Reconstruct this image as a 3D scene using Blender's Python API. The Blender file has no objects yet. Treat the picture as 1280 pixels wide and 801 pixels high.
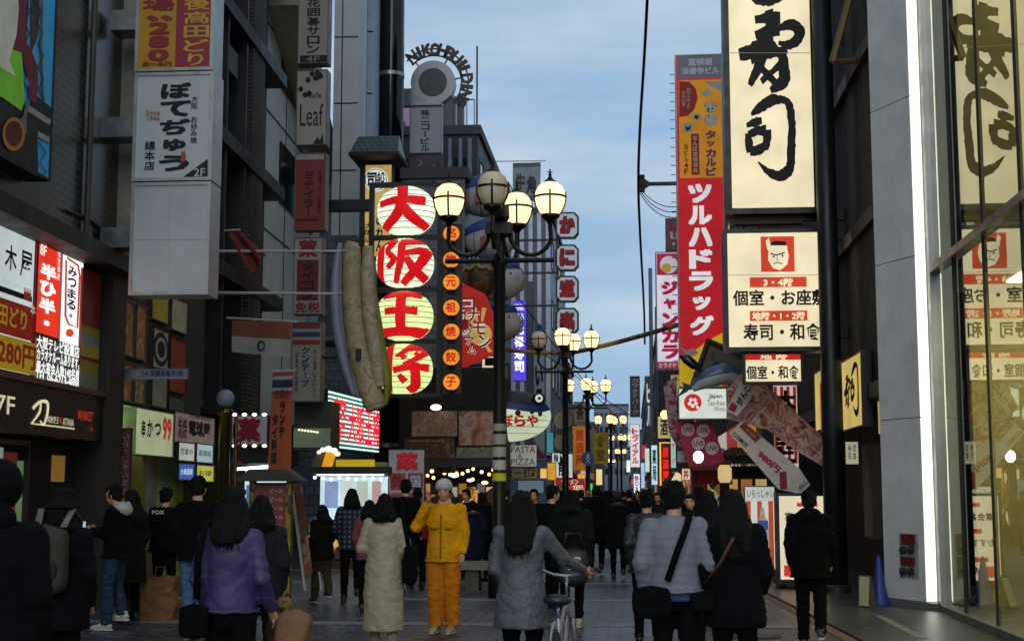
import bpy, bmesh, math, random
from mathutils import Vector, Matrix, noise
R = math.radians
random.seed(7)
SC = bpy.context.scene
COL = SC.collection
# ---------------------------------------------------------------- camera
F = 1778.0
PITCH = math.atan((614 - 400.5) / F)
YAW = math.atan((790 - 640) / (F / math.cos(PITCH)))
CAM = Vector((0, 0, 1.62))
fw = Vector((-math.sin(YAW) * math.cos(PITCH), math.cos(YAW) * math.cos(PITCH), math.sin(PITCH)))
rt = Vector((math.cos(YAW), math.sin(YAW), 0))
upv = rt.cross(fw)
cd = bpy.data.cameras.new('camera')
cd.lens = 50; cd.sensor_width = 36; cd.clip_end = 3000; cd.clip_start = 0.1
cd.dof.use_dof = True; cd.dof.focus_distance = 22; cd.dof.aperture_fstop = 5.6
cam = bpy.data.objects.new('camera', cd); COL.objects.link(cam)
cam.matrix_world = Matrix(((rt.x, upv.x, -fw.x, CAM.x), (rt.y, upv.y, -fw.y, CAM.y), (rt.z, upv.z, -fw.z, CAM.z), (0, 0, 0, 1)))
SC.camera = cam
# ---------------------------------------------------------------- sky, sun, exposure
SUN_EL, SUN_ROT = R(24), R(180)
w = bpy.data.worlds.new('World'); SC.world = w; w.use_nodes = True
nt = w.node_tree; nt.nodes.clear()
def N(t, typ, **kw):
    n = t.nodes.new(typ)
    for k, v in kw.items(): setattr(n, k, v)
    return n
out = N(nt, 'ShaderNodeOutputWorld'); bg = N(nt, 'ShaderNodeBackground')
sky = N(nt, 'ShaderNodeTexSky', sky_type='NISHITA', sun_disc=False)
sky.sun_elevation = SUN_EL; sky.sun_rotation = SUN_ROT; sky.air_density = 1.0; sky.dust_density = 1.0; sky.ozone_density = 2.5
tc = N(nt, 'ShaderNodeTexCoord'); mp = N(nt, 'ShaderNodeMapping'); mp.inputs['Scale'].default_value = (1.6, 1.6, 6.5); mp.inputs['Location'].default_value = (0.1, 0.9, 0.15)
nz = N(nt, 'ShaderNodeTexNoise'); nz.inputs['Scale'].default_value = 2.1; nz.inputs['Detail'].default_value = 5; nz.inputs['Roughness'].default_value = 0.5
rp = N(nt, 'ShaderNodeValToRGB'); rp.color_ramp.elements[0].position = 0.40; rp.color_ramp.elements[1].position = 0.70
mx = N(nt, 'ShaderNodeMix', data_type='RGBA'); mx.inputs[7].default_value = (5.0, 5.5, 5.8, 1)
mb_ = N(nt, 'ShaderNodeMix', data_type='RGBA'); mb_.inputs[0].default_value = 0.85; mb_.inputs[7].default_value = (2.15, 3.6, 5.4, 1)
L = nt.links.new
L(tc.outputs['Generated'], mp.inputs['Vector']); L(mp.outputs[0], nz.inputs['Vector']); L(nz.outputs['Fac'], rp.inputs[0])
nz2 = N(nt, 'ShaderNodeTexNoise'); nz2.inputs['Scale'].default_value = 1.3; nz2.inputs['Detail'].default_value = 6; nz2.inputs['Roughness'].default_value = .55; rp2 = N(nt, 'ShaderNodeValToRGB'); rp2.color_ramp.elements[0].position = .44; rp2.color_ramp.elements[1].position = .8
mp2 = N(nt, 'ShaderNodeMapping'); mp2.inputs['Scale'].default_value = (2.6, 2.6, 9); mp2.inputs['Location'].default_value = (3.3, 1.2, 2.35); mg = N(nt, 'ShaderNodeMix', data_type='RGBA'); mg.inputs[7].default_value = (2.2, 3.35, 4.8, 1)
L(tc.outputs['Generated'], mp2.inputs['Vector']); L(mp2.outputs[0], nz2.inputs['Vector']); L(nz2.outputs['Fac'], rp2.inputs[0])
L(sky.outputs[0], mb_.inputs[6]); L(rp.outputs[0], mx.inputs[0]); L(mb_.outputs[2], mx.inputs[6]); L(rp2.outputs[0], mg.inputs[0]); L(mx.outputs[2], mg.inputs[6]); L(mg.outputs[2], bg.inputs['Color'])
bg.inputs["Strength"].default_value = 0.135
L(bg.outputs[0], out.inputs[0])
sd = bpy.data.lights.new('sun', 'SUN'); sd.energy = 0.95; sd.angle = R(40); sd.color = (1, .95, .88)
so = bpy.data.objects.new('sun', sd); COL.objects.link(so)
so.rotation_euler = (math.pi / 2 - SUN_EL, 0, 0); so.location = (0, 0, 40)
vs = SC.view_settings; vs.view_transform = 'Standard'; vs.look = 'None'; vs.gamma = 1; vs.use_curve_mapping = False; vs.exposure = 0.0
SC.cycles.use_denoising = True; SC.cycles.max_bounces = 6; SC.cycles.transparent_max_bounces = 8; SC.cycles.sample_clamp_indirect = 4
# ---------------------------------------------------------------- projection helpers (photo pixels -> places)
def ray(px, py): return fw + rt * ((px - 640) / F) - upv * ((py - 400.5) / F)
def atY(px, py, Y):
    r = ray(px, py); return CAM + r * (Y / r.y)
def gX(px, Y): return atY(px, 614, Y).x
def zY(py, Y, px=640): return atY(px, py, Y).z
ZV = Vector((0, 0, 1))
class Plane:
    def __init__(s, P0, u):
        s.P = Vector(P0); s.u = Vector(u).normalized(); s.n = s.u.cross(ZV).normalized()
    def uv(s, px, py):
        r = ray(px, py); t = (s.P - CAM).dot(s.n) / r.dot(s.n)
        d = CAM + r * t - s.P
        return d.dot(s.u), d.z
    def pt(s, u, v, off=0.0): return s.P + s.u * u + ZV * v + s.n * off
    def rect(s, x0, y0, x1, y1):
        ym = (y0 + y1) / 2
        return s.uv(x0, ym)[0], s.uv(x0, y1)[1], s.uv(x1, ym)[0], s.uv(x0, y0)[1]
def YP(D): return Plane((0, D, 0), (1, 0, 0))
# ---------------------------------------------------------------- materials
def lin(h):
    h = h.lstrip('#'); o = []
    for i in (0, 2, 4):
        c = int(h[i:i + 2], 16) / 255; o.append(c / 12.92 if c <= .04045 else ((c + .055) / 1.055) ** 2.4)
    return tuple(o)
MC = {}
def M(h, rough=.7, metal=0.0, emit=0.0, var=.18, scale=3.0, bump=0.0, bscale=60.0):
    key = (h, rough, metal, emit, var, scale, bump, bscale)
    if key in MC: return MC[key]
    m = bpy.data.materials.new('m_' + h.strip('#') + ('_lit' if emit else '')); m.use_nodes = True
    t = m.node_tree; b = t.nodes['Principled BSDF']; c = lin(h)
    b.inputs['Roughness'].default_value = rough; b.inputs['Metallic'].default_value = metal
    if emit:
        b.inputs['Base Color'].default_value = tuple(x * .25 for x in c) + (1,)
        b.inputs['Emission Color'].default_value = c + (1,); b.inputs['Emission Strength'].default_value = emit
        b.inputs['Specular IOR Level'].default_value = .15
        tx = N(t, 'ShaderNodeTexCoord'); n = N(t, 'ShaderNodeTexNoise'); n.inputs['Scale'].default_value = 1.7; n.inputs['Detail'].default_value = 3
        mr = N(t, 'ShaderNodeMapRange'); mr.inputs[1].default_value = .3; mr.inputs[2].default_value = .7; mr.inputs[3].default_value = emit * .84; mr.inputs[4].default_value = emit * 1.1
        t.links.new(tx.outputs['Object'], n.inputs['Vector']); t.links.new(n.outputs['Fac'], mr.inputs[0]); t.links.new(mr.outputs[0], b.inputs['Emission Strength'])
    else:
        b.inputs['Base Color'].default_value = c + (1,)
        if var:
            tx = N(t, 'ShaderNodeTexCoord'); n = N(t, 'ShaderNodeTexNoise'); n.inputs['Scale'].default_value = scale; n.inputs['Detail'].default_value = 6
            n.inputs['Roughness'].default_value = .65
            mr = N(t, 'ShaderNodeMapRange'); mr.inputs[1].default_value = .3; mr.inputs[2].default_value = .7; mr.inputs[3].default_value = 1 - var; mr.inputs[4].default_value = 1 + var
            mu = N(t, 'ShaderNodeMix', data_type='RGBA', blend_type='MULTIPLY'); mu.inputs[0].default_value = 1; mu.inputs[6].default_value = c + (1,)
            t.links.new(tx.outputs['Object'], n.inputs['Vector']); t.links.new(n.outputs['Fac'], mr.inputs[0]); t.links.new(mr.outputs[0], mu.inputs[7]); t.links.new(mu.outputs[2], b.inputs['Base Color'])
            mr2 = N(t, 'ShaderNodeMapRange'); mr2.inputs[1].default_value = .3; mr2.inputs[2].default_value = .7; mr2.inputs[3].default_value = max(0, rough - .12); mr2.inputs[4].default_value = min(1, rough + .12)
            t.links.new(n.outputs['Fac'], mr2.inputs[0]); t.links.new(mr2.outputs[0], b.inputs['Roughness'])
        if bump:
            tx = N(t, 'ShaderNodeTexCoord'); n2 = N(t, 'ShaderNodeTexNoise'); n2.inputs['Scale'].default_value = bscale; n2.inputs['Detail'].default_value = 4
            bp = N(t, 'ShaderNodeBump'); bp.inputs['Strength'].default_value = bump; bp.inputs['Distance'].default_value = .02
            t.links.new(tx.outputs['Object'], n2.inputs['Vector']); t.links.new(n2.outputs['Fac'], bp.inputs['Height']); t.links.new(bp.outputs[0], b.inputs['Normal'])
    MC[key] = m
    return m
def E(h, k=1.0): return M(h, .45, 0, k)
def brickmat(name, c1, c2, mortar, bw=.3, bh=.1, ms=.012, rough=.7, bump=.4, axis='YZ'):
    m = bpy.data.materials.new(name); m.use_nodes = True; t = m.node_tree; b = t.nodes['Principled BSDF']
    tx = N(t, 'ShaderNodeTexCoord'); sp = N(t, 'ShaderNodeSeparateXYZ'); cb = N(t, 'ShaderNodeCombineXYZ')
    t.links.new(tx.outputs['Object'], sp.inputs[0])
    if axis == 'YZ':
        ad = N(t, 'ShaderNodeMath', operation='ADD'); t.links.new(sp.outputs['X'], ad.inputs[0]); t.links.new(sp.outputs['Y'], ad.inputs[1]); t.links.new(ad.outputs[0], cb.inputs['X']); t.links.new(sp.outputs['Z'], cb.inputs['Y'])
    else:
        t.links.new(sp.outputs['X'], cb.inputs['X']); t.links.new(sp.outputs['Y'], cb.inputs['Y'])
    br = N(t, 'ShaderNodeTexBrick'); br.inputs['Scale'].default_value = 1; br.inputs['Brick Width'].default_value = bw; br.inputs['Row Height'].default_value = bh
    br.inputs['Mortar Size'].default_value = ms; br.inputs['Color1'].default_value = lin(c1) + (1,); br.inputs['Color2'].default_value = lin(c2) + (1,); br.inputs['Mortar'].default_value = lin(mortar) + (1,)
    t.links.new(cb.outputs[0], br.inputs['Vector'])
    n = N(t, 'ShaderNodeTexNoise'); n.inputs['Scale'].default_value = 1.3; n.inputs['Detail'].default_value = 7; t.links.new(tx.outputs['Object'], n.inputs['Vector'])
    mr = N(t, 'ShaderNodeMapRange'); mr.inputs[1].default_value = .3; mr.inputs[2].default_value = .7; mr.inputs[3].default_value = .65; mr.inputs[4].default_value = 1.3
    mu = N(t, 'ShaderNodeMix', data_type='RGBA', blend_type='MULTIPLY'); mu.inputs[0].default_value = 1
    t.links.new(n.outputs['Fac'], mr.inputs[0]); t.links.new(br.outputs['Color'], mu.inputs[6]); t.links.new(mr.outputs[0], mu.inputs[7]); t.links.new(mu.outputs[2], b.inputs['Base Color'])
    b.inputs['Roughness'].default_value = rough
    if axis == 'XY':  # gum spots and blotches trodden into the slabs
        vo = N(t, 'ShaderNodeTexVoronoi'); vo.inputs['Scale'].default_value = 2.3; t.links.new(tx.outputs['Object'], vo.inputs['Vector'])
        ms_ = N(t, 'ShaderNodeMapRange'); ms_.inputs[1].default_value = .05; ms_.inputs[2].default_value = .09; ms_.inputs[3].default_value = .45; ms_.inputs[4].default_value = 1
        n3 = N(t, 'ShaderNodeTexNoise'); n3.inputs['Scale'].default_value = .45; n3.inputs['Detail'].default_value = 9; n3.inputs['Roughness'].default_value = .7; t.links.new(tx.outputs['Object'], n3.inputs['Vector'])
        m4 = N(t, 'ShaderNodeMapRange'); m4.inputs[1].default_value = .38; m4.inputs[2].default_value = .62; m4.inputs[3].default_value = .6; m4.inputs[4].default_value = 1.25
        mq = N(t, 'ShaderNodeMath', operation='MULTIPLY'); t.links.new(vo.outputs['Distance'], ms_.inputs[0]); t.links.new(n3.outputs['Fac'], m4.inputs[0]); t.links.new(ms_.outputs[0], mq.inputs[0]); t.links.new(m4.outputs[0], mq.inputs[1])
        mv = N(t, 'ShaderNodeMix', data_type='RGBA', blend_type='MULTIPLY'); mv.inputs[0].default_value = 1; t.links.new(mu.outputs[2], mv.inputs[6]); t.links.new(mq.outputs[0], mv.inputs[7]); t.links.new(mv.outputs[2], b.inputs['Base Color'])
    bp = N(t, 'ShaderNodeBump'); bp.inputs['Strength'].default_value = bump; bp.inputs['Distance'].default_value = .01; bp.invert = True
    t.links.new(br.outputs['Fac'], bp.inputs['Height']); t.links.new(bp.outputs[0], b.inputs['Normal'])
    return m
RM = {}
def rampmat(name, cols, scale=4.0, emit=0.0, kind='noise', detail=5.0, dist=1.0):
    m = bpy.data.materials.new(name); m.use_nodes = True; t = m.node_tree; b = t.nodes['Principled BSDF']
    tx = N(t, 'ShaderNodeTexCoord')
    if kind == 'noise':
        n = N(t, 'ShaderNodeTexNoise'); n.inputs['Detail'].default_value = detail; n.inputs['Distortion'].default_value = dist; fo = 'Fac'
    else:
        n = N(t, 'ShaderNodeTexVoronoi'); fo = 'Color'
    n.inputs['Scale'].default_value = scale
    t.links.new(tx.outputs['Object'], n.inputs['Vector'])
    rp = N(t, 'ShaderNodeValToRGB'); cr = rp.color_ramp; k = len(cols)
    cr.elements[0].position = .3; cr.elements[0].color = lin(cols[0]) + (1,); cr.elements[1].position = .7; cr.elements[1].color = lin(cols[-1]) + (1,)
    for i in range(1, k - 1):
        e = cr.elements.new(.3 + .4 * i / (k - 1)); e.color = lin(cols[i]) + (1,)
    t.links.new(n.outputs[fo], rp.inputs[0]); t.links.new(rp.outputs[0], b.inputs['Base Color'])
    if emit:
        t.links.new(rp.outputs[0], b.inputs['Emission Color']); b.inputs['Emission Strength'].default_value = emit
    b.inputs['Roughness'].default_value = .6
    return m
# ---------------------------------------------------------------- mesh helpers
class MB:
    def __init__(s): s.v = []; s.f = []; s.mi = []; s.m = []
    def _m(s, mat):
        if mat not in s.m: s.m.append(mat)
        return s.m.index(mat)
    def add(s, vs, fs, mat):
        o = len(s.v); i = s._m(mat); s.v += [tuple(v) for v in vs]
        for f in fs: s.f.append(tuple(o + k for k in f)); s.mi.append(i)
        return s
    def box(s, x0, x1, y0, y1, z0, z1, mat):
        v = [(x, y, z) for x in (x0, x1) for y in (y0, y1) for z in (z0, z1)]
        return s.add(v, [(0, 1, 3, 2), (4, 6, 7, 5), (0, 4, 5, 1), (2, 3, 7, 6), (0, 2, 6, 4), (1, 5, 7, 3)], mat)
    def obox(s, P, u0, u1, v0, v1, d0, d1, mat):
        """box in a plane's own axes: u along, v up, d along the normal"""
        v = [P.pt(u, q, d) for u in (u0, u1) for q in (v0, v1) for d in (d0, d1)]
        return s.add(v, [(0, 1, 3, 2), (4, 6, 7, 5), (0, 4, 5, 1), (2, 3, 7, 6), (0, 2, 6, 4), (1, 5, 7, 3)], mat)
    def frame(s, P, u0, v0, u1, v1, b, d0, d1, mat):
        s.obox(P, u0, u1, v0, v0 + b, d0, d1, mat); s.obox(P, u0, u1, v1 - b, v1, d0, d1, mat)
        s.obox(P, u0, u0 + b, v0 + b, v1 - b, d0, d1, mat); s.obox(P, u1 - b, u1, v0 + b, v1 - b, d0, d1, mat)
        return s
    def tube(s, pts, r, mat, n=10, cap=True):
        pts = [Vector(p) for p in pts]; k = len(pts)
        rs = r if isinstance(r, (list, tuple)) else [r] * k
        t0 = (pts[1] - pts[0]).normalized(); a = Vector((0, 0, 1)) if abs(t0.z) < .9 else Vector((0, 1, 0))
        e1 = t0.cross(a).normalized(); vs = []
        for i in range(k):
            t = (pts[min(i + 1, k - 1)] - pts[max(i - 1, 0)]).normalized()
            e1 = (e1 - t * e1.dot(t)).normalized(); e2 = t.cross(e1)
            rr = rs[i]; ra, rb = rr if isinstance(rr, tuple) else (rr, rr)
            for j in range(n):
                q = 2 * math.pi * j / n; vs.append(pts[i] + e1 * ra * math.cos(q) + e2 * rb * math.sin(q))
        fs = [(i * n + j, i * n + (j + 1) % n, (i + 1) * n + (j + 1) % n, (i + 1) * n + j) for i in range(k - 1) for j in range(n)]
        if cap: fs += [tuple(range(n - 1, -1, -1)), tuple((k - 1) * n + j for j in range(n))]
        return s.add(vs, fs, mat)
    def lathe(s, prof, mat, c=(0, 0, 0), n=20, sx=1, sy=1, axis=None):
        """prof: (radius, height) from bottom to top"""
        c = Vector(c); vs = []
        for r, h in prof:
            for j in range(n):
                q = 2 * math.pi * j / n; vs.append(Vector((r * sx * math.cos(q), r * sy * math.sin(q), h)))
        k = len(prof)
        if axis is not None:
            rot = Vector((0, 0, 1)).rotation_difference(Vector(axis).normalized()); vs = [rot @ v for v in vs]
        vs = [v + c for v in vs]
        fs = [(i * n + j, i * n + (j + 1) % n, (i + 1) * n + (j + 1) % n, (i + 1) * n + j) for i in range(k - 1) for j in range(n)]
        fs += [tuple(range(n - 1, -1, -1)), tuple((k - 1) * n + j for j in range(n))]
        return s.add(vs, fs, mat)
    def ball(s, c, rx, ry, rz, mat, n=16, k=10, rot=None):
        vs = []; c = Vector(c)
        for i in range(k + 1):
            a = -math.pi / 2 + math.pi * (i / k * .996 + .002)
            for j in range(n):
                q = 2 * math.pi * j / n; p = Vector((rx * math.cos(a) * math.cos(q), ry * math.cos(a) * math.sin(q), rz * math.sin(a)))
                if rot: p = rot @ p
                vs.append(c + p)
        fs = [(i * n + j, i * n + (j + 1) % n, (i + 1) * n + (j + 1) % n, (i + 1) * n + j) for i in range(k) for j in range(n)]
        fs += [tuple(range(n - 1, -1, -1)), tuple(k * n + j for j in range(n))]
        return s.add(vs, fs, mat)
    def prism(s, P, uvs, d0, d1, mat):
        """extruded outline in a plane's axes"""
        k = len(uvs); vs = [P.pt(u, v, d0) for u, v in uvs] + [P.pt(u, v, d1) for u, v in uvs]
        fs = [tuple(range(k - 1, -1, -1)), tuple(range(k, 2 * k))] + [(i, (i + 1) % k, k + (i + 1) % k, k + i) for i in range(k)]
        return s.add(vs, fs, mat)
    def build(s, name, parent=None, smooth=False, origin=None):
        me = bpy.data.meshes.new(name); o0 = Vector(origin) if origin is not None else Vector()
        vs = [tuple(Vector(v) - o0) for v in s.v] if origin is not None else s.v
        me.from_pydata(vs, [], s.f)
        for m in s.m: me.materials.append(m)
        me.polygons.foreach_set('material_index', s.mi)
        if smooth: me.polygons.foreach_set('use_smooth', [True] * len(me.polygons))
        me.update()
        o = bpy.data.objects.new(name, me); COL.objects.link(o)
        if origin is not None and parent is None: o.location = o0
        if parent is not None: attach(o, parent)
        return o
def attach(o, p):
    o.parent = p
    q = p; T = Matrix()
    while q is not None: T = q.matrix_parent_inverse @ Matrix.LocRotScale(q.location, q.rotation_euler, q.scale) @ T; q = q.parent
    o.matrix_parent_inverse = T.inverted()
def thing(name, label, cat, loc=(0, 0, 0), rz=0.0, group=None):
    o = bpy.data.objects.new(name, None); COL.objects.link(o); o.location = loc; o.rotation_euler = (0, 0, rz); o.empty_display_size = .2
    o['label'] = label; o['category'] = cat
    if group: o['group'] = group
    return o
def tag(o, label, cat, group=None):
    o['label'] = label; o['category'] = cat
    if group: o['group'] = group
    return o
def struct(o):
    o['kind'] = 'structure'; return o
def copy_tree(o, parent=None):
    c = o.copy(); COL.objects.link(c)
    if parent is not None: c.parent = parent
    for ch in list(o.children): copy_tree(ch, c)
    return c
# ---------------------------------------------------------------- lettering
GC = {}
def glyphs(txt, bold=.0, shear=0.0):
    key = (txt, bold, shear)
    if key not in GC:
        cu = bpy.data.curves.new('t', 'FONT'); cu.body = txt; cu.size = 1; cu.resolution_u = 2; cu.offset = bold; cu.shear = shear; cu.fill_mode = 'FRONT'
        ob = bpy.data.objects.new('t', cu); me = bpy.data.meshes.new_from_object(ob)
        vs = [(v.co.x, v.co.y) for v in me.vertices]; fs = [tuple(p.vertices) for p in me.polygons]
        bpy.data.objects.remove(ob); bpy.data.curves.remove(cu); bpy.data.meshes.remove(me)
        GC[key] = (vs, fs)
    return GC[key]
def put_text(mb, S, txt, u0, v0, u1, v1, mat, bold=.0, off=.006, rot=False, flow=False):
    """lettering stretched to the box; S(u, v, off) is the surface"""
    vs, fs = glyphs(txt, min(bold, .008))
    if not vs: return
    if rot: vs = [(y, -x) for x, y in vs]
    a0 = min(v[0] for v in vs); a1 = max(v[0] for v in vs); b0 = min(v[1] for v in vs); b1 = max(v[1] for v in vs)
    da = max(a1 - a0, 1e-3); db = max(b1 - b0, 1e-3)
    d = max(0, bold - .008) * .95; reps = [(0, 0)] if d < .002 else [(-d, -d), (d, -d), (-d, d), (d, d), (0, 0)]
    for i, (ex, ey) in enumerate(reps): mb.add([S(u0 + (x + ex - a0 + d) / (da + 2 * d) * (u1 - u0), v0 + (y + ey - b0 + d) / (db + 2 * d) * (v1 - v0), off + i * .0004) for x, y in vs], fs, mat)
THIN = {'一': (.9, .14), '・': (.3, .3), '·': (.3, .3), '1': (.4, 1), '。': (.35, .35), '二': (.95, .7), 'り': (.62, 1), 'ニ': (1, .75), 'ー': (.16, .9), 'ゅ': (.75, .75), 'っ': (.7, .6), 'ャ': (.75, .75), 'ッ': (.75, .7), 'I': (.25, 1), '!': (.2, .9), '‥': (.3, .3)}
def put_vert(mb, S, txt, u0, v0, u1, v1, mat, bold=.0, off=.006, gap=.12):
    n = len(txt); hs = [1.0] * n; st = (v1 - v0) / n
    for i, ch in enumerate(txt):
        if ch == ' ': continue
        top = v1 - i * st; h = st * (1 - gap); cu = (u0 + u1) / 2; cv = top - st / 2
        fx, fy = THIN.get(ch, (1, 1)); wd = (u1 - u0) * fx; h *= fy
        put_text(mb, S, ch, cu - wd / 2, cv - h / 2, cu + wd / 2, cv + h / 2, mat, bold, off, rot=(ch == 'ー'))
def spline(pts, n=8):
    o = []; k = len(pts)
    for i in range(k - 1):
        p0 = pts[max(i - 1, 0)]; p1 = pts[i]; p2 = pts[i + 1]; p3 = pts[min(i + 2, k - 1)]
        for j in range(n):
            t = j / n
            o.append(tuple(.5 * (2 * b + (c - a) * t + (2 * a - 5 * b + 4 * c - d) * t * t + (3 * b - a - 3 * c + d) * t ** 3) for a, b, c, d in zip(p0, p1, p2, p3)))
    o.append(tuple(pts[-1])); return o
def brush(mb, S, strokes, u0, v0, u1, v1, mat, off=.008, rough=.0, lanes=4, n=8, step=.0007):
    """ink strokes: lists of (x, y, width) in a 0..1 box, y downward"""
    W = u1 - u0; H = v1 - v0
    for si, st in enumerate(strokes):
        ps = spline(st, n); k = len(ps); vs = []
        for i, (x, y, wd) in enumerate(ps):
            a = ps[max(i - 1, 0)]; b = ps[min(i + 1, k - 1)]; dx = b[0] - a[0]; dy = b[1] - a[1]; l = math.hypot(dx, dy) or 1
            nx, ny = -dy / l, dx / l
            for j in range(lanes + 1):
                q = (j / lanes - .5) * wd
                if rough and j in (0, lanes): q *= 1 + rough * noise.noise((x * 23, y * 23, si + j * 3.1))
                vs.append(S(u0 + (x + nx * q) * W, v1 - (y + ny * q) * H, off + si * step))
        L1 = lanes + 1
        mb.add(vs, [(i * L1 + j, i * L1 + j + 1, (i + 1) * L1 + j + 1, (i + 1) * L1 + j) for i in range(k - 1) for j in range(lanes)], mat)
# ---------------------------------------------------------------- signs
STEEL = M('#8a8d90', .35, .8); DARK = M('#15161a', .55); BLACK = M('#08080a', .6, var=0); INK = M('#0a0a0c', .7, var=0)
ALU = M('#9a9c9c', .4, .6)
def circ(cx, cy, r, n=28, ry=None): 
    ry = ry or r
    return [(cx + r * math.cos(2 * math.pi * i / n), cy + ry * math.sin(2 * math.pi * i / n)) for i in range(n)]
def sign(name, label, P, rc, face, items=(), dep=.2, fr=DARK, b=.05, cat='sign', group=None, brackets=None, panel='panel'):
    """P plane or distance, rc photo box; items drawn in photo pixels on the face"""
    if not isinstance(P, Plane): P = YP(P)
    u0, v0, u1, v1 = P.rect(*rc)
    root = thing(name, label, cat, P.pt((u0 + u1) / 2, v0, -dep / 2), 0, group)
    mb = MB(); mb.obox(P, u0, u1, v0, v1, -dep, -.004, fr)
    if b:
        mb.frame(P, u0 - .001, v0 - .001, u1 + .001, v1 + .001, b, -.006, .022, fr)
    mb.build('cabinet', root)
    bb = max(b - .002, .002)
    mb = MB(); mb.obox(P, u0 + bb, u1 - bb, v0 + bb, v1 - bb, -.003, .002, face); mb.build(panel, root)
    G = MB(); TS = []; off = .005
    S = lambda u, v, o: P.pt(u, v, o)
    for it in items:
        k = it[0]; off += .0022; T = MB()
        if k in 'TVB': TS.append(T)
        if k == 'R': a = P.rect(*it[1:5]); G.add([S(a[0], a[1], off), S(a[2], a[1], off), S(a[2], a[3], off), S(a[0], a[3], off)], [(0, 1, 2, 3)], it[5])
        elif k == 'P': G.add([S(*P.uv(*q), off) for q in it[1]], [tuple(range(len(it[1])))], it[2])
        elif k == 'C': G.add([S(*P.uv(*q), off) for q in circ(it[1], it[2], it[3], ry=(it[5] if len(it) > 5 else None))], [tuple(range(28))], it[4])
        elif k == 'T': a = P.rect(*it[2:6]); put_text(T, S, it[1], a[0], a[1], a[2], a[3], it[6], it[7] if len(it) > 7 else .01, off + .003)
        elif k == 'V': a = P.rect(*it[2:6]); put_vert(T, S, it[1], a[0], a[1], a[2], a[3], it[6], it[7] if len(it) > 7 else .01, off + .003)
        elif k == 'B': a = P.rect(*it[2:6]); brush(T, S, it[1], a[0], a[1], a[2], a[3], it[6], off + .003, rough=it[7] if len(it) > 7 else .25); off += .0007 * len(it[1])
        elif k == 'L':  # line strokes in pixels
            brush(G, S, [[(x, -y, it[2]) for x, y in it[1]]], 0, 0, 1, 1, it[3], off) if 0 else G.add(*linepoly(P, it[1], it[2], off), it[3])
    if G.v: G.build('graphic', root)
    for T in TS: T.build('lettering', root)
    if brackets:
        for (bx0, by0, bx1, by1) in brackets:
            mb = MB(); a = P.rect(bx0, by0, bx1, by1); mb.obox(P, a[0], a[2], a[1], a[3], -dep + .02, -.03, STEEL); mb.build('bracket', root)
    return root
def linepoly(P, pts, wpx, off):
    vs = []; fs = []; k = len(pts)
    for i, (x, y) in enumerate(pts):
        a = pts[max(i - 1, 0)]; b = pts[min(i + 1, k - 1)]; dx = b[0] - a[0]; dy = b[1] - a[1]; l = math.hypot(dx, dy) or 1
        nx, ny = -dy / l * wpx / 2, dx / l * wpx / 2
        vs += [P.pt(*P.uv(x + nx, y + ny), off), P.pt(*P.uv(x - nx, y - ny), off)]
    return vs, [(2 * i, 2 * i + 1, 2 * i + 3, 2 * i + 2) for i in range(k - 1)]
# ================================================================ SETTING
def gnd(px, py):
    r = ray(px, py); t = -CAM.z / r.z; return CAM + r * t
def gplane(a, b): return Plane((a.x, a.y, 0), (b.x - a.x, b.y - a.y, 0))
PAVE = brickmat('street_paving', '#54565d', '#32343a', '#0e0f11', .3, .2, .02, .42, .9, 'XY')
SIDE = brickmat('sidewalk_slabs', '#45463f', '#3b3c38', '#23231f', .9, .9, .01, .38, .3, 'XY')
mb = MB(); mb.add([(-400, -30, 0), (400, -30, 0), (400, 900, 0), (-400, 900, 0)], [(0, 1, 2, 3)], PAVE); struct(mb.build('street'))
mb = MB()
for i in range(14):
    y = 9.6 + i * 3.95; mb.add([(-6.9 - .03 * i, y, .004), (2.2 if y < 24 else 3, y, .004), (2.2 if y < 24 else 3, y + .42, .004), (-6.9 - .03 * i, y + .42, .004)], [(0, 1, 2, 3)], M('#6d6f72', .6, var=.3, scale=5))
struct(mb.build('paving_band'))
g0, g1 = gnd(1010, 768), gnd(1075, 801); du = (g0 - g1).normalized()
a, b = g1 - du * 8, g0 + du * 16
mb = MB(); mb.add([(a.x, a.y, .03), (9, a.y, .03), (9, b.y, .03), (b.x, b.y, .03), (a.x, a.y, 0), (b.x, b.y, 0)], [(0, 1, 2, 3), (4, 0, 3, 5)], SIDE); struct(mb.build('sidewalk'))
nn = Vector((-du.y, du.x, 0)); mb = MB()
mb.add([a + nn * .02 + ZV * .006, a + nn * .16 + ZV * .006, b + nn * .16 + ZV * .006, b + nn * .02 + ZV * .006], [(0, 1, 2, 3)], M('#6a4a2e', .7, var=.4, scale=9)); struct(mb.build('drain_strip'))
c0, c1 = gnd(1104, 772), gnd(1160, 801); e = (c1 - c0).normalized() * .12; e = Vector((e.y, -e.x, 0))
mb = MB(); mb.add([c0 + ZV * .034, c1 + ZV * .034, c1 + e + ZV * .034, c0 + e + ZV * .034], [(0, 1, 2, 3)], M('#70705f', .6)); struct(mb.build('paving_line'))

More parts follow.
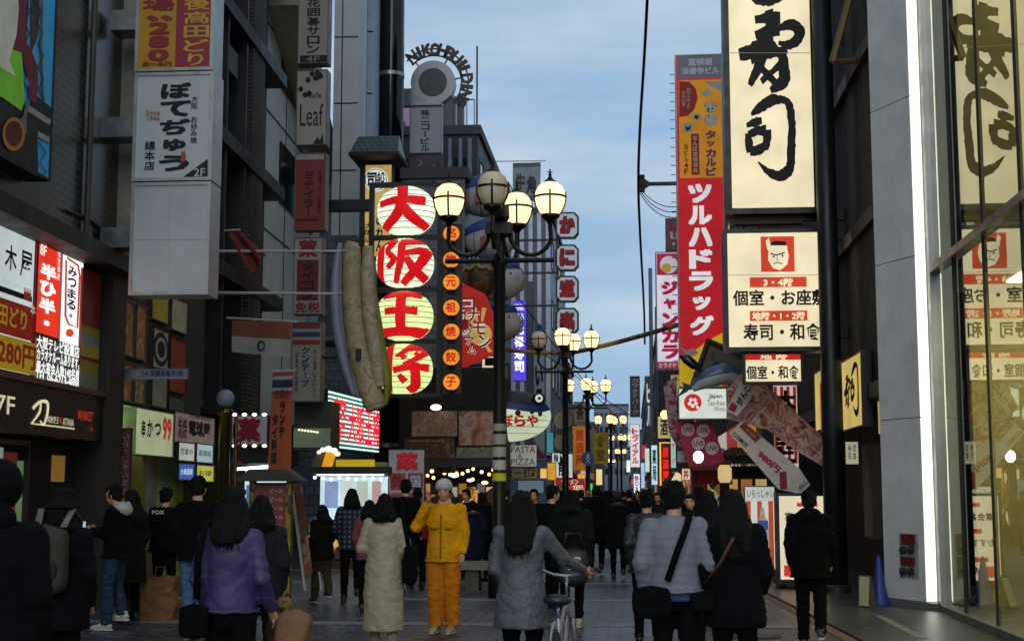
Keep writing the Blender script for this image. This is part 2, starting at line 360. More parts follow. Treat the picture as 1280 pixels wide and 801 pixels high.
# ---- left wall plane and its first shop building
LW = Plane((atY(0, 614, 16).x, 16, 0), (-.037, 1, 0))
uL = lambda px: LW.uv(px, 500)[0]
TILE = brickmat('dark_tiles', '#1d2014', '#11130b', '#46483a', .3, .1, .012, .3, .9)
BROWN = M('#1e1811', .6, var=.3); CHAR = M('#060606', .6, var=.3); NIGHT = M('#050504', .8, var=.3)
GLASSD = M('#0c1014', .08, var=0); GREYP = M('#b9b9b6', .6, var=.15, scale=1.5); SKYGL = M('#20303e', .05, .3, var=0)  # SKYGL gives its panes a blue colour for reflected sky
uE = uL(150)
B1 = thing('shop_building', 'dark tiled building with stacked lit signs above a black shopfront at the left edge', 'building', LW.pt(2, 0, -2))
mb = MB(); mb.obox(LW, -9, uE, 4.95, 20, -5, 0, TILE); mb.build('wall', B1)
mb = MB(); mb.obox(LW, -9, uE - .01, 4.72, 4.95, -.1, .28, BROWN); mb.build('ledge', B1)
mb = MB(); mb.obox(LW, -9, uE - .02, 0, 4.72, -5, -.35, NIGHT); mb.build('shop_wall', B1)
mb = MB(); mb.obox(LW, uL(128), uL(146), 0, 4.72, -.35, .1, BROWN); mb.build('pilaster', B1)
mb = MB(); mb.obox(LW, uL(103.5), uL(127), 2.95, 4.65, -.34, -.06, M('#8a2a20', .5, var=.4))
for (za, zb, c) in ((2.75, 3.0, '#7d7a66'), (3.0, 3.15, '#8a7a2a'), (3.2, 3.36, '#a89a30'), (3.36, 3.5, '#8a8a80'), (3.5, 3.62, '#8f8a2c')):
    mb.obox(LW, uL(104), uL(126.5), za + .25, zb + .25, -.058, -.052, M(c, .6))
mb.build('poster_panel', B1)
a = LW.rect(-120, 458, 113, 520)
mb = MB(); mb.obox(LW, -9, uL(127), 2.31, 2.93, -.35, .02, M('#0d0d0e', .4)); mb.obox(LW, -9, uL(127), 2.93, 3.0, -.35, .06, M('#5a332a', .5)); mb.build('fascia', B1)
mb = MB(); S = lambda u, v, o: LW.pt(u, v, .02 + o)
GOLD = E('#d8cfae', .8)
def lt(t, x0, y0, x1, y1, m, bold=.01):
    q = LW.rect(x0, y0, x1, y1); put_text(mb, S, t, q[0], q[1], q[2], q[3], m, bold, .006)
lt('7F', -8, 492, 16, 516, GOLD); lt('肉割烹王', 57, 519, 71, 528, GOLD); lt('K', 72, 521, 75, 529, E('#c8321e')); lt('ATANA', 76, 522, 90, 531, GOLD); lt('MARKET', 95, 512, 114, 524, E('#a83a22', .6), .03); lt('一番', 106, 533, 114, 538, E('#a83a22', .6))
q = LW.rect(36, 497, 57, 530); brush(mb, S, [[(.1, .4, .14), (.5, .1, .12), (.95, .08, .14), (.98, .5, .13), (.78, .95, .1), (.55, .82, .06)], [(.55, .12, .1), (.5, .5, .12), (.05, .98, .07)]], *q, E('#e2d6b0', .9))
q = LW.rect(36, 528, 91, 530); mb.add([S(q[0], q[1], .006), S(q[2], q[1], .006), S(q[2], q[1] + .02, .006), S(q[0], q[1] + .02, .006)], [(0, 1, 2, 3)], GOLD)
mb.build('lettering', B1)
mb = MB()
for (x0, x1, z0, z1, c, k) in ((-25, 22, .9, 2.1, '#3f6a60', .25), (24, 37, 1.2, 2.15, '#a8c0a8', .45), (39, 54, .95, 2.1, '#6a2820', .5), (56, 62, .95, 2.0, '#7a9a68', .45)):
    mb.obox(LW, uL(x0), uL(x1), z0, z1, -.345, -.3, E(c, k))
mb.build('lit_poster', B1)
mb = MB(); mb.frame(LW, uL(-28), .3, uL(64), 2.25, .06, -.3, -.24, M('#1a1a1a', .4)); mb.obox(LW, uL(22.4), uL(23.6), .36, 2.19, -.3, -.25, DARK); mb.build('door_frame', B1)
mb = MB(); mb.obox(LW, uL(99), uL(112), 1.75, 2.1, -.345, -.31, E('#a07a34', .45)); mb.build('window', B1)
mb = MB(); q = LW.rect(139, 40, 152, 330); mb.obox(LW, uL(138), uL(138) + .32, 4.95, 20, 0.001, .2, M('#8f8c80', .6, var=.3)); mb.build('corner_post', B1)
mb = MB(); mb.tube([LW.pt(uE + .05, 0, -.2), LW.pt(uE + .05, 4.4, -.2)], .16, M('#2a231d', .7), 8); mb.build('downpipe', B1)

# ---- second building: fried skewer shop
B2 = thing('shop_building', 'narrow shop building with food poster tiles above a green lit entrance', 'building', LW.pt(uL(210), 0, -2))
u0, u1 = uE + .4, uL(271)
mb = MB(); mb.obox(LW, u0, u1, 2.95, 11, -5, -.3, M('#39332c', .7, var=.3)); mb.build('wall', B2)
mb = MB(); mb.obox(LW, u0, u1, 0, 2.95, -5, -.55, M('#9fc456', .6)); mb.obox(LW, u0, u0 + .1, 0, 2.95, -.55, -.3, M('#3a3025', .6)); mb.obox(LW, uL(208), uL(222), 0, 2.95, -.55, -.3, M('#5a4a2a', .5)); mb.obox(LW, u1 - .12, u1, 0, 2.95, -.55, -.3, M('#5a4a2a', .5)); mb.build('entrance', B2)
mb = MB(); mb.obox(LW, u0 + .2, uL(207), 2.6, 2.64, -.54, -.36, E('#e4ffb0', 7)); mb.build('ceiling_light', B2)
mb = MB(); mb.obox(LW, uL(169), uL(186), .05, 2.5, -.54, -.5, E('#8cba48', .6)); mb.build('lit_door', B2)
FOOD = [rampmat('food_photo_a', ['#6a3a20', '#c08a50', '#8a4a2a', '#e0c890'], 6), rampmat('food_photo_b', ['#8a6a40', '#c8b080', '#6a4a2a', '#d0a050'], 7), rampmat('food_photo_c', ['#a08a58', '#c0602a', '#d8c898'], 5)]
i = 0
for (xa, xb) in ((161, 171), (173, 185), (187, 200)):
    for (za, zb) in ((2.98, 3.6), (3.68, 4.55)):
        mb = MB(); mb.obox(LW, uL(xa), uL(xb), za, zb, -.298, -.26, FOOD[i % 3]); mb.frame(LW, uL(xa), za, uL(xb), zb, .03, -.298, -.24, M('#5a564c', .5)); mb.build('food_poster', B2); i += 1
for (xa, xb, za, zb, c) in ((208, 227, 3.62, 4.3, '#b8b4a2'), (229, 249, 3.3, 4.25, '#a83a20'), (208, 227, 2.98, 3.55, '#9a9880'), (229, 249, 2.98, 3.25, '#4a6258'), (205, 226, 4.4, 4.95, '#c8ae28'), (229, 249, 4.35, 4.95, '#c0b898')):
    mb = MB(); mb.obox(LW, uL(xa), uL(xb), za, zb, -.298, -.25, M(c, .6, var=.35, scale=6)); mb.frame(LW, uL(xa), za, uL(xb), zb, .03, -.298, -.24, DARK)
    if xa == 208 and za > 3.6:
        uc, vc = (uL(xa) + uL(xb)) / 2, (za + zb) / 2
        for rr, cc, of in ((.28, INK, -.245), (.2, M('#b8b4a2', .6), -.242), (.14, INK, -.239)): mb.add([LW.pt(uc + rr * math.cos(t * .2618) * 1.6, vc + rr * math.sin(t * .2618), of) for t in range(24)], [tuple(range(24))], cc)
    mb.build('wall_poster', B2)
# ---- third: dark steel building
B3 = thing('dark_building', 'black steel framed building with brick columns behind the stacked blade signs', 'building', LW.pt(uL(320), 0, -3))
u0, u1 = uL(271) + .05, uL(372)
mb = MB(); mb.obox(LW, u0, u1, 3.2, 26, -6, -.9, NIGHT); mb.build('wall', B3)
mb = MB(); mb.obox(LW, u0, u1, 0, 3.2, -6, -2.2, M('#1c1712', .7)); mb.build('shop_wall', B3)
COLB = brickmat('grey_brick', '#4f473d', '#3e3831', '#16130f', .22, .09, .014, .8, .8)
for xa, xb in ((333, 348), (276, 283)):
    mb = MB(); mb.obox(LW, uL(xa), uL(xb), 3.2, 26, -.9, -.45, COLB); mb.build('brick_column', B3)
mb = MB()
for z in (5.9, 8.6, 11.4, 14.2, 17, 20): mb.obox(LW, u0, u1, z, z + .3, -.9, -.4, CHAR)
for t in (.28, .5, .7): mb.obox(LW, u0 + (u1 - u0) * t, u0 + (u1 - u0) * t + .12, 3.2, 26, -.9, -.5, DARK)
mb.build('steel_frame', B3)
for z, c in ((6.5, SKYGL), (9.3, GLASSD), (12, SKYGL), (14.8, SKYGL), (17.6, SKYGL)):
    for xa, xb in ((304, 323), (350, 368)):
        f = MB(); f.frame(LW, uL(xa), z, uL(xb), z + 1.7, .06, -.898, -.84, DARK); f.obox(LW, (uL(xa) + uL(xb)) / 2 - .03, (uL(xa) + uL(xb)) / 2 + .03, z + .06, z + 1.64, -.898, -.85, DARK); f = f.build('window', B3)
        g = MB(); g.obox(LW, uL(xa) + .06, uL(xb) - .06, z + .06, z + 1.64, -.897, -.875, c); g.build('pane', f)
for xa, z in ((275, 3.7), (300, 4.4), (312, 3.9), (290, 5)):
    mb = MB(); mb.obox(LW, uL(xa), uL(xa) + .25, z, z + .3, -.898, -.84, E('#8a9a30', .5)); mb.build('lit_window', B3)
# ---- fourth: grey panelled building
B4 = thing('panelled_building', 'tall pale grey panelled building with a slanted stair canopy beside the glass tower', 'building', LW.pt(uL(420), 0, -3))
u0, u1 = u1 + .05, uL(438)
mb = MB(); mb.obox(LW, u0, u1, 3.4, 27, -5, -1.0, GREYP); mb.build('wall', B4)
mb = MB(); mb.obox(LW, u0, u1, 0, 3.4, -5, -1.5, M('#4a4636', .7)); mb.build('shop_wall', B4)
mb = MB()
for z in (8, 11, 13.2, 15.1, 17.2, 19.5): mb.obox(LW, u0, u1, z, z + .04, -1.0, -.98, DARK)
for t in (.35, .8): mb.obox(LW, u0 + (u1 - u0) * t, u0 + (u1 - u0) * t + .05, 3.4, 27, -1.0, -.985, DARK)
mb.build('panel_joints', B4)
for z in (9, 12):
    f = MB(); f.obox(LW, u0 + 2, u1 - 1.2, z, z + 1.6, -1.0, -.96, GLASSD); f.build('window', B4)
mb = MB(); mb.prism(LW, [(u0 + .2, 13.6), (u1 - .5, 10.6), (u1 - .5, 10.95), (u0 + .2, 13.95)], -1.0, -.2, M('#8c8878', .6)); mb.build('canopy', B4)
mb = MB(); xa, xb = gX(409, 38), gX(441, 38); mb.box(xa, xb, 38, 39.2, 8.6, 30, M('#b4b6b8', .6, var=.12, scale=1.5)); mb.build('front_return', B4)  # return added facing the camera so the pale panels catch the light
mb = MB()
for z in (10.4, 12.3, 14.2, 16.1, 18): mb.box(xa + .01, xb - .01, 37.985, 38, z, z + .035, DARK)
mb.box(xa + .22, xa + .25, 37.983, 38, 8.6, 30, DARK); mb.build('return_joints', B4)
for k in range(3): mb = MB(); u_ = uL(285) + k * 1.9; mb.tube([LW.pt(u_, 3.4, -.83), LW.pt(u_, 22, -.83)], .05, M('#2c2b28', .6), 8); mb.build('drain_pipe', B3)
mb = MB(); u_ = uL(95); mb.tube([LW.pt(u_, 5, .06), LW.pt(u_, 19, .06)], .045, M('#3a392f', .6), 8); mb.build('drain_pipe', B1)
mb = MB(); mb.tube([LW.pt(uL(70), 5.25, .03), LW.pt(uL(100), 5.3, .03), LW.pt(uL(136), 5.22, .03)], .02, M('#15150f', .6), 6); mb.build('cable_run', B1)
cyl = thing('glass_tower', 'dark curved glass tower rising behind the pale grey building', 'building', (gX(479, 44), 44.8, 0))
mb = MB(); mb.lathe([(.43, 0), (.43, 32)], M('#10161d', .08, .4, var=0), (gX(479, 44), 44.6, 0), 28); mb.build('curtain_wall', cyl, True)
for z in range(3, 32, 3):
    mb = MB(); mb.lathe([(.445, z), (.445, z + .12)], STEEL, (gX(479, 44), 44.6, 0), 28); mb.build('band', cyl)
mb = MB(); x = gX(453, 43.4); mb.box(x - .3, x + .22, 43, 46, 3, 32, M('#aab4be', .5))
for z in range(4, 32, 2): mb.box(x - .31, x + .23, 42.99, 43.05, z, z + .05, DARK)
mb.box(x + .02, x + .05, 42.985, 43.0, 3, 32, DARK); mb.build('edge_panel', cyl)

# ---- further rows
def windows(root, P, u0, u1, z0, z1, nu, nz, w_, h_, fr, gl, d=0.0):
    for i in range(nu):
        for j in range(nz):
            uc = u0 + (i + .5) * (u1 - u0) / nu; zc = z0 + (j + .5) * (z1 - z0) / nz
            f = MB(); f.frame(P, uc - w_ / 2, zc - h_ / 2, uc + w_ / 2, zc + h_ / 2, .07, d, d + .05, fr)
            gg = gl[(i * 7 + j * 3) % len(gl)]; f.obox(P, uc - w_ / 2 + .07, uc + w_ / 2 - .07, zc - h_ / 2 + .07, zc + h_ / 2 - .07, d + .005, d + .02, gg)
            f.build('window', root)
def block(name, label, x0, x1, y0, y1, z1, mat, cat='building', roof=True, front=None, side=None):
    root = thing(name, label, cat, ((x0 + x1) / 2, (y0 + y1) / 2, 0))
    mb = MB(); mb.box(x0, x1, y0, y1, 0, z1, mat); mb.build('wall', root)
    if roof:
        mb = MB(); mb.box(x0 - .12, x1 + .12, y0 - .12, y1 + .12, z1, z1 + .35, M('#3c3d3f', .8)); mb.build('parapet', root)
    if front: windows(root, YP(y0), x0, x1, *front)
    if side:
        xs = x1 if x1 < 0 else x0
        P = Plane((x1, 0, 0), (0, 1, 0)) if x1 < 0 else Plane((x0, 0, 0), (0, -1, 0))
        windows(root, P, *((y0, y1) if x1 < 0 else (-y1, -y0)), *side)
    return root
WF = M('#26282a', .5); GL = [GLASSD, SKYGL, GLASSD, E('#c9b27a', .5), GLASSD]
TILEG = brickmat('grey_wall_tiles', '#60636a', '#565960', '#3a3c42', .3, .3, .02, .5, .4)
fb = block('tiled_building', 'grey tiled building carrying the giant fish sculptures', -14, -5.25, 44.5, 52, 11.6, TILEG, front=None, side=(3.4, 10.6, 3, 3, 1.2, 1.3, WF, GL))
nb = block('office_building', 'dark office building with rooftop tanks behind the round rooftop dial sign', -14, -5.75, 53, 62, 15.2, M('#23272d', .6, var=.3), front=(4, 15, 7, 4, .8, 1.5, WF, GL), side=(4, 15, 4, 4, 1.3, 1.5, WF, GL))
mb = MB(); mb.lathe([(.55, 0), (.55, 1.4), (.1, 1.7)], M('#4a4d50', .5), (-7, 54.5, 15.5), 14); mb.build('water_tank', nb)
mb = MB()
for x in (-6.6, -6.2, -5.9): mb.tube([(x, 53.1, 15.5), (x, 53.1, 16.6)], .03, STEEL, 6)
mb.tube([(-6.6, 53.1, 16.6), (-5.9, 53.1, 16.6)], .03, STEEL, 6); mb.tube([(-5.9, 54, 15.5), (-5.9, 54, 19)], .035, DARK, 6); mb.build('antenna', nb)
mb = MB()
for i, x in enumerate((-6.05, -6.4, -6.8)): mb.tube([(x, 52.85, 6), (x, 52.85, 15)], .09, M('#6e757c', .4, .5), 8)
mb.build('duct', nb)
block('pink_building', 'flat pink rendered building far back beside the round dial sign', -13, gX(515, 63), 63, 72, 19.6, M('#a884a0', .8), front=(14, 19.3, 2, 2, .7, .9, WF, [GLASSD]))
st = block('fin_building', 'white building clad in tall vertical fins behind the octagonal signs', -14, gX(689, 75), 75, 92, 16.4, M('#5d6c7b', .5), side=(3, 16, 5, 4, 1.6, 1.6, WF, GL))
x = gX(640, 75)
while x < gX(690, 75):
    mb = MB(); mb.box(x, x + .22, 74.55, 74.99, 3.5, 16.4, M('#aeb9c4', .5)); mb.build('fin', st); x += .46
block('shop_row_building', 'plain grey building with small windows beyond the white fin building', -14, gX(700, 96), 96, 118, 11.0, M('#565c64', .7), front=(3, 10, 9, 3, .8, 1.1, WF, GL), side=(3, 10.5, 6, 3, 1.4, 1.2, WF, GL))
block('shop_row_building', 'beige building with lit windows in the far left row above the crowd', -14, gX(724, 122), 122, 160, 8.6, M('#7c7366', .7), front=(3, 8, 8, 2, .9, 1.1, WF, GL), side=(2.6, 8, 8, 2, 1.4, 1.2, WF, GL))
block('shop_row_building', 'low brown building at the far left end of the street', -14, gX(742, 170), 170, 240, 9.5, M('#5a5048', .7), front=(3, 9, 6, 2, 1, 1.2, WF, GL))
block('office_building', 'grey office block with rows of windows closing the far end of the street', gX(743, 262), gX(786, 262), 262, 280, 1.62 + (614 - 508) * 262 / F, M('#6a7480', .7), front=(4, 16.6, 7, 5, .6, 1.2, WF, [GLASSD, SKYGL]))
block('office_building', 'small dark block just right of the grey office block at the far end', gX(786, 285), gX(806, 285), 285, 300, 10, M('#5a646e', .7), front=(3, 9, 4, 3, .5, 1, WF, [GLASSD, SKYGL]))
# right row
R1 = thing('sushi_building', 'dark restaurant building behind the big cream sushi signs on the right', 'building', (6, 29, 0))
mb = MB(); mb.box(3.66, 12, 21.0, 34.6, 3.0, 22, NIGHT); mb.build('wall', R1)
mb = MB(); mb.box(4.5, 12, 21.0, 34.6, 0, 3.0, M('#2a2117', .7)); mb.build('shop_wall', R1)
mb = MB()
for z in (3.0, 5.6, 8.2, 10.8): mb.box(3.56, 3.66, 21.0, 34.6, z, z + .22, DARK)
mb.build('floor_band', R1)
mb = MB(); mb.tube([(3.2, 22, 8.3), (3.6, 22, 9.7)], .06, M('#6a5630', .6), 6); mb.tube([(3.2, 22, 8.3), (3.66, 22, 8.3)], .05, M('#4a3416', .6), 6); mb.build('stair_brace', R1)
mb = MB(); mb.box(3.72, 4.7, 22.4, 23.5, .9, 2.35, M('#3a2c1c', .6)); mb.build('food_display', R1)
mb = MB(); mb.box(3.8, 4.4, 22.36, 22.39, 2.5, 3.1, E('#c8b060', .7)); mb.box(3.85, 4.1, 22.33, 22.355, 2.6, 2.95, M('#8a2a1a')); mb.build('lit_menu', R1)
block('drugstore_building', 'grey building behind the tall red vertical sign', 3.3, 12, 36.6, 51, 13.5, M('#2c2e33', .7), side=(4.5, 13, 5, 4, 1.4, 1.3, WF, GL))
r3 = block('shop_row_building', 'grey building with service pipes behind the karaoke sign on the right', 2.55, 12, 52, 71, 11.5, M('#2e3238', .7), side=(3.5, 11, 6, 3, 1.4, 1.3, WF, GL))
r4 = block('shop_row_building', 'dark building hung with pipes and cables beyond the pink sign on the right', 1.75, 12, 73, 110, 11.6, M('#2c3239', .7), front=(3, 11, 10, 3, .6, 1.2, WF, GL), side=(3, 11, 10, 3, 1.6, 1.4, WF, GL))
mb = MB()
for i, (x, c) in enumerate(((1.35, '#5d666e'), (1.55, '#444c54'), (1.05, '#6e7880'))): mb.tube([(x, 72.6, 0), (x, 72.6, 11 + i)], .1, M(c, .5, .3), 8)
mb.build('service_pipe', r4)
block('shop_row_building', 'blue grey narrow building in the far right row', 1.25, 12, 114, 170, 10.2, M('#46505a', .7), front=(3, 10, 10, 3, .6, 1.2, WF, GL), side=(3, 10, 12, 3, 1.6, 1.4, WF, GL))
block('shop_row_building', 'last grey blue building of the right row far down the street', 1.0, 14, 180, 250, 9, M('#566270', .7))

# ---- right glass shop
gA, gB, gC, gD, gE = gnd(1107, 757), gnd(1153, 763), gnd(1168, 765), gnd(1180, 767), gnd(1260, 801)
PP = gplane(gA, gC); GP = gplane(gD, gE)
G1 = thing('glass_shop', 'glass fronted shop with a grey panelled corner and a bright vertical light strip', 'building', (gD.x + 2, gD.y - 2, 0))
PANEL = M('#dcdbd8', .5, 0, var=.12, scale=2)
uB = PP.uv(1158.5, 763)[0]; uC = PP.uv(1168, 765)[0]
mb = MB(); zc = [.12]
for z in (2.64, 4.9, 7.2, 9.5, 12.5): zc.append(z)
for a, b in zip(zc[:-1], zc[1:]): mb.obox(PP, 0, uB, a + .006, b - .006, -.5, 0, PANEL)
mb.obox(PP, .01, uB - .01, .1, 12.4, -.49, -.012, BLACK); mb.build('panel_cladding', G1)
mb = MB(); mb.obox(PP, -.02, uC + .1, 0, .12, -.5, .03, M('#6b6b6b', .6)); mb.build('plinth', G1)
mb = MB(); mb.obox(PP, uB + .01, uC - .02, .15, 12.4, -.2, -.01, E('#fffdf0', 2.2)); mb.build('light_strip', G1)
mb = MB(); mb.obox(PP, uC, uC + .16, .12, 12.4, -.4, -.05, M('#93a08a', .4)); mb.build('return_panel', G1)
mb = MB(); mb.obox(GP, -.1, .06, .1, 12.4, -.1, .04, STEEL)
for px in (1201, 1240, 1290, 1350): mb.obox(GP, GP.uv(px, 640)[0], GP.uv(px, 640)[0] + .014, .12, 12.4, -.03, .0, BLACK)
zt = GP.uv(1190, 318)[1]; mb.obox(GP, .06, 9, zt - .05, zt + .05, -.1, .05, M('#55504e', .3, .6)); mb.obox(GP, .06, 9, 0, .12, -.2, .06, M('#77776f', .4, .5)); mb.obox(GP, .06, 9, 9.2, 9.3, -.1, .05, STEEL); mb.build('mullion', G1)
gl = bpy.data.materials.new('shop_glass'); gl.use_nodes = True; t = gl.node_tree; t.nodes.clear()
o_ = N(t, 'ShaderNodeOutputMaterial'); ms = N(t, 'ShaderNodeMixShader'); tr = N(t, 'ShaderNodeBsdfTransparent'); gs = N(t, 'ShaderNodeBsdfGlossy'); fr = N(t, 'ShaderNodeFresnel'); mm = N(t, 'ShaderNodeMath', operation='MULTIPLY_ADD')
tr.inputs[0].default_value = (.86, .9, .72, 1); gs.inputs['Roughness'].default_value = .0; gs.inputs[0].default_value = (.97, 1, .9, 1); fr.inputs[0].default_value = 1.5; mm.inputs[1].default_value = 1.35; mm.inputs[2].default_value = .07; mm.use_clamp = True
t.links.new(fr.outputs[0], mm.inputs[0]); t.links.new(mm.outputs[0], ms.inputs[0]); t.links.new(tr.outputs[0], ms.inputs[1]); t.links.new(gs.outputs[0], ms.inputs[2]); t.links.new(ms.outputs[0], o_.inputs[0])
mb = MB()
mb.add([GP.pt(.06, .12, -.03), GP.pt(9, .12, -.03), GP.pt(9, 12.4, -.03), GP.pt(.06, 12.4, -.03)], [(0, 1, 2, 3)], gl); mb.build('glazing', G1)
YEL = M('#b4ad80', .8); mb = MB()
mb.obox(GP, .1, 9, .02, .12, -5, -.2, M('#6a6656', .3)); mb.obox(GP, .1, 9, 0, 12.4, -2.4, -2.2, YEL); mb.obox(GP, .0, .1, .0, 12.4, -5.2, -.45, YEL); mb.obox(GP, .1, 9, 4.3, 4.6, -5, -.3, M('#8a8878', .7)); mb.obox(GP, .1, 9, 12.3, 12.5, -5.2, -.2, M('#8a8878', .7)); mb.obox(GP, 9, 9.2, 0, 12.4, -5.2, 0, YEL); mb.build('interior_wall', G1)
mb = MB()
for u in (1.2, 3.4, 5.6):
    for z in (4.27, 12.27): mb.obox(GP, u, u + 1.1, z, z + .03, -2.0, -.7, E('#fff0c0', 10))
mb.build('ceiling_light', G1)
mb = MB()
for u, h, c in ((.8, 1.5, '#3a4a5a'), (1.7, 1.2, '#6a3a2a'), (2.6, 1.7, '#2e3d38'), (3.6, 1.3, '#4a4642')): mb.obox(GP, u, u + .6, .12, h, -2.0, -1.4, M(c, .6, var=.5, scale=9))
mb.obox(GP, .6, .66, .12, 1.2, -1.2, -1.14, M('#b8a83a')); mb.obox(GP, 2.2, 2.28, .12, 1.5, -1.2, -1.12, M('#b8a83a')); mb.build('display_shelf', G1)
# siamese fire inlets on the pillar
f0 = thing('fire_inlet_panel', 'fire hose inlet panel with two red plates and four round caps on the grey pillar', 'fire inlet', PP.pt(.6, 1, 0))
q = PP.rect(1127, 666, 1147, 721); mb = MB(); mb.obox(PP, q[0] - .03, q[2] + .03, q[1], q[3], .001, .012, M('#a2a09a', .4)); mb.build('back_plate', f0)
for (ya, yb) in ((667, 680), (695, 706)):
    a = PP.rect(1128, ya, 1145, yb); mb = MB(); mb.obox(PP, a[0], a[2], a[1], a[3], .012, .03, M('#6a1f18', .5)); mb.build('red_plate', f0)
for yy in (687, 714):
    for xx in (1131.5, 1141.5):
        u, v = PP.uv(xx, yy); mb = MB(); mb.lathe([(.055, 0), (.06, .05), (.03, .07)], M('#565b5e', .3, .8), PP.pt(u, v, .012), 14, axis=PP.n); mb.build('hose_cap', f0)
# black utility pole
px_, D_ = 1043, 23.3
x = gX(px_, D_); pole = thing('utility_pole', 'thick black pole rising past the cream signs on the right', 'pole', (x, D_, 0))
mb = MB(); mb.lathe([(.18, .03), (.17, 3), (.155, 13.5)], M('#14171a', .45, .3), (x, D_, 0), 20); mb.build('shaft', pole, True)
mb = MB(); mb.lathe([(.23, .03), (.23, .12), (.19, .16)], M('#1b1d20', .5), (x, D_, 0), 20); mb.build('base_collar', pole)

# lit shop fronts along both rows, each a part of its building
SHOPM = [rampmat('shop_clutter_a', ['#1a1208', '#c07a2a', '#2a1a10', '#e8d8a8', '#a03020', '#3a2a1a'], 2.6, .75, kind='v'), rampmat('shop_clutter_b', ['#101418', '#d8e4e0', '#3a5a6a', '#c8a040', '#141414', '#b04030'], 3.2, .7, kind='v'), rampmat('shop_clutter_c', ['#20140a', '#e0a040', '#5a2a14', '#f0e0b0', '#301808'], 2.2, .8, kind='v')]
def shopfronts(root, X, ys, k=0):
    sgn = 1 if X < 0 else -1
    for i, (ya, yb) in enumerate(ys):
        mb = MB(); xa, xb = sorted((X + sgn * .02, X + sgn * .1)); mb.box(xa, xb, ya, yb, .25, 2.5, SHOPM[(i + k) % 3]); mb.build('lit_shopfront', root)
        mb = MB(); xa, xb = sorted((X + sgn * .02, X + sgn * .75)); mb.box(xa, xb, ya - .1, yb + .1, 2.62, 2.74, M(['#5a1a1a', '#1f2a3a', '#4a3a1a', '#20241f'][(i + k) % 4], .7)); mb.build('awning', root)
        mb = MB(); xa, xb = sorted((X + sgn * .11, X + sgn * .3)); mb.box(xa, xb, ya, yb, 2.85, 3.5, E(['#c8502a', '#d8d4c0', '#c8a02a', '#5a7ab0', '#b03040'][(i * 2 + k) % 5], .55)); mb.build('fascia', root)
bl = {o['label']: o for o in bpy.data.objects if 'label' in o}
for lab, X, ys, k in (('grey tiled building carrying the giant fish sculptures', -5.25, ((45, 48), (48.4, 51.6)), 0), ('dark office building with rooftop tanks behind the round rooftop dial sign', -5.75, ((53.4, 57), (57.5, 61.5)), 1), ('white building clad in tall vertical fins behind the octagonal signs', gX(689, 75), ((76, 81), (81.6, 86), (86.6, 91)), 2), ('plain grey building with small windows beyond the white fin building', gX(700, 96), ((97, 103), (104, 110), (111, 117)), 0), ('beige building with lit windows in the far left row above the crowd', gX(724, 122), ((123, 134), (136, 147), (148, 158)), 1),
    ('grey building behind the tall red vertical sign', 3.3, ((37, 41), (41.6, 45.5), (46, 50)), 2), ('grey building with service pipes behind the karaoke sign on the right', 2.55, ((53, 58), (58.7, 64), (64.6, 70)), 0), ('dark building hung with pipes and cables beyond the pink sign on the right', 1.75, ((74, 81), (82, 90), (91, 100), (101, 109)), 1), ('blue grey narrow building in the far right row', 1.25, ((115, 130), (132, 150)), 2)): shopfronts(bl[lab], X, ys, k)
for i, (lab, x0, x1, y) in enumerate((('grey tiled building carrying the giant fish sculptures', gX(622, 44.4), -5.3, 44.4), ('grey building with service pipes behind the karaoke sign on the right', 2.6, 3.6, 51.9), ('dark building hung with pipes and cables beyond the pink sign on the right', 1.8, 2.9, 72.9))):
    if x0 < x1: mb = MB(); mb.box(x0, x1, y - .05, y - .01, .3, 2.6, SHOPM[i]); mb.build('lit_shopfront', bl[lab])
# wall clutter: air conditioners, pipes
for lab, P, spots in (('black steel framed building with brick columns behind the stacked blade signs', LW, ((uL(296), 7.3), (uL(312), 10.4), (uL(296), 13.2))),):
    for u, v in spots: mb = MB(); mb.obox(P, u, u + .8, v, v + .55, -.898, -.6, M('#3a3a38', .6)); mb.build('air_conditioner', bl[lab])
mh = thing('manhole_cover', 'round iron manhole cover in the paving near the tall black pole', 'manhole', (1.3, 16.5, 0)); mb = MB(); mb.lathe([(.32, .003), (.32, .012)], M('#1c1d1f', .45, .6, var=.4, scale=20), (1.3, 16.5, 0), 28); mb.build('lid', mh); mb = MB(); mb.lathe([(.36, .002), (.36, .008)], M('#2c2d2f', .5, .5), (1.3, 16.5, 0), 28); mb.build('ring', mh)
# ================================================================ STREET LAMPS
IRON = M('#101412', .4, .4); LAMP_ON = E('#ffd498', 2.2); LAMP_OFF = M('#c9bda0', .35, var=.08)
GPROF = [(.10, -.27), (.16, -.235), (.215, -.12), (.24, .0), (.232, .1), (.19, .19), (.12, .245), (.04, .27)]
def lamp_globe(root, c, lit, mount):
    mb = MB(); mb.lathe(GPROF, LAMP_ON if lit else LAMP_OFF, c, 20); g = mb.build('globe', root, True)
    mb = MB(); c = Vector(c); mb.lathe([(.249, .0), (.249, .035)], IRON, c, 24)
    for q in range(4):
        a = q * math.pi / 2 + .05; d = Vector((math.cos(a), math.sin(a), 0)); mb.tube([c + d * (r + .008) + ZV * h for r, h in GPROF[:5]] , .016, IRON, 6)
    mb.lathe([(.09, .25), (.1, .275), (.05, .31), (.02, .36), (.03, .38), (.012, .41), (.012, .47)], IRON, c, 10); mb.tube([c + ZV * .42 + Vector((-.04, 0, 0)), c + ZV * .42 + Vector((.04, 0, 0))], .01, IRON, 5); mb.build('cage', g)
    mb = MB(); mb.lathe([(.035, -.42), (.06, -.37), (.15, -.3), (.155, -.26), (.1, -.25)], IRON, c, 14); mb.build('cup', g)
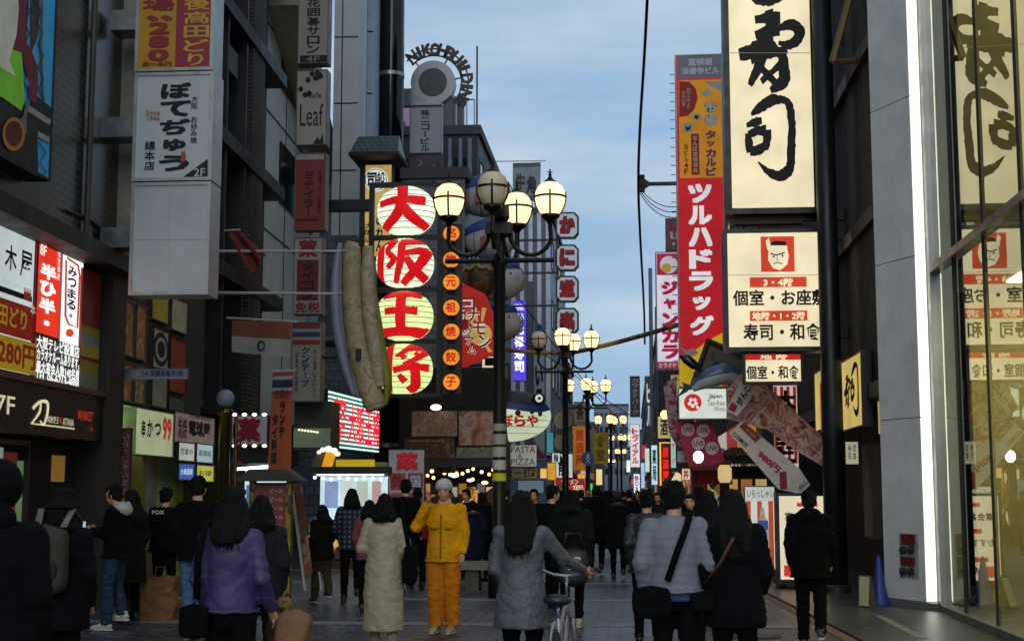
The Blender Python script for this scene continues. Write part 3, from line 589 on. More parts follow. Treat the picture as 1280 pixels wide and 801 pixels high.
def street_lamp(px, D, label, off=(), group='globe street lamps along the middle of the street'):
    x = gX(px, D); root = thing('street_lamp', label, 'street lamp', (x, D, 0), 0, group)
    mb = MB(); mb.lathe([(.17, 0), (.17, .5), (.13, .56), (.105, .7), (.1, 2.4), (.09, 5.1), (.13, 5.15), (.13, 5.22), (.085, 5.26), (.075, 6.0), (.1, 6.1), (.02, 6.25)], IRON, (x, D, 0), 16); mb.build('post', root, True)
    mb = MB(); mb.box(x - .2, x + .2, D - .2, D + .2, 5.62, 5.80, IRON); mb.lathe([(.1, 5.8), (.16, 5.9), (.15, 6.08)], IRON, (x, D, 0), 14); mb.build('collar', root)
    mb = MB(); mb.tube([(x - .86, D, 5.22), (x + .86, D, 5.22)], .04, IRON, 8); mb.tube([(x, D - .86, 5.22), (x, D + .86, 5.22)], .04, IRON, 8); mb.build('crossbar', root)
    for i, (dx, dy) in enumerate(((-1, 0), (1, 0), (.27, .96), (-.04, -1))):
        e = Vector((dx, dy, 0)); b = Vector((x, D, 0))
        pts = [b + e * (.16 + .3 * (1 - math.cos(t * math.pi / 8)) if False else .5 - .34 * math.cos(t * math.pi / 8)) + ZV * (5.68 - .38 * math.sin(t * math.pi / 8)) for t in range(9)]
        pts[-1] = b + e * .8 + ZV * 5.75; pts.append(b + e * .8 + ZV * 5.83)
        mb = MB(); mb.tube(pts, .035, IRON, 8); mb.build('arm', root)
        lamp_globe(root, b + e * .8 + ZV * 6.2, i not in off, 0)
    return root
l1 = street_lamp(624, 22, 'nearest four globe street lamp, its front globe dark, stickers on the post', off=(3,))
x = gX(624, 22); mb = MB()
for za, zb, c in ((2.15, 2.3, '#9a9a94'), (2.34, 2.5, '#8f8d88'), (1.95, 2.1, '#a8a8a0'), (2.55, 2.66, '#8a8a86')): mb.lathe([(.108, za), (.108, zb)], M(c, .6), (x, 22, 0), 16)
mb.lathe([(.109, 1.78), (.109, 1.9)], M('#b8b02a', .6), (x, 22, 0), 16); mb.build('sticker', l1)
street_lamp(707, 43, 'second globe street lamp along the street, its left globe dark', off=(0,))
street_lamp(735, 62, 'third globe street lamp carrying the blue round pedestrian sign')
for px, D, lb in ((764, 92, 'fourth globe street lamp, small and lit above the crowd'), (777, 122, 'fifth globe street lamp, beside the karaoke blade sign'), (772, 165, 'sixth globe street lamp, tiny, far down the street'), (761, 215, 'farthest globe street lamp, only a cluster of warm dots')): street_lamp(px, D, lb)
t0 = thing('round_sign', 'round blue pedestrian sign fixed to the third street lamp', 'road sign', atY(735, 573, 61.7))
P = YP(61.75); u, v = P.uv(735, 573); mb = MB(); mb.lathe([(.3, 0), (.3, .03)], M('#1b4a8a', .4), P.pt(u, v, 0), 24, axis=P.n); mb.build('disc', t0)
mb = MB(); mb.lathe([(.06, .0), (.06, .006)], M('#c8d4e0'), P.pt(u, v + .14, .032), 10, axis=P.n)
for pts in ([(0, .08), (0, -.05)], [(0, -.05), (-.08, -.2)], [(0, -.05), (.08, -.2)], [(-.1, .0), (0, .06), (.1, .0)]): mb.tube([P.pt(u + a, v + b, .036) for a, b in pts], .022, M('#c8d4e0'), 6)
mb.build('symbol', t0)
# ================================================================ LEFT SIGNS
def shift(P, d): return Plane(P.P + P.n * d, P.u)
LW1 = shift(LW, .12)
CREAM = E('#efe4c2', 1.0); WHITE_L = E('#eef2ee', .95); RED = E('#d8261e', .9); REDD = M('#9a1f1c', .5); YELL = E('#d8a82a', .75)
# mural
MU = shift(LW, .3)
sign('mural_board', 'big sky blue painted mural board of a tower and a noodle plate on dark tiles', MU, (-70, -200, 71, 151), M('#44b4ec', .6, var=.08), [
    ('P', [(37, -60), (51, -60), (47, 45), (37, 70)], M('#4a3a30')), ('L', [(28, -60), (34, 0), (30, 60), (37, 66)], 2, M('#4a3a34')), ('L', [(53, -60), (50, 60), (53, 128)], 3, M('#6a625c')),
    ('L', [(40, 0), (50, 14), (45, 28), (52, 42), (46, 56), (53, 70), (46, 84), (53, 98), (47, 112), (54, 126)], 1.4, M('#26343c')), ('L', [(28, 0), (36, 14), (29, 28), (35, 42), (30, 54)], 1.4, M('#26343c')),
    ('P', [(-70, 40), (0, 88), (24, 128), (33, 135), (44, 120), (65, 137), (59, 178), (45, 168), (46, 222), (0, 196), (-68, 152)], M('#232220')),
    ('P', [(34, 132), (62, 150), (60, 157), (32, 139)], M('#9a9a96')), ('P', [(45, 164), (60, 172), (59, 179), (45, 171)], M('#9a9a96')), ('L', [(46, 178), (55, 190), (47, 204), (56, 216), (48, 222)], 1.6, M('#26343c')),
    ('P', [(-60, 30), (24, 62), (28, 125), (24, 139), (0, 122), (-60, 100)], M('#8fdc38')), ('P', [(-60, -60), (22, -60), (30, 0), (29, 52), (36, 62), (44, 84), (45, 110), (41, 130), (34, 124), (32, 100), (24, 66), (-10, 55)], M('#7a2a3c')),
    ('P', [(30, 96), (33, 104), (31, 110), (28, 104)], M('#2f8fc4')), ('P', [(-60, -50), (16, -50), (20, 12), (17, 44), (8, 76), (16, 96), (-10, 80), (-60, 60)], M('#e8e4cc')),
    ('P', [(30, 124), (34, 126), (29, 148), (30, 166), (22, 170), (18, 152), (25, 146)], M('#6f6f6c')), ('C', 13, 168, 14, M('#b87f22'), 21), ('C', 13, 167, 10.5, M('#5a2414'), 16)], dep=.28, fr=M('#1d2328'), b=.03, cat='mural')
# stacked box signs on brackets
SF = M('#a6aaa9', .35, .5, var=.1)
sign('box_sign', 'red and yellow steel framed box sign, topmost of the three stacked boxes', 18.9, (171, -75, 268, 90), M('#b9871e', .5, var=.05), [
    ('R', 221, -75, 264, 86, M('#8f2230', .5, var=.05)), ('V', '豊後高田どり', 230, -20, 262, 84, M('#c89a35', .5), .02), ('V', '酒場', 179, -20, 219, 16, M('#8f2230', .5), .02), ('T', 'もも', 184, 20, 216, 27, M('#8f2230', .5), .03),
    ('V', '280', 186, 28, 212, 78, M('#8f2230', .5), .04), ('T', '串一本円', 179, 78, 215, 84, M('#8f2230', .5), .03)], dep=.46, fr=SF, b=.045, group='stacked steel box signs', brackets=[(136, 12, 171, 37), (124, 146, 171, 171), (124, 284, 165, 309)])
sign('box_sign', 'pale grey steel framed box sign with black brush lettering, middle of the stack', 18.9, (167, 92, 266, 227), M('#b4bcc0', .5, var=.06), [
    ('V', 'ぼてぢゅう', 200, 103, 238, 216, INK, .045), ('V', '大阪 お好み焼', 239, 120, 247, 180, INK, .012), ('V', '總本店', 181, 176, 194, 214, INK, .014), ('T', 'Since', 183, 138, 200, 145, M('#b04040'), .0), ('T', '1946', 185, 146, 200, 152, M('#b04040'), .0),
    ('P', [(229, 222), (260, 199), (260, 222)], M('#151517')), ('T', '2F', 243, 211, 257, 221, M('#c0c4c6'), .01), ('R', 227, 190, 232, 203, M('#a8484a'))], dep=.46, fr=SF, b=.045, group='stacked steel box signs')
sign('box_sign', 'blank pale grey box sign, lowest and largest of the stack', 18.9, (163, 229, 262, 369), M('#aab0b4', .5, var=.12, scale=1.6), [('L', [(166, 300), (259, 300)], .5, M('#8d9296')), ('L', [(212, 233), (211, 365)], .4, M('#999ea2'))], dep=.46, fr=SF, b=.045, group='stacked steel box signs')
# signs on the first shop wall
S1 = shift(LW, -.1)
sign('lit_sign', 'white lit sign with black lettering above red and yellow rows on the corner shop', S1, (-60, 250, 45, 452), E('#cfdcdc', .75), [
    ('T', '白', -28, 292, -6, 330, INK, .01), ('T', '木', 5, 303, 20, 335, INK, .015), ('T', '屋', 24, 311, 39, 345, INK, .015), ('R', -60, 336, 40, 344, INK), ('T', '居楽屋酒場', -30, 337, 38, 343, E('#cfdcdc', .6)), ('R', 28, 359, 37, 374, M('#c8504a')),
    ('R', -60, 352, 44, 400, E('#8a2018', .5)), ('T', '豊後高田どり', -50, 362, 32, 392, E('#a88a2a', .6), .02), ('T', '本', 35, 380, 42, 392, E('#c0c0b0', .7)), ('R', -60, 402, 44, 448, E('#a88a22', .55)), ('T', '酒場280円', -50, 408, 42, 444, E('#8a2a18', .4), .03)], dep=.2, fr=DARK, b=.03)
sign('lit_sign', 'bright red and white screen sign above rows of white text on black', S1, (40.5, 288, 103, 475), M('#0c0e12', .3, var=0), [
    ('R', 42, 292, 75, 414, E('#d8301e', 1.1)), ('R', 76, 309, 102, 427, E('#f2f4f0', 1.2)), ('T', '8F', 49, 304, 57, 318, E('#ffe8e0', 1.1), .02), ('V', '半ひ半。', 48, 325, 68, 412, E('#fff0ec', 1.2), .05), ('V', '個室個室', 70, 312, 73.5, 350, E('#fff0ec', 1), .01),
    ('L', [(81, 325), (80, 395), (84, 405), (95, 410), (98, 345), (96, 332), (82, 322)], 2.5, E('#c83a22', .9)), ('V', 'みつまる。', 82, 330, 93, 400, INK, .03), ('C', 85, 416, 5, E('#d8401e'), 5),
    ('T', '大型テレビ設置店', 43, 418, 97, 434, E('#f4f6f4', 1.1), .025), ('T', 'カラオケルームあります。', 43, 434, 97, 449, E('#f4f6f4', 1.1), .025), ('T', '最大宴会人数140名様', 42, 449, 97, 464, E('#f4f6f4', 1.1), .025), ('T', 'TEL 06-6213-4888', 41, 462, 96, 474, E('#f4f6f4', 1.1), .025)], dep=.2, fr=DARK, b=.012)
# skewer shop
LB = shift(LW, -.12)
sign('lit_sign', 'green white lit fascia with brush lettering and red digits over the green entrance', LB, (168, 508, 216, 568), E('#a9b48a', .75), [('T', '串', 176, 524, 181, 546, INK, .03), ('T', 'か', 183, 523, 190, 546, INK, .03), ('T', 'つ', 192, 528, 200, 544, INK, .03), ('T', '99', 202, 521, 213, 550, E('#b03024', .7), .04)], dep=.25, fr=M('#7a8068'), b=.015)
sign('fascia_sign', 'dull pink white fascia with red and black lettering beside the green lit fascia', shift(LW, -.13), (217, 513, 268, 553), E('#8f7f7c', .4), [('T', '炭焼', 222, 520, 233, 548, M('#7a1f22'), .02), ('T', '電球屋', 235, 524, 262, 544, INK, .05), ('T', '大阪名物', 236, 516, 262, 522, M('#8a3a34'), .02)], dep=.15, fr=BROWN, b=.015)
LP = shift(LW, -.1)
for (xa, ya, xb, yb, c, lb, tx) in ((222, 551, 243, 576, '#b9c0b4', 'white lit poster with a small drawing, upper left of the four by the ball lamp', '営業中'), (244.5, 553, 266, 578, '#a8c8cc', 'pale blue lit poster, upper right of the four by the ball lamp', '道頓堀'), (222, 578, 243, 600, '#2b5fb4', 'deep blue lit poster, lower left of the four by the ball lamp', '大衆酒場'), (244.5, 580, 267, 602, '#c8c022', 'yellow lit poster, lower right of the four by the ball lamp', 'お得')):
    sign('lit_poster', lb, LP, (xa, ya, xb, yb), E(c, .7), [('T', tx, xa + 3, (ya + yb) / 2 - 4, xb - 3, (ya + yb) / 2 + 4, M('#1f3f7a') if c != '#2b5fb4' else E('#d0dcec'), .01)], dep=.06, fr=DARK, b=.02, cat='poster', group='four lit posters by the ball lamp')
bp = thing('ball_lamp_post', 'polished brass post topped by an unlit frosted ball beside the skewer shop', 'lamp post', (gX(279, 24), 24, 0))
x = gX(279, 24); mb = MB(); mb.lathe([(.1, 0), (.1, 2.9), (.14, 2.95), (.14, 3.02)], M('#7a6436', .25, .9), (x, 24, 0), 16); mb.build('post', bp, True)
mb = MB(); mb.lathe([(.05, 3.02), (.05, 3.1)], DARK, (x, 24, 0), 10); mb.ball((x, 24, 3.21), .155, .155, .155, M('#8f90a4', .3, var=.05), 20, 14); mb.build('globe', bp, True)
mb = MB(); mb.tube([(x + .17, 24.1, 0), (x + .17, 24.1, 2.9)], .035, M('#6a4a20', .3, .9), 8); mb.build('side_tube', bp)
# direction blade
sign('blade_sign', 'small grey horizontal blade sign with blue lettering jutting from the brown pilaster', 20.6, (150, 461, 234, 474), M('#8d8f9a', .5), [('T', 'S-8 道頓堀電気(株)', 177, 463, 231, 472, M('#28307a'), .02)], dep=.06, fr=M('#77797f'), b=.008)
# stacked blade signs at the brick columns
GRY = M('#8e8780', .6, var=.08); SIDEF = M('#5a5650', .5)
sign('blade_sign', 'grey vertical blade sign with black go salon lettering, topmost on the brick column', 31, (373, -40, 411, 80), GRY, [('V', '浪花囲碁サロン', 384, -13, 400, 68, INK, .02), ('R', 375, 70, 409, 79, INK), ('T', '4F', 382, 71, 400, 78, M('#77726a'), .02)], dep=.35, fr=SIDEF, b=.02, group='stacked vertical blade signs')
sign('blade_sign', 'cream vertical blade sign with black flowers and cursive leaf lettering', 31, (370.5, 88, 409, 182), M('#9a938a', .6, var=.08), [('T', 'Leaf', 375, 131, 404, 158, INK, .0), ('T', 'cafe', 386, 116, 402, 123, M('#3a3632'))] + [('C', 376 + 25 * abs(math.sin(i * 2.3)), 92 + 9 * ((i * 37) % 10) / 10 + (22 if i % 4 == 0 else 0) * .9, 3.2, INK) for i in range(11)] + [('P', [(392, 180), (397, 172), (400, 176), (404, 168), (405, 180)], INK)], dep=.35, fr=SIDEF, b=.02, group='stacked vertical blade signs')
sign('blade_sign', 'dull red vertical blade sign with dark lettering, third down the brick column', 31, (368.5, 192, 407, 288), M('#7a2a20', .6, var=.1), [('R', 370, 193, 405, 200, M('#9a948c')), ('V', 'ミティラー', 380, 214, 392, 272, M('#2a1512'), .03), ('V', '本場ワイン料理店', 397, 212, 402, 268, M('#2a1512'), .01), ('R', 370, 274, 398, 276, M('#2a1512'))], dep=.35, fr=SIDEF, b=.02, group='stacked vertical blade signs')
sign('blade_sign', 'white and maroon vertical drugstore blade sign with black katakana', 31, (367, 297, 403, 393), M('#96908c', .6, var=.06), [('T', '薬', 373, 300, 397, 322, M('#7a1c22'), .04), ('R', 371, 325, 398, 376, M('#6a1c24')), ('V', 'タイコク', 376, 327, 393, 375, INK, .035), ('T', '免税', 369, 378, 400, 391, M('#7a1c22'), .03)], dep=.35, fr=SIDEF, b=.02, group='stacked vertical blade signs')
sign('blade_sign', 'pale vertical blade sign with striped flag top and blue katakana, lowest of the stack', 31, (364, 403, 402, 502), M('#8c8a80', .6, var=.06), [('R', 366, 404, 400, 411, M('#7a2a26')), ('R', 366, 415, 400, 421, M('#24305e')), ('R', 366, 425, 400, 431, M('#7a2a26')), ('V', 'クンテープ', 377, 433, 387, 484, M('#26346a'), .03), ('V', 'タイ料理レストラン', 391, 436, 396, 498, M('#6a2a26'), .01), ('V', '本格タイ料理店', 369, 440, 373, 490, M('#5a3a36'), .01)], dep=.35, fr=SIDEF, b=.02, group='stacked vertical blade signs')
# flags and poles
def cloth(name, label, P, quad, bands, cat='flag', wave=.06, extra=None, nx=14, ny=10, pole=None):
    """quad: photo corners tl, tr, br, bl; bands: [(v0, v1, mat)] top to bottom"""
    root = thing(name, label, cat, P.pt(*P.uv(*quad[3])))
    c = [P.uv(*q) for q in quad]; mb = MB()
    def S(s_, t_, o=0): 
        u = (1 - t_) * ((1 - s_) * c[0][0] + s_ * c[1][0]) + t_ * ((1 - s_) * c[3][0] + s_ * c[2][0]); v = (1 - t_) * ((1 - s_) * c[0][1] + s_ * c[1][1]) + t_ * ((1 - s_) * c[3][1] + s_ * c[2][1])
        return P.pt(u, v, wave * math.sin(s_ * 9 + t_ * 2) * (.3 + t_) + o)
    for (a, b, m) in bands:
        k = max(2, int(ny * (b - a)) + 1)
        vs = [S(i / nx, a + (b - a) * j / k, o) for o in (0, -.012) for j in range(k + 1) for i in range(nx + 1)]; W = nx + 1; h = W * (k + 1)
        fs = [(j * W + i, j * W + i + 1, (j + 1) * W + i + 1, (j + 1) * W + i) for j in range(k) for i in range(nx)]; fs += [tuple(h + q for q in f[::-1]) for f in fs]
        mb.add(vs, fs, m)
    mb.build('cloth', root, True)
    if extra:
        T = MB(); extra(T, S)
        if T.v: T.build('lettering', root)
    if pole:
        mb = MB(); mb.tube([P.pt(*P.uv(*q), -.02) for q in pole], .022, M('#a9a8a0', .5), 8); mb.build('pole', root)
    return root
PF = YP(27.5)
def wheel(T, S):
    for r0 in (.16, .11):
        T.add([S(.5 + r0 * .5 * math.cos(i * .2618), .74 + r0 * math.sin(i * .2618), .014 if r0 > .12 else .018) for i in range(24)], [tuple(range(24))], M('#2a2c34') if r0 > .12 else M('#8a8880'))
cloth('flag', 'saffron and white flag with a dark wheel hanging from a pole', PF, [(290, 400), (364, 403), (361, 446), (291, 440)], [(0, .5, M('#7a4632', .8)), (.5, 1, M('#9a9894', .8))], extra=wheel, pole=((283, 397), (372, 402)))
cloth('flag', 'dark red flag hanging tilted under the upper white pole', PF, [(282, 291), (300, 289), (331, 318), (316, 342)], [(0, 1, M('#6a2218', .8))], pole=((280, 288), (300, 287)))
for (pa, pb, lb) in (((268, 314), (430, 314), 'upper long white horizontal pole reaching to the giant dumpling'), ((270, 366), (425, 367), 'lower long white horizontal pole reaching to the giant dumpling')):
    t = thing('flag_pole', lb, 'pole', PF.pt(*PF.uv(*pa)), 0, 'white horizontal flag poles'); mb = MB(); mb.tube([PF.pt(*PF.uv(*pa)), PF.pt(*PF.uv(*pb))], [.035, .025], M('#b4b4ae', .5), 8); mb.build('tube', t); mb = MB(); mb.ball(PF.pt(*PF.uv(*pb)), .05, .05, .05, M('#8a8a88'), 8, 6); mb.build('end_cap', t)
def ban(T, S):
    sf = lambda u, v, o: S(u, 1 - v, .012 + o)
    put_vert(T, sf, 'ランチ', .42, .36, .68, .72, INK, .04); put_vert(T, sf, 'タイ料理', .1, .1, .36, .6, INK, .04); put_text(T, sf, '営業中', .15, .74, .85, .84, M('#5a3a1a'), .02); put_text(T, sf, '宮廷 B1', .1, .0, .95, .045, M('#b0b0aa'), .02)
cloth('banner', 'orange vertical banner with a striped flag top and black lettering', YP(26), [(341, 466), (366, 465), (363, 594), (335, 593)], [(0, .035, M('#8a3a30', .8)), (.035, .07, M('#9a9894', .8)), (.07, .15, M('#23294a', .8)), (.15, .18, M('#9a9894', .8)), (.18, .215, M('#8a3a30', .8)), (.215, .95, M('#a4502a', .8)), (.95, 1, M('#17171a', .8))], 'banner', .02, ban, pole=((337, 464), (370, 463)))
ms_ = sign('lit_sign', 'grey pharmacy sign with a maroon character between two rows of bulbs', 27, (289, 519, 335, 556), E('#77747a', .5), [('T', '薬', 297, 522, 326, 553, E('#5a1420', .5), .05), ('R', 291, 530, 294, 548, M('#3a1a22'))], dep=.2, fr=DARK, b=.02)
for y in (518, 557):
    for i in range(4):
        mb = MB(); mb.ball(atY(293 + i * 12.5, y, 26.9), .05, .04, .03, E('#fff2cc', 3), 10, 6); mb.build('bulb', ms_)
# ---------------------------------------------------------------- giant dumpling
D = 31.0; P = YP(D)
gz = thing('dumpling_sculpture', 'giant tan folded dumpling sculpture hanging left of the red lettered lanterns', 'sculpture', P.pt(*P.uv(445, 515)))
def roll(pts, rad, mat, name, sq=.8, off=0, crease=0.0):
    sp = spline([(*P.uv(x, y), r) for (x, y), r in zip(pts, rad)], 10); k = len(sp); mb = MB()
    mb.tube([P.pt(u, v, off) for u, v, r in sp], [(r * (1 - crease * (.5 + .5 * math.cos(i * 1.15)) ** 6), r * sq * (1 - crease * (.5 + .5 * math.cos(i * 1.15)) ** 6)) for i, (u, v, r) in enumerate(sp)], mat, 18); mb.build(name, gz, True)
TAN = rampmat('dumpling_skin', ['#8a785a', '#b0a080', '#9c8b6c', '#c0b090', '#8a785c'], 3.2)
roll([(442, 303), (440, 312), (440, 350), (443, 400), (452, 450), (466, 498), (470, 512)], [.12, .2, .215, .24, .27, .26, .2], TAN, 'fold', .9, 0, .1)
roll([(461, 309), (461, 350), (464, 400), (470, 440), (476, 484)], [.12, .16, .17, .17, .12], TAN, 'fold', .9, .1, .06)
roll([(424, 303), (419, 345), (420, 400), (429, 450), (442, 494)], [.06, .12, .13, .12, .06], M('#8a8fa2', .5), 'shell_edge', 1.2, -.1)
roll([(462, 330), (468, 380), (476, 430), (484, 478), (481, 506)], [.05, .09, .1, .1, .05], M('#8a8a2a', .6), 'yellow_edge', 1.5, -.05)
mb = MB(); mb.tube([P.pt(*P.uv(400, 446), -.1), P.pt(*P.uv(452, 446), -.1)], .04, DARK, 8); mb.box(*[q for q in (gX(446, D), gX(452, D))], D - .35, D - .2, zY(450, D), zY(436, D), DARK); mb.tube([P.pt(*P.uv(396, 314), -.1), P.pt(*P.uv(440, 314), -.1)], .04, DARK, 8); mb.build('bracket', gz)
# ---------------------------------------------------------------- red lettered lanterns
D = 33.0; P = YP(D)
LRED = E('#d3141c', .95)
lf = thing('lantern_frame', 'black steel frame holding the column of four big lanterns', 'frame', P.pt(*P.uv(505, 496)))
mb = MB()
for px in (463, 549): q = P.rect(px - 3, 229, px + 3, 496); mb.obox(P, q[0], q[2], q[1], q[3], -.15, .0, BLACK)
for y in (231, 297, 362, 427, 494): q = P.rect(466, y - 3, 546, y + 3); mb.obox(P, q[0], q[2], q[1], q[3], -.13, -.02, BLACK)
mb.build('rails', lf)
mb = MB(); q = P.rect(395, 249, 462, 262); mb.obox(P, q[0], q[2], q[1], q[3], -.4, -.1, BLACK); mb.build('arm', lf)
mb = MB(); q = P.rect(395, 425, 462, 433); mb.obox(P, q[0], q[2], q[1], q[3], -.3, -.15, BLACK); mb.build('arm', lf)
mb = MB(); q = P.rect(552, 278, 576, 492); mb.obox(P, q[0], q[2], q[1], q[3], -.3, -.2, M('#1a1216', .6)); mb.build('side_board', lf)
CH = {'大': [[(.06, .42, .15), (.45, .35, .17), (.9, .36, .2)], [(.46, .0, .2), (.5, .3, .19), (.43, .6, .2), (.2, .86, .17), (.02, .93, .1)], [(.5, .46, .16), (.66, .7, .21), (.99, .95, .13)]],
      '阪': [[(.1, .06, .15), (.1, .5, .15), (.08, .97, .14)], [(.1, .1, .14), (.34, .08, .16), (.24, .3, .11), (.36, .48, .13), (.24, .66, .1)], [(.46, .12, .17), (.75, .09, .16), (.96, .05, .15)], [(.5, .1, .15), (.49, .5, .14), (.38, .96, .1)], [(.56, .36, .13), (.92, .32, .17), (.78, .66, .17), (.5, .98, .12)], [(.58, .44, .12), (.75, .72, .17), (.98, .95, .16)]],
      '王': [[(.14, .1, .17), (.5, .07, .16), (.86, .08, .19)], [(.2, .45, .15), (.5, .43, .15), (.8, .44, .18)], [(.0, .9, .17), (.5, .86, .18), (1.0, .9, .22)], [(.5, .08, .19), (.5, .86, .19)]],
      '将': [[(.3, .0, .14), (.3, .5, .14), (.28, 1.0, .13)], [(.04, .22, .1), (.18, .4, .15)], [(.0, .74, .1), (.16, .62, .14), (.3, .52, .1)], [(.72, .0, .13), (.6, .14, .12), (.42, .28, .07)], [(.6, .12, .1), (.95, .1, .14), (.82, .3, .12), (.56, .44, .08)], [(.5, .22, .08), (.6, .32, .12)], [(.76, .18, .07), (.84, .28, .1)], [(.38, .56, .14), (.7, .5, .14), (1.0, .5, .17)], [(.76, .4, .16), (.77, .84, .17), (.62, .97, .12)], [(.48, .66, .1), (.6, .8, .15)]]}
for ch, cx, cy, col, lb in (('大', 507, 263.5, '#e8f4dc', 'pale green lantern with one red character, topmost of the big four'), ('阪', 505.5, 329, '#e8f2d4', 'second big lantern from the top, the most complex red character'), ('王', 504.5, 395, '#dff0a6', 'third big lantern, red character of three bars and one post'), ('将', 503.5, 461, '#dcf29e', 'bottom big lantern, yellow green with red character above the neon sign')):
    u, v = P.uv(cx, cy); Rx, H = 37.5 * D / F, 31.5 * D / F
    rad = lambda z: Rx * max(.04, 1 - min(1, abs(z) / (H * 1.05)) ** 2.3) ** .5
    c = P.pt(u, v, -.1); t = thing('paper_lantern', lb, 'lantern', c - ZV * H, 0, 'big lettered lanterns')
    mb = MB(); mb.lathe([(rad(H * (i / 14 * 2 - 1)), H * (i / 14 * 2 - 1)) for i in range(15)], E(col, 1.12), c, 40, sy=.8); mb.build('shade', t, True)
    mb = MB()
    for i in range(1, 9):
        z = H * (i / 9 * 2 - 1); r = rad(z) + .003
        mb.tube([c + Vector((r * math.cos(a * .1571), r * .8 * math.sin(a * .1571), z)) for a in range(41)], .007, M('#2a3018', .6), 4, cap=False)
    mb.build('ribs', t)
    def S(a, b, o, c=c, u=u, v=v, rad=rad):
        x, z = a - u, b - v; z = max(-H * .99, min(H * .99, z)); r = rad(z) + .01; x = max(-r * .995, min(r * .995, x)); return c + Vector((x, -.8 * math.sqrt(max(r * r - x * x, 0)) - o, z))
    q = P.rect(cx - 34, cy - 29.5, cx + 34, cy + 29.5); mb = MB(); brush(mb, S, CH[ch], *q, LRED, off=.01, rough=.15, lanes=6, n=10); mb.build('lettering', t)
names = ['topmost small orange lantern in the column right of the big lanterns', 'second small orange lantern from the top of its column', 'third small orange lantern from the top of its column', 'middle small orange lantern of the seven', 'third small orange lantern from the bottom of its column', 'second small orange lantern from the bottom of its column', 'lowest small orange lantern of the column of seven']
for ch, y, lb in zip('名物元祖焼餃子', (291, 324, 352, 384, 414, 446, 477), names):
    c = P.pt(*P.uv(563.5, y), -.1); t = thing('small_lantern', lb, 'lantern', c - ZV * .2, 0, 'small orange lanterns in a column'); r = 10.5 * D / F
    mb = MB(); mb.ball(c, r, .1, r * .98, E('#f2952c', .95), 20, 12); mb.build('shade', t, True)
    mb = MB(); put_text(mb, lambda a, b, o: Vector((c.x + a, c.y - .098 - o, c.z + b)), ch, -.12, -.12, .12, .12, E('#c81e18', .8), .03); mb.build('lettering', t)
    mb = MB(); mb.lathe([(.1, 0), (.1, .03)], BLACK, c + ZV * (r - .01), 10); mb.lathe([(.1, -.03), (.1, 0)], BLACK, c - ZV * (r - .01), 10); mb.build('rim', t)
# ---------------------------------------------------------------- neon board
a = atY(410, 614, 33.5); b_ = atY(472, 614, 38.5); PN = Plane((a.x, a.y, 0), (b_.x - a.x, b_.y - a.y, 0))
nb_ = sign('neon_sign', 'glowing board of white tubes with big red neon characters under the giant dumpling', PN, (408, 486, 472, 560), M('#3f6f6a', .4), [], dep=.3, fr=M('#2c3a38'), b=.03)
q = PN.rect(408, 486, 472, 560); mb = MB()
for i in range(13):
    z = q[1] + .06 + (q[3] - q[1] - .12) * i / 12; mb.tube([PN.pt(q[0] + .05, z, .04), PN.pt(q[2] - .05, z, .04)], .022, E('#c8f4e6', 1.5), 6)
mb.build('neon_tubes', nb_)
mb = MB(); S = lambda u, v, o: PN.pt(u, v, .08 + o); W_ = q[2] - q[0]; H_ = q[3] - q[1]; NR = E('#ff1a34', 1.3)
put_text(mb, S, '餃', q[0] + W_ * .06, q[1] + H_ * .52, q[0] + W_ * .3, q[1] + H_ * .88, NR, .025); put_text(mb, S, '子', q[0] + W_ * .06, q[1] + H_ * .12, q[0] + W_ * .3, q[1] + H_ * .46, NR, .025)
for i, ch in enumerate('大阪王将'): put_text(mb, S, ch, q[0] + W_ * (.33 + i * .165), q[1] + H_ * .14, q[0] + W_ * (.485 + i * .165), q[1] + H_ * .82, NR, .025)
mb.build('lettering', nb_)
# ---------------------------------------------------------------- tiled roof + emblem sign
D = 35.5; P = YP(D); ro = thing('tile_roof', 'small green tiled canopy roof above the yellow emblem sign', 'roof', P.pt(*P.uv(473, 202)))
a = P.rect(444, 171, 503, 198); GT = brickmat('green_tiles', '#3d5a52', '#324a44', '#16221f', .16, .14, .02, .4, .9); mb = MB()
x0, z0, x1, z1 = a; mb.add([(x0 + .08, D, z1), (x1 - .08, D, z1), (x1, D - .7, z0), (x0, D - .7, z0), (x0, D + .7, z0), (x1, D + .7, z0)], [(0, 3, 2, 1), (0, 1, 5, 4), (0, 4, 3), (1, 2, 5), (3, 4, 5, 2)], GT); mb.build('tiles', ro)
mb = MB(); mb.box(x0 - .03, x1 + .03, D - .73, D + .73, z0 - .09, z0 - .005, M('#1a1712')); mb.box(x0 + .15, x0 + .28, D - .1, D + .1, zY(330, D), z0 - .09, M('#1c1a18')); mb.build('eaves', ro)
sign('emblem_sign', 'soft yellow vertical sign with a round black and white emblem', D, (451, 206, 490, 322), E('#c9ac62', .7), [('C', 470, 225, 15, E('#e8ecea', .8)), ('C', 470, 225, 13.6, INK), ('C', 470, 225, 12.8, E('#e8ecea', .8)), ('T', '司', 459, 216, 471, 235, INK, .04), ('T', '船', 471, 215, 481, 236, INK, .02), ('V', '大阪店', 456, 278, 466, 304, INK, .02), ('V', 'のれん', 470, 268, 480, 316, INK, .03)], dep=.3, fr=M('#26221a'), b=.02)
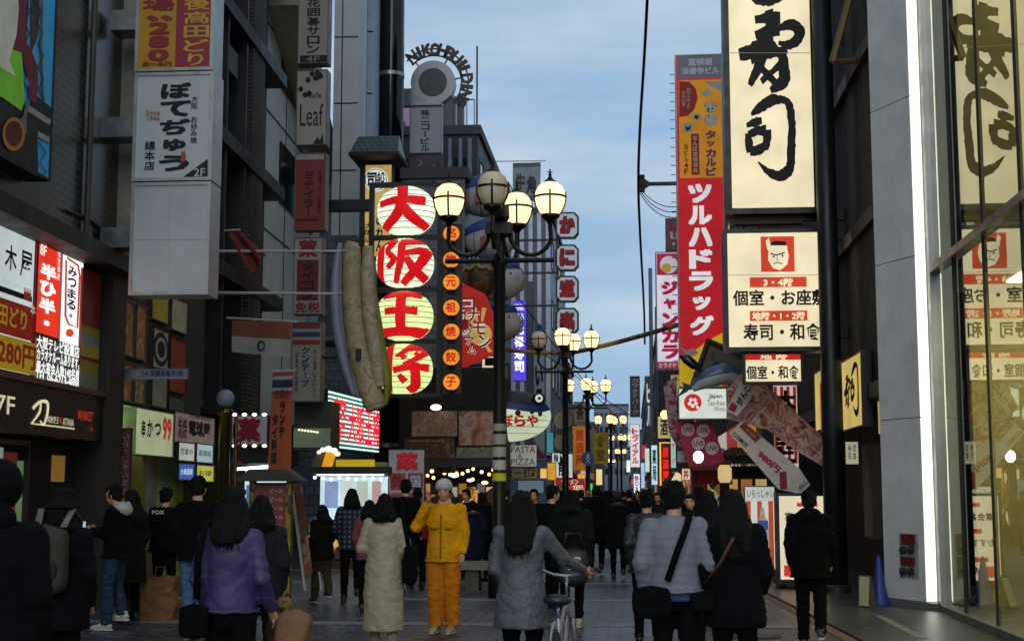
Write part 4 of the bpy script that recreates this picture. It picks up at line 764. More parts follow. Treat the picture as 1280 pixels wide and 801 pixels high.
# ---------------------------------------------------------------- round dial sign
D = 47.0; P = YP(D); di = thing('dial_sign', 'round metal rooftop dial with an arc of capital letters around its right side', 'sign', P.pt(*P.uv(541, 133)))
u, v = P.uv(541, 103); k = D / F; MET = M('#7f848a', .35, .6)
mb = MB(); mb.lathe([(29 * k, -.4), (29 * k, 0)], MET, P.pt(u, v, 0), 40, axis=P.n); mb.obox(P, u - 29 * k, u + 12 * k, v - 30 * k, v - 10 * k, -.38, -.01, MET); mb.build('dial', di)
mb = MB(); mb.lathe([(18.5 * k, .004), (18.5 * k, .03)], M('#23282e', .4), P.pt(u, v, 0), 36, axis=P.n); put_text(mb, lambda a, b, o: P.pt(u + a, v + b, .034 + o), 'NK', -.3, -.2, .3, .2, M('#4a4f55'), .02); mb.build('centre_plate', di)
mb = MB(); word = 'NIKOHBUILDING'
for i, ch in enumerate(word):
    an = R(128 - i * 13.6); cs, sn = math.cos(an), math.sin(an); wd = .13 if ch == 'I' else .34
    def S(a, b, o, cs=cs, sn=sn):
        rr = 36 * k + b; return P.pt(u + cs * rr + sn * a, v + sn * rr - cs * a, -.1 + o)
    for o in (0, .04, .08): put_text(mb, S, ch, -wd / 2, 0, wd / 2, .44, M('#2e211a', .5, var=.1), .04, o)
mb.build('lettering', di)
mb = MB(); mb.tube([P.pt(u + 37 * k * math.cos(R(t)), v + 37 * k * math.sin(R(t)), -.12) for t in range(-45, 140, 8)], .03, M('#5a4636', .5), 6); mb.tube([P.pt(u + 46 * k * math.cos(R(t)), v + 46 * k * math.sin(R(t)), -.12) for t in range(-45, 140, 8)], .03, M('#5a4636', .5), 6)
for t in (-40, 10, 60, 130): mb.tube([P.pt(u + 27 * k * math.cos(R(t)), v + 27 * k * math.sin(R(t)), -.15), P.pt(u + 37 * k * math.cos(R(t)), v + 37 * k * math.sin(R(t)), -.12)], .025, DARK, 6)
mb.build('letter_rail', di)
mb = MB(); q = P.rect(470, 118, 513, 133); mb.obox(P, q[0], q[2], q[1], q[3], -.3, -.08, M('#5f6569', .4, .5)); mb.build('bracket', di)
sign('blade_sign', 'pale grey vertical sign with black katakana hanging under the round dial', D, (512, 134, 552, 192), M('#8b9095', .5, var=.05), [('V', '株ニコービル', 526, 137, 537, 190, INK, .02)], dep=.4, fr=M('#5a5f64', .4, .4), b=.02)
sign('blade_sign', 'dark violet sign with faint white swirls under the pale katakana sign', D, (511, 193, 552, 234), M('#22222e', .5), [('L', [(524, 200), (528, 204), (523, 208)], 1.2, M('#8a8a94')), ('L', [(522, 214), (526, 218), (522, 222)], 1.2, M('#8a8a94')), ('L', [(538, 212), (543, 206), (544, 216)], 1.2, M('#8a8a94'))], dep=.4, fr=M('#2a2a34'), b=.02)
# ---------------------------------------------------------------- giant fish sculptures
FW = M('#a3a1a0', .7, var=.2); FBL = M('#24467e', .6, var=.3); FR_ = M('#8a2a34', .5)
def puffer(px, py, D, k, label, yaw=0.0):
    c = atY(px, py, D); root = thing('fish_sculpture', label, 'sculpture', c, 0, 'giant fish sculptures on the tiled wall')
    mb = MB(); mb.ball(c, 1.05 * k, .75 * k, .78 * k, FW, 24, 14); mb.build('body', root, True)
    mb = MB(); mb.ball(c + Vector((-.12 * k, 0, .36 * k)), 1.0 * k, .7 * k, .46 * k, FBL, 22, 10, Matrix.Rotation(-.25, 3, 'Y')); mb.build('back', root, True)
    mb = MB(); P = YP(c.y); mb.prism(Plane((0, c.y, 0), (1, 0, 0)), [(c.x - .9 * k, c.z + .1 * k), (c.x - 1.55 * k, c.z - .1 * k), (c.x - 1.75 * k, c.z - .45 * k), (c.x - 1.2 * k, c.z - .25 * k), (c.x - .85 * k, c.z - .2 * k)], -.08, .08, FBL); mb.build('tail', root)
    mb = MB(); mb.prism(Plane((0, c.y - .72 * k, 0), (1, 0, 0)), [(c.x - .3 * k, c.z - .05 * k), (c.x - .1 * k, c.z + .05 * k), (c.x - .05 * k, c.z - .35 * k), (c.x - .3 * k, c.z - .4 * k)], -.03, .06, FR_); mb.build('fin', root)
    for s in (.35,):
        mb = MB(); e = c + Vector((s * 1.55 * k, -.5 * k, .22 * k)); mb.ball(e, .13 * k, .07 * k, .13 * k, M('#c9c9c4'), 12, 8); mb.ball(e + Vector((0, -.06 * k, 0)), .07 * k, .05 * k, .07 * k, BLACK, 10, 6); mb.build('eye', root)
    mb = MB(); mb.tube([c + Vector((1.1 * k * math.cos(t), -.1, .85 * k * math.sin(t))) for t in [i * .2 - .5 for i in range(12)]], .025, M('#6a6a66'), 5); mb.build('wire', root)
    mb = MB()
    for xx in (-.55, -.1, .35): rr_ = math.sqrt(1 - (xx / 1.05) ** 2); mb.tube([c + Vector((xx * k, .765 * k * rr_ * math.cos(i * .2618), .795 * k * rr_ * math.sin(i * .2618))) for i in range(25)], .012, M('#3a3a3c'), 4, cap=False)
    mb.build('netting', root)
puffer(606, 246, 45.5, .86, 'uppermost giant white and blue fish sculpture behind the nearest lamp globes')
puffer(612, 300, 45.0, .82, 'second giant white and blue fish sculpture, behind the lamp collar')
puffer(622, 352, 44.6, .82, 'third giant white and blue fish sculpture behind the brown dough ball')
puffer(622, 405, 45.2, .75, 'lowest giant white and blue fish sculpture behind the red sunburst sign')
tk = thing('dough_ball', 'giant dark brown dough ball with cream sauce above the red sunburst sign', 'sculpture', atY(602, 372, 40.5)); c = atY(602, 347, 40.5)
mb = MB(); mb.ball(c, .56, .56, .56, rampmat('dough', ['#1e1c10', '#3a2a14', '#6a4620', '#2a2412'], 2), 22, 14); mb.build('ball', tk, True)
mb = MB(); mb.tube([c + Vector((-.5 + .1 * i, -.5 * math.sin(.4 + i * .22) - .12, .28 - .03 * abs(i - 4) + .05 * math.sin(i * 2))) for i in range(9)], .05, M('#8a8250'), 6); mb.build('sauce', tk)
P = YP(40); kp = [(570, 350), (606, 367), (620, 400), (620, 441), (581, 459), (561, 461), (561, 372)]; km = thing('sunburst_sign', 'tilted red sign with a cream sunburst and white outlined katakana', 'sign', P.pt(*P.uv(590, 460)))
mb = MB(); mb.prism(P, [P.uv(*q) for q in kp[::-1]], -.15, 0, E('#b8261f', .55)); mb.build('board', km)  # board and print glow faintly, standing in for floodlight falling on them
mb = MB(); SUN = E('#d8b860', .55)
for i in range(11):
    a0 = R(-70 + i * 24); mb.add([P.pt(*P.uv(600, 418), .006 + i * .001), P.pt(*P.uv(600 + 30 * math.cos(a0), min(440, 418 - 34 * math.sin(a0))), .006 + i * .001), P.pt(*P.uv(600 + 30 * math.cos(a0 + .2), min(440, 418 - 34 * math.sin(a0 + .2))), .006 + i * .001)], [(0, 1, 2)], SUN) if 600 + 30 * math.cos(a0) < 619 else None
mb.add([P.pt(*P.uv(*q), .02) for q in circ(601, 418, 14, 24)], [tuple(range(24))], SUN); mb.build('sunburst', km)
mb = MB()
for mat, bd, of in ((E('#e8e4dc', .6), .09, .026), (E('#8a1a18', .5), .02, .032)):
    for word, x0, y0, st in (('コナモン', 8, 0, ((586, 380), (592, 394), (599, 410), (606, 427))), ('ミュージアム', 5.6, 0, ((576, 386), (579, 396), (581, 406), (584, 416), (587, 427), (590, 438)))):
        for i, ch in enumerate(word):
            cx, cy = st[i]; q = P.rect(cx - x0, cy - x0, cx + x0, cy + x0); put_text(mb, lambda a, b, o: P.pt(a, b, o), ch, q[0], q[1], q[2], q[3], mat, bd, of, rot=(ch == 'ー'))
mb.build('lettering', km)
sign('lit_sign', 'cream lit sign with grilled meat characters half hidden by the nearest lamp post', 42, (602, 445, 624, 500), E('#e8d8a8', .9), [('R', 606, 447, 622, 457, INK), ('V', '焼肉', 609, 461, 620, 498, M('#3a3020'), .02)], dep=.2, b=.02)
bn = cloth('banner', 'grey hanging banner with two dark brush characters high above the street', YP(58), [(641, 204), (676, 203), (675, 252), (641, 251)], [(0, .12, M('#5a5f66', .8)), (.12, .86, M('#8c9498', .8)), (.86, 1, M('#5a5f66', .8))], 'banner', .03, lambda T, S: [put_text(T, lambda u, v, o: S(u, 1 - v, .03 + o), '牛', .1, .3, .45, .72, M('#3a4046'), .04), put_text(T, lambda u, v, o: S(u, 1 - v, .03 + o), '角', .5, .2, .85, .66, M('#3a4046'), .04)], pole=((596, 202), (682, 201)))
# octagonal crab restaurant signs
D = 47.0; P = YP(D); kf = thing('sign_mast', 'thin dark mast and arms carrying the four octagonal signs', 'frame', P.pt(*P.uv(697, 420)))
mb = MB(); q = P.rect(695, 262, 698, 420); mb.obox(P, q[0], q[2], q[1], q[3], -.2, -.12, DARK)
for y in (300, 341, 382): q = P.rect(595, y - 1.2, 697, y + 1.2); mb.obox(P, q[0], q[2], q[1], q[3], -.24, -.16, DARK)
mb.build('mast', kf)
for ch, y, lb in (('か', 281.5, 'topmost octagonal white sign with a red character right of the lamp'), ('に', 322, 'second octagonal white sign from the top with a red character'), ('道', 361, 'third octagonal white sign from the top with a red character'), ('楽', 401, 'lowest octagonal white sign with a red character')):
    oc = lambda m: [(709 + a * (14.5 - m), y + b * (16.5 - m)) for a, b in ((-1, -.65), (-.65, -1), (.65, -1), (1, -.65), (1, .65), (.65, 1), (-.65, 1), (-1, .65))]
    t = thing('octagon_sign', lb, 'sign', P.pt(*P.uv(709, y + 16)), 0, 'octagonal signs in a column')
    mb = MB(); mb.prism(P, [P.uv(*q) for q in oc(0)[::-1]], -.2, 0, M('#10161a', .5)); mb.build('frame', t)
    mb = MB(); mb.prism(P, [P.uv(*q) for q in oc(2.2)[::-1]], .001, .012, E('#b4c2cc', .55)); mb.build('panel', t)
    mb = MB(); q = P.rect(699, y - 11.5, 719, y + 11.5); put_text(mb, lambda a, b, o: P.pt(a, b, o), ch, *q, M('#1a1a20'), .1, .016); put_text(mb, lambda a, b, o: P.pt(a, b, o), ch, *q, E('#7a1a22', .6), .05, .022); mb.build('lettering', t)
sign('lit_sign', 'violet blue lit vertical sign with white lettering in the left row', 52, (641, 376, 658, 476), E('#5247e0', 1.0), [('T', '回転', 643, 380, 655, 388, E('#e8ecff', 1.1), .02), ('T', '廻る', 643, 392, 655, 400, E('#e8ecff', 1.1), .02), ('V', '元禄寿司', 643, 404, 655, 466, E('#f0f2ff', 1.2), .04)], dep=.25, b=.012)
sign('blade_sign', 'white vertical sign with black hiragana and blue bands behind the lamp arms', 58, (667, 405, 681, 565), M('#9fb0b8', .5), [('R', 668, 406, 680, 416, M('#2a6aa0')), ('R', 668, 434, 680, 444, M('#2a6aa0')), ('V', 'いろは', 669, 456, 679, 540, INK, .05)], dep=.3, b=.01)
sign('blade_sign', 'plain weathered grey blade sign behind the violet lit sign', 54, (659, 352, 666, 560), M('#4c5a68', .5), [], dep=.3, b=.01)
# food picture boards
SAL = [rampmat('food_board_a', ['#4a3a34', '#8a6a5a', '#6f5a50', '#9a8a7c', '#5a2a20'], 3.2), rampmat('food_board_b', ['#7a3a2a', '#9a5a44', '#a8968a', '#6a3024'], 2.4), rampmat('food_board_c', ['#141008', '#4a2a14', '#2a1a0c', '#7a5a2a', '#1a140c'], 3.5), rampmat('food_board_d', ['#3a3a34', '#7a7a70', '#5a564c', '#8a8a80'], 2.6)]
for i, (rc, lb) in enumerate((((514, 513, 572, 546), 'pale sliced fish photo board, upper left under the small lanterns'), ((573, 513, 618, 557), 'salmon coloured fish photo board, upper right beside the nearest lamp post'), ((505, 547, 569, 591), 'dark brown cooked dish photo board, lower left'), ((570, 558, 618, 583), 'grey shellfish photo board, lower right'))): sign('photo_board', lb, 38.6 + .02 * i, rc, SAL[i], [('R', rc[0] + 6, rc[1] + 3, rc[2] - 12, rc[1] + 4.5, M('#8a7a4a'))] if i == 2 else [], dep=.12, b=.015, cat='photo board', group='food photo boards')
sb = thing('seafood_shop', 'dark open seafood shop front carrying the food photo boards', 'shop', (gX(560, 40), 41, 0))
mb = MB(); q = P.rect; x0, x1 = gX(500, 39), gX(619, 39); mb.box(x0, x1, 38.8, 44, 2.6, 5.0, NIGHT); mb.build('upper_wall', sb)
mb = MB(); mb.box(x0, x1, 42, 44, 0, 2.6, M('#3a2c1c', .7)); mb.build('back_wall', sb)
mb = MB(); mb.add([(x0, 38.75, 2.55), (x1, 38.75, 2.55), (x1, 37.6, 2.3), (x0, 37.6, 2.3), (x0, 38.75, 2.5), (x1, 38.75, 2.5), (x1, 37.6, 2.25), (x0, 37.6, 2.25)], [(0, 1, 2, 3), (7, 6, 5, 4), (3, 2, 6, 7), (0, 3, 7, 4), (1, 5, 6, 2)], M('#22201c', .7)); mb.build('awning', sb)
for x, z, k in ((gX(570, 38.5), zY(594, 38.5), .09), (gX(543, 38), zY(508, 38), .12), (gX(586, 38), zY(600, 38), .06), (gX(605, 38), zY(603, 38), .07)): mb = MB(); mb.ball((x, 38.2, z), k * 1.3, k, k * .7, E('#ffdca8', 3), 12, 8); mb.build('spot_light', sb)
mb = MB(); mb.box(gX(580, 41.8), gX(598, 41.8), 41.9, 41.97, zY(640, 41.8), zY(612, 41.8), E('#e0a040', .9)); mb.build('lit_display', sb)
sign('pharmacy_sign', 'white sign with a red pharmacy character over red and blue squares in the street', 30, (485, 561, 531, 645), M('#a8a6a8', .5), [('T', '薬', 495, 565, 523, 588, E('#20305a', .2), .06), ('T', '薬', 495, 565, 523, 588, E('#b0202a', .6), .02), ('R', 488, 591, 507, 612, M('#a0444a')), ('R', 510, 591, 529, 612, M('#a0444a')), ('R', 512, 593, 527, 610, M('#1f2f6a')), ('T', '国', 513, 594, 526, 609, M('#b0b4bc'), .03), ('T', '外', 489, 592, 506, 611, M('#8a1c24'), .04), ('R', 488, 616, 507, 640, M('#a0444a')), ('R', 510, 616, 529, 640, M('#8a4a4a'))], dep=.15, b=.015)
# puffer fish lantern
D = 43.5; c = atY(636, 520, D); pf = thing('fish_lantern', 'giant lit puffer fish lantern with dark blue back and red hiragana', 'lantern', c - ZV * .8)
PW = E('#cfdcbc', .8); mb = MB(); mb.ball(c, 1.3, .95, .78, PW, 36, 20); mb.build('belly', pf, True)
def shellpart(name, mat, z0f, z1f, sc_, wavea=.0):
    mb = MB(); n = 40; k = 8; vs = []
    for j in range(k + 1):
        for i in range(n):
            q = 2 * math.pi * i / n; lo = z0f + wavea * math.sin(q * 3 + 1); s_ = lo + (z1f - lo) * j / k; s_ = min(s_, .999); r = math.sqrt(max(0, 1 - s_ * s_)); vs.append(c + Vector((1.3 * r * math.cos(q), .95 * r * math.sin(q), .78 * s_)) * sc_)
    fs = [(j * n + i, j * n + (i + 1) % n, (j + 1) * n + (i + 1) % n, (j + 1) * n + i) for j in range(k) for i in range(n)]
    mb.add(vs, fs, mat); mb.build(name, pf, True)
shellpart('blue_band', M('#24407e', .5), .18, .62, 1.012, .08); shellpart('dark_back', M('#121418', .5), .46, .999, 1.022, .1)
for i, x in enumerate((-.75, -.45, -.1, .35, .75, .98)):
    z = .06 + .04 * math.sin(i * 2); y = -.95 * math.sqrt(max(.02, 1 - (x / 1.3) ** 2 - (z / .78) ** 2)); mb = MB(); mb.ball(c + Vector((x, y, z)), .09, .03, .085, BLACK, 14, 8); mb.build('spot', pf)
mb = MB(); e = c + Vector((.95, -.55, .5)); mb.ball(e, .2, .12, .19, M('#101216'), 14, 8); mb.ball(e + Vector((.02, -.09, 0)), .12, .05, .12, E('#dfe6e0', .7), 14, 8); mb.ball(e + Vector((.03, -.13, 0)), .05, .03, .05, BLACK, 10, 6); mb.build('eye', pf)
mb = MB(); mb.prism(Plane((0, c.y, 0), (1, 0, 0)), [(c.x - 1.15, c.z + .3), (c.x - 1.7, c.z + .62), (c.x - 1.75, c.z + .1), (c.x - 1.2, c.z + .05)], -.06, .06, M('#24407e')); mb.build('tail', pf)
mb = MB()
def S(a, b, o): return c + Vector((a, -.95 * math.sqrt(max(.02, 1 - (a / 1.3) ** 2 - (b / .78) ** 2)) - .012 - o, b))
for i, ch in enumerate('づぼらや'): put_text(mb, S, ch, -.5 + i * .37, -.36, -.16 + i * .37, .0, E('#b01a22', .8), .04)
mb.build('lettering', pf)
mb = MB()
for zf in (-.2, -.45, -.7): r = math.sqrt(1 - zf * zf); mb.tube([c + Vector((1.303 * r * math.cos(i * .157), .953 * r * math.sin(i * .157), .78 * zf)) for i in range(41)], .008, M('#7a6a4a'), 4, cap=False)
mb.build('ribs', pf)
mb = MB(); mb.tube([c + ZV * .75, c + Vector((0, 0, 1.6))], .03, DARK, 6); mb.tube([c + Vector((0, 0, 1.6)), c + Vector((-1.6, .6, 1.6))], .04, DARK, 6); mb.build('hanger', pf)
sign('restaurant_sign', 'white pasta and pizza sign below the puffer fish lantern', 45, (635, 556, 671, 583), E('#b8b8b0', .45), [('T', 'PASTA', 639, 558, 669, 566, INK, .0), ('T', '&', 647, 567, 653, 572, INK, .0), ('T', 'PIZZA', 639, 573, 669, 581, INK, .0)], dep=.15, b=.01)
sign('restaurant_sign', 'yellow edged second floor sign under the white pasta and pizza sign', 45.1, (630, 584, 672, 598), M('#a8902a', .5), [('R', 631, 585, 640, 595, M('#a03028')), ('R', 640, 585, 655, 595, M('#a8a6a0')), ('T', 'wine', 642, 588, 653, 593, INK), ('R', 655, 585, 668, 595, M('#5a1a22')), ('T', '2F', 656, 586, 667, 594, M('#b0a8a0'), .02)], dep=.15, b=.01)
aw = thing('awning', 'small pointed dark pink awning beside the pasta and pizza sign', 'awning', atY(674, 576, 47)); x0, x1 = gX(664, 47), gX(683, 47); zt, zb = zY(549, 47), zY(574, 47)
mb = MB(); mb.add([(x0, 47, zt), (x0, 47, zb), (x1, 47, zb), (x0, 48.5, zt), (x0, 48.5, zb), (x1, 48.5, zb)], [(0, 1, 2), (5, 4, 3), (0, 2, 5, 3), (0, 3, 4, 1), (1, 4, 5, 2)], M('#8a2340', .8)); mb.build('canvas', aw); mb = MB(); mb.tube([(x0, 47, zb), (x1, 47, zb)], .02, STEEL, 6); mb.build('bar', aw)
ut = thing('blue_awning', 'blue and white awning roof above the fish photo boards', 'awning', atY(605, 506, 41)); mb = MB(); x0, x1 = gX(588, 41), gX(620, 41); za, zb = zY(492, 41), zY(506, 41)
mb.add([(x0, 41, za), (x1, 41, zb), (x1, 43, zb), (x0, 43, za), (x0, 41, za - .1), (x1, 41, zb - .1), (x1, 43, zb - .1), (x0, 43, za - .1)], [(0, 1, 2, 3), (7, 6, 5, 4), (0, 4, 5, 1), (1, 5, 6, 2), (3, 2, 6, 7), (0, 3, 7, 4)], M('#1f3f86', .7)); mb.build('canvas', ut); mb = MB(); mb.box(x0, x1, 40.95, 41.05, zb - .35, zb - .12, M('#a8b0b4')); mb.build('valance', ut)
for (px, py, r, D, lb) in ((704, 525, 13, 44, 'large plain beige round board behind the second lamp post'), (702, 553, 11, 44.2, 'smaller beige round board below the large one')):
    P = YP(D); u, v = P.uv(px, py); k = D / F; t = thing('round_board', lb, 'sign', P.pt(u, v - r * k, 0), 0, 'beige round boards'); mb = MB(); mb.lathe([(r * k, -.15), (r * k, 0)], M('#3a342a'), P.pt(u, v, 0), 28, axis=P.n); mb.build('rim', t); mb = MB(); mb.lathe([(r * k * .9, .001), (r * k * .9, .012)], M('#7d7564', .6), P.pt(u, v, 0), 28, axis=P.n); mb.build('face', t)
    mb = MB(); mb.tube([P.pt(u, v, -.15), Vector((gX(707, 43), 43.12, v))], .03, DARK, 6); mb.build('bracket', t)

for i in range(16):
    random.seed(i + 3); x = gX(512 + i * 6.6, 38.4); z = 2.28 - .35 * random.random(); mb = MB(); mb.ball((x, 38.3 + random.random() * 2, z), .05, .05, .05, E(['#ffd08a', '#fff0d0', '#ffb860'][i % 3], 3), 8, 6); mb.build('bulb', sb)
for i in range(9):
    x0_ = gX(516, 41.8) + i * .27; mb = MB(); mb.box(x0_, x0_ + .22, 41.9, 41.96, 1.0 + .12 * (i % 3), 1.75 + .1 * (i % 2), SHOPM[i % 3]); mb.build('lit_menu', sb)
mb = MB(); mb.box(gX(508, 40), gX(612, 40), 39.2, 40.2, 0, .8, M('#3a3228', .7)); mb.build('counter', sb)
for i in range(7): mb = MB(); x0_ = gX(512, 39.3) + i * .3; mb.box(x0_, x0_ + .26, 39.25, 39.9, .802, .86 + .04 * (i % 3), rampmat('fish_tray_%d' % i, ['#b0b8b8', '#c06a4a', '#d8d0c0', '#7a3a2a'], 14)); mb.build('fish_tray', sb)
# ================================================================ RIGHT SIGNS
CRM = E('#efe2bb', .95); ORG = E('#d5432a', .85); TXB = M('#1a0f0a', .7, var=0)
SHOU = [[(.28, .12, .1), (.45, .1, .13), (.68, .1, .17)], [(.5, .0, .14), (.53, .15, .16), (.5, .32, .16)], [(.28, .31, .1), (.45, .27, .14), (.66, .24, .16)],
        [(.6, .25, .07), (.85, .19, .14), (.98, .3, .16), (.84, .43, .13), (.64, .41, .05)], [(.52, .3, .15), (.3, .48, .21), (.02, .54, .15)], [(.2, .6, .13), (.5, .53, .14), (.78, .5, .08)],
        [(.42, .52, .13), (.32, .7, .15), (.18, .92, .08)], [(.28, .66, .1), (.42, .76, .1), (.58, .9, .1)], [(.68, .5, .13), (.72, .7, .17), (.7, .88, .18), (.5, .99, .08)], [(.36, .88, .09), (.52, .77, .08), (.72, .64, .11)], [(.42, .34, .13), (.55, .45, .12), (.66, .56, .1)]]
SI = [[(.12, .2, .05), (.3, .12, .14), (.55, .03, .15), (.8, .03, .1), (.92, .12, .15), (.95, .4, .16), (.92, .7, .17), (.88, .9, .17), (.68, .98, .14), (.45, .93, .1), (.24, .8, .02)], [(.02, .34, .06), (.2, .3, .11), (.34, .28, .09)], [(.06, .44, .12), (.06, .55, .16), (.08, .68, .13)], [(.05, .46, .09), (.25, .41, .12), (.42, .42, .16)], [(.44, .4, .17), (.44, .52, .16), (.4, .64, .12)], [(.08, .67, .12), (.25, .65, .13), (.42, .6, .12)]]
KO = [[(.1, .1, .1), (.5, .02, .2), (.8, .15, .15)], [(.05, .6, .1), (.2, .9, .2), (.6, .98, .22), (1, .85, .15)]]
FRB = M('#0e0f10', .4, .3)
sign('lit_sign', 'tall cream lit sushi sign with huge black brush characters hanging over the right side', 24, (904, -170, 1020, 268), CRM, [('B', KO, 932, -64, 982, 3, INK), ('B', SHOU, 922, 14, 1002, 116, INK), ('B', SI, 932, 124, 993, 223, INK), ('L', [(910, 67), (1012, 67)], .8, M('#b0a684')), ('B', SI, 930, -150, 990, -70, INK)], dep=.5, fr=FRB, b=.1)
fx, fy = 972, 318
sign('lit_sign', 'square cream lit sign with a red face emblem and rows of black characters', 24.02, (905, 287, 1037, 439), CRM, [
    ('R', 951, 296, 993, 340, ORG), ('P', [(fx - 11, fy - 9), (fx + 11, fy - 11), (fx + 14, fy + 2), (fx + 12, fy + 13), (fx + 3, fy + 20), (fx - 6, fy + 17), (fx - 12, fy + 7)], CRM), ('P', [(fx - 10, fy - 13), (fx - 4, fy - 17), (fx + 10, fy - 16), (fx + 11, fy - 11), (fx - 8, fy - 11)], TXB), ('P', [(fx - 13, fy - 11), (fx + 12, fy - 11), (fx + 12, fy - 6), (fx - 13, fy - 5)], CRM), ('P', [(fx - 15, fy - 16), (fx - 11, fy - 21), (fx - 9, fy - 12), (fx - 13, fy - 7)], CRM),
    ('L', [(fx - 9, fy - 1), (fx - 2, fy + 1), (fx + 9, fy - 2)], 1.6, TXB), ('L', [(fx - 5, fy + 12), (fx, fy + 10), (fx + 6, fy + 12)], 1.2, TXB), ('L', [(fx, fy + 2), (fx - 1, fy + 7), (fx + 2, fy + 8)], .8, TXB), ('C', fx - 5, fy + 3, 1.3, TXB), ('C', fx + 6, fy + 2, 1.3, TXB),
    ('L', [(909, 344), (1034, 344)], .6, M('#b0a684')), ('R', 937, 347, 1008, 359.5, ORG), ('T', '3・4階', 954, 348.5, 991, 358.5, CRM, .035), ('T', '個室・お座敷', 916, 363, 1034, 383, TXB, .025), ('R', 937, 389, 1009, 401.5, ORG), ('T', '地階・1・2階', 940, 390.5, 1006, 400.5, CRM, .035), ('T', '寿司・和食', 929, 405, 1026, 426, TXB, .025)], dep=.5, fr=FRB, b=.07)
sign('lit_sign', 'small cream lit sign with a red top band below the square cream sign', 24.2, (930, 441, 1003, 479), CRM, [('R', 932, 443, 1001, 450, E('#c8281e', .8)), ('T', '地 階', 950, 443.5, 984, 449.5, CRM, .03), ('T', '個室・和食', 933, 457, 999, 474, TXB, .025)], dep=.35, fr=FRB, b=.03)
pk = thing('sign_bracket', 'black steel bracket joining the cream signs to the right hand building', 'bracket', (3, 24.3, 6)); mb = MB()
for y in (60, 276, 300, 420): mb = MB(); z = zY(y, 24.3); mb.box(gX(1000, 24.3), 3.66, 24.25, 24.4, z - .08, z + .08, FRB); mb.build('arm', pk)
mb = MB(); mb.box(gX(925, 24.3), gX(1010, 24.3), 24.2, 24.4, zY(286, 24.3), zY(269, 24.3), M('#4a3a30')); mb.build('junction_box', pk)
STR = [('R', 968 + i * 8, 483, 972 + i * 8, 579, E('#b82a26', .5)) for i in range(4)]
sign('striped_sign', 'red and white striped vertical sign with black brush characters behind the food banners', 27.2, (967, 481, 998, 600), E('#dfe0da', .6), STR + [('V', '大好き祭', 970, 486, 996, 598, INK, .05)], dep=.15, b=.012)
RW = Plane((3.5, 24, 0), (0, -1, 0))
sign('lit_sign', 'yellowish lit sushi sign angled along the building between pole and grey pillar', RW, (1051, 453, 1079, 541), E('#d8bd6a', .8), [('B', SHOU, 1056, 470, 1064, 512, INK), ('B', SI, 1065, 458, 1075, 520, INK)], dep=.14, fr=FRB, b=.03)
sign('lit_sign', 'yellowish lit sign with a red framed panel partly hidden by the black pole', RW, (1019, 466, 1044, 541), E('#d8bd6a', .8), [('R', 1026, 478, 1034, 540, E('#b03a22', .7)), ('V', 'がんこ', 1028, 485, 1033, 530, E('#d8bd6a', .8))], dep=.14, fr=FRB, b=.03)
sign('notice', 'small white notice on a wire rack between the pole and the grey pillar', 22.0, (1057, 552, 1073, 580), E('#cfc8ac', .5), [('V', '寿司', 1060, 555, 1064, 575, INK), ('V', '営業', 1066, 555, 1070, 575, INK)], dep=.03, b=0)
# wheeled panel sign
ps = sign('panel_sign', 'cream lit floor sign on wheels with red bars behind the man in black', 24.3, (971, 616, 1034, 733), E('#e8dcbc', .9), [('R', 996, 628, 1022, 633, E('#d23a2a', .8)), ('T', '宴会お個室', 981, 640, 1030, 650, TXB, .03), ('R', 996, 660, 1022, 666, E('#d23a2a', .8)), ('T', 'おすすめ鍋', 981, 672, 1030, 682, TXB, .02), ('R', 990, 695, 1022, 701, E('#d23a2a', .8)), ('T', 'がんこ', 996, 707, 1030, 719, TXB, .03), ('R', 980, 706, 993, 720, E('#d23a2a', .8))], dep=.35, fr=FRB, b=.05)
mb = MB()
for px in (976, 1030):
    for d in (0, .4): mb.lathe([(.05, -.03), (.05, .03)], BLACK, (gX(px, 24.3), 24.25 + d, .085), 12, axis=(1, 0, 0))
mb.build('wheels', ps); mb = MB(); mb.box(gX(967, 24.3), gX(1037, 24.3), 24.15, 24.75, .1, .17, BLACK); mb.build('base', ps)
sb2 = sign('striped_sign', 'orange and white striped floor sign with a bottle drawing', 26.5, (931, 607, 970, 712), E('#d8dcd2', .75), [('R', 933 + i * 14, 615, 939 + i * 14, 711, E('#c2542a', .7)) for i in range(3)] + [('R', 932, 608, 969, 626, E('#d0d6cc', .7)), ('T', 'いらっしゃい', 934, 612, 967, 622, INK, .01), ('P', [(951, 634), (955, 634), (956, 645), (961, 655), (961, 690), (946, 690), (946, 655), (950, 645)], E('#9fb4c4', .6)), ('P', [(947, 650), (960, 650), (960, 662), (947, 662)], E('#3a5a9a', .6)), ('C', 953, 646, 3.5, E('#c8a04a', .6))], dep=.12, fr=M('#5a7a86'), b=.02)
tx = sign('lit_sign', 'white lit sign with a red flower disc and grey english lettering', 29, (848, 485, 909, 524), E('#dfe8da', .8), [('C', 866, 503, 11, E('#c8282a', .9))] + [('C', 866 + 4.2 * math.cos(R(a)), 503 + 4.2 * math.sin(R(a)), 2.3, E('#e8dede', .9)) for a in (18, 90, 162, 234, 306)] + [('C', 872, 509, 2, E('#e8dede', .9)), ('T', 'Japan.', 886, 492, 904, 499, M('#3a3a3a'), .02), ('T', 'Tax-free', 884, 500, 906, 507, M('#8a8a84'), .0), ('T', 'Shop', 893, 508, 906, 515, M('#8a8a84'), .0)], dep=.25, fr=M('#8f938c'), b=.02)
P = YP(29.6); lv = thing('banner', 'crimson banner with white round live badges below the white flower disc sign', 'banner', P.pt(*P.uv(870, 582))); mb = MB(); mb.prism(P, [P.uv(*q) for q in [(843, 527), (888, 527), (908, 576), (886, 582), (862, 584)][::-1]], -.03, 0, M('#b02044', .7)); mb.build('cloth', lv)
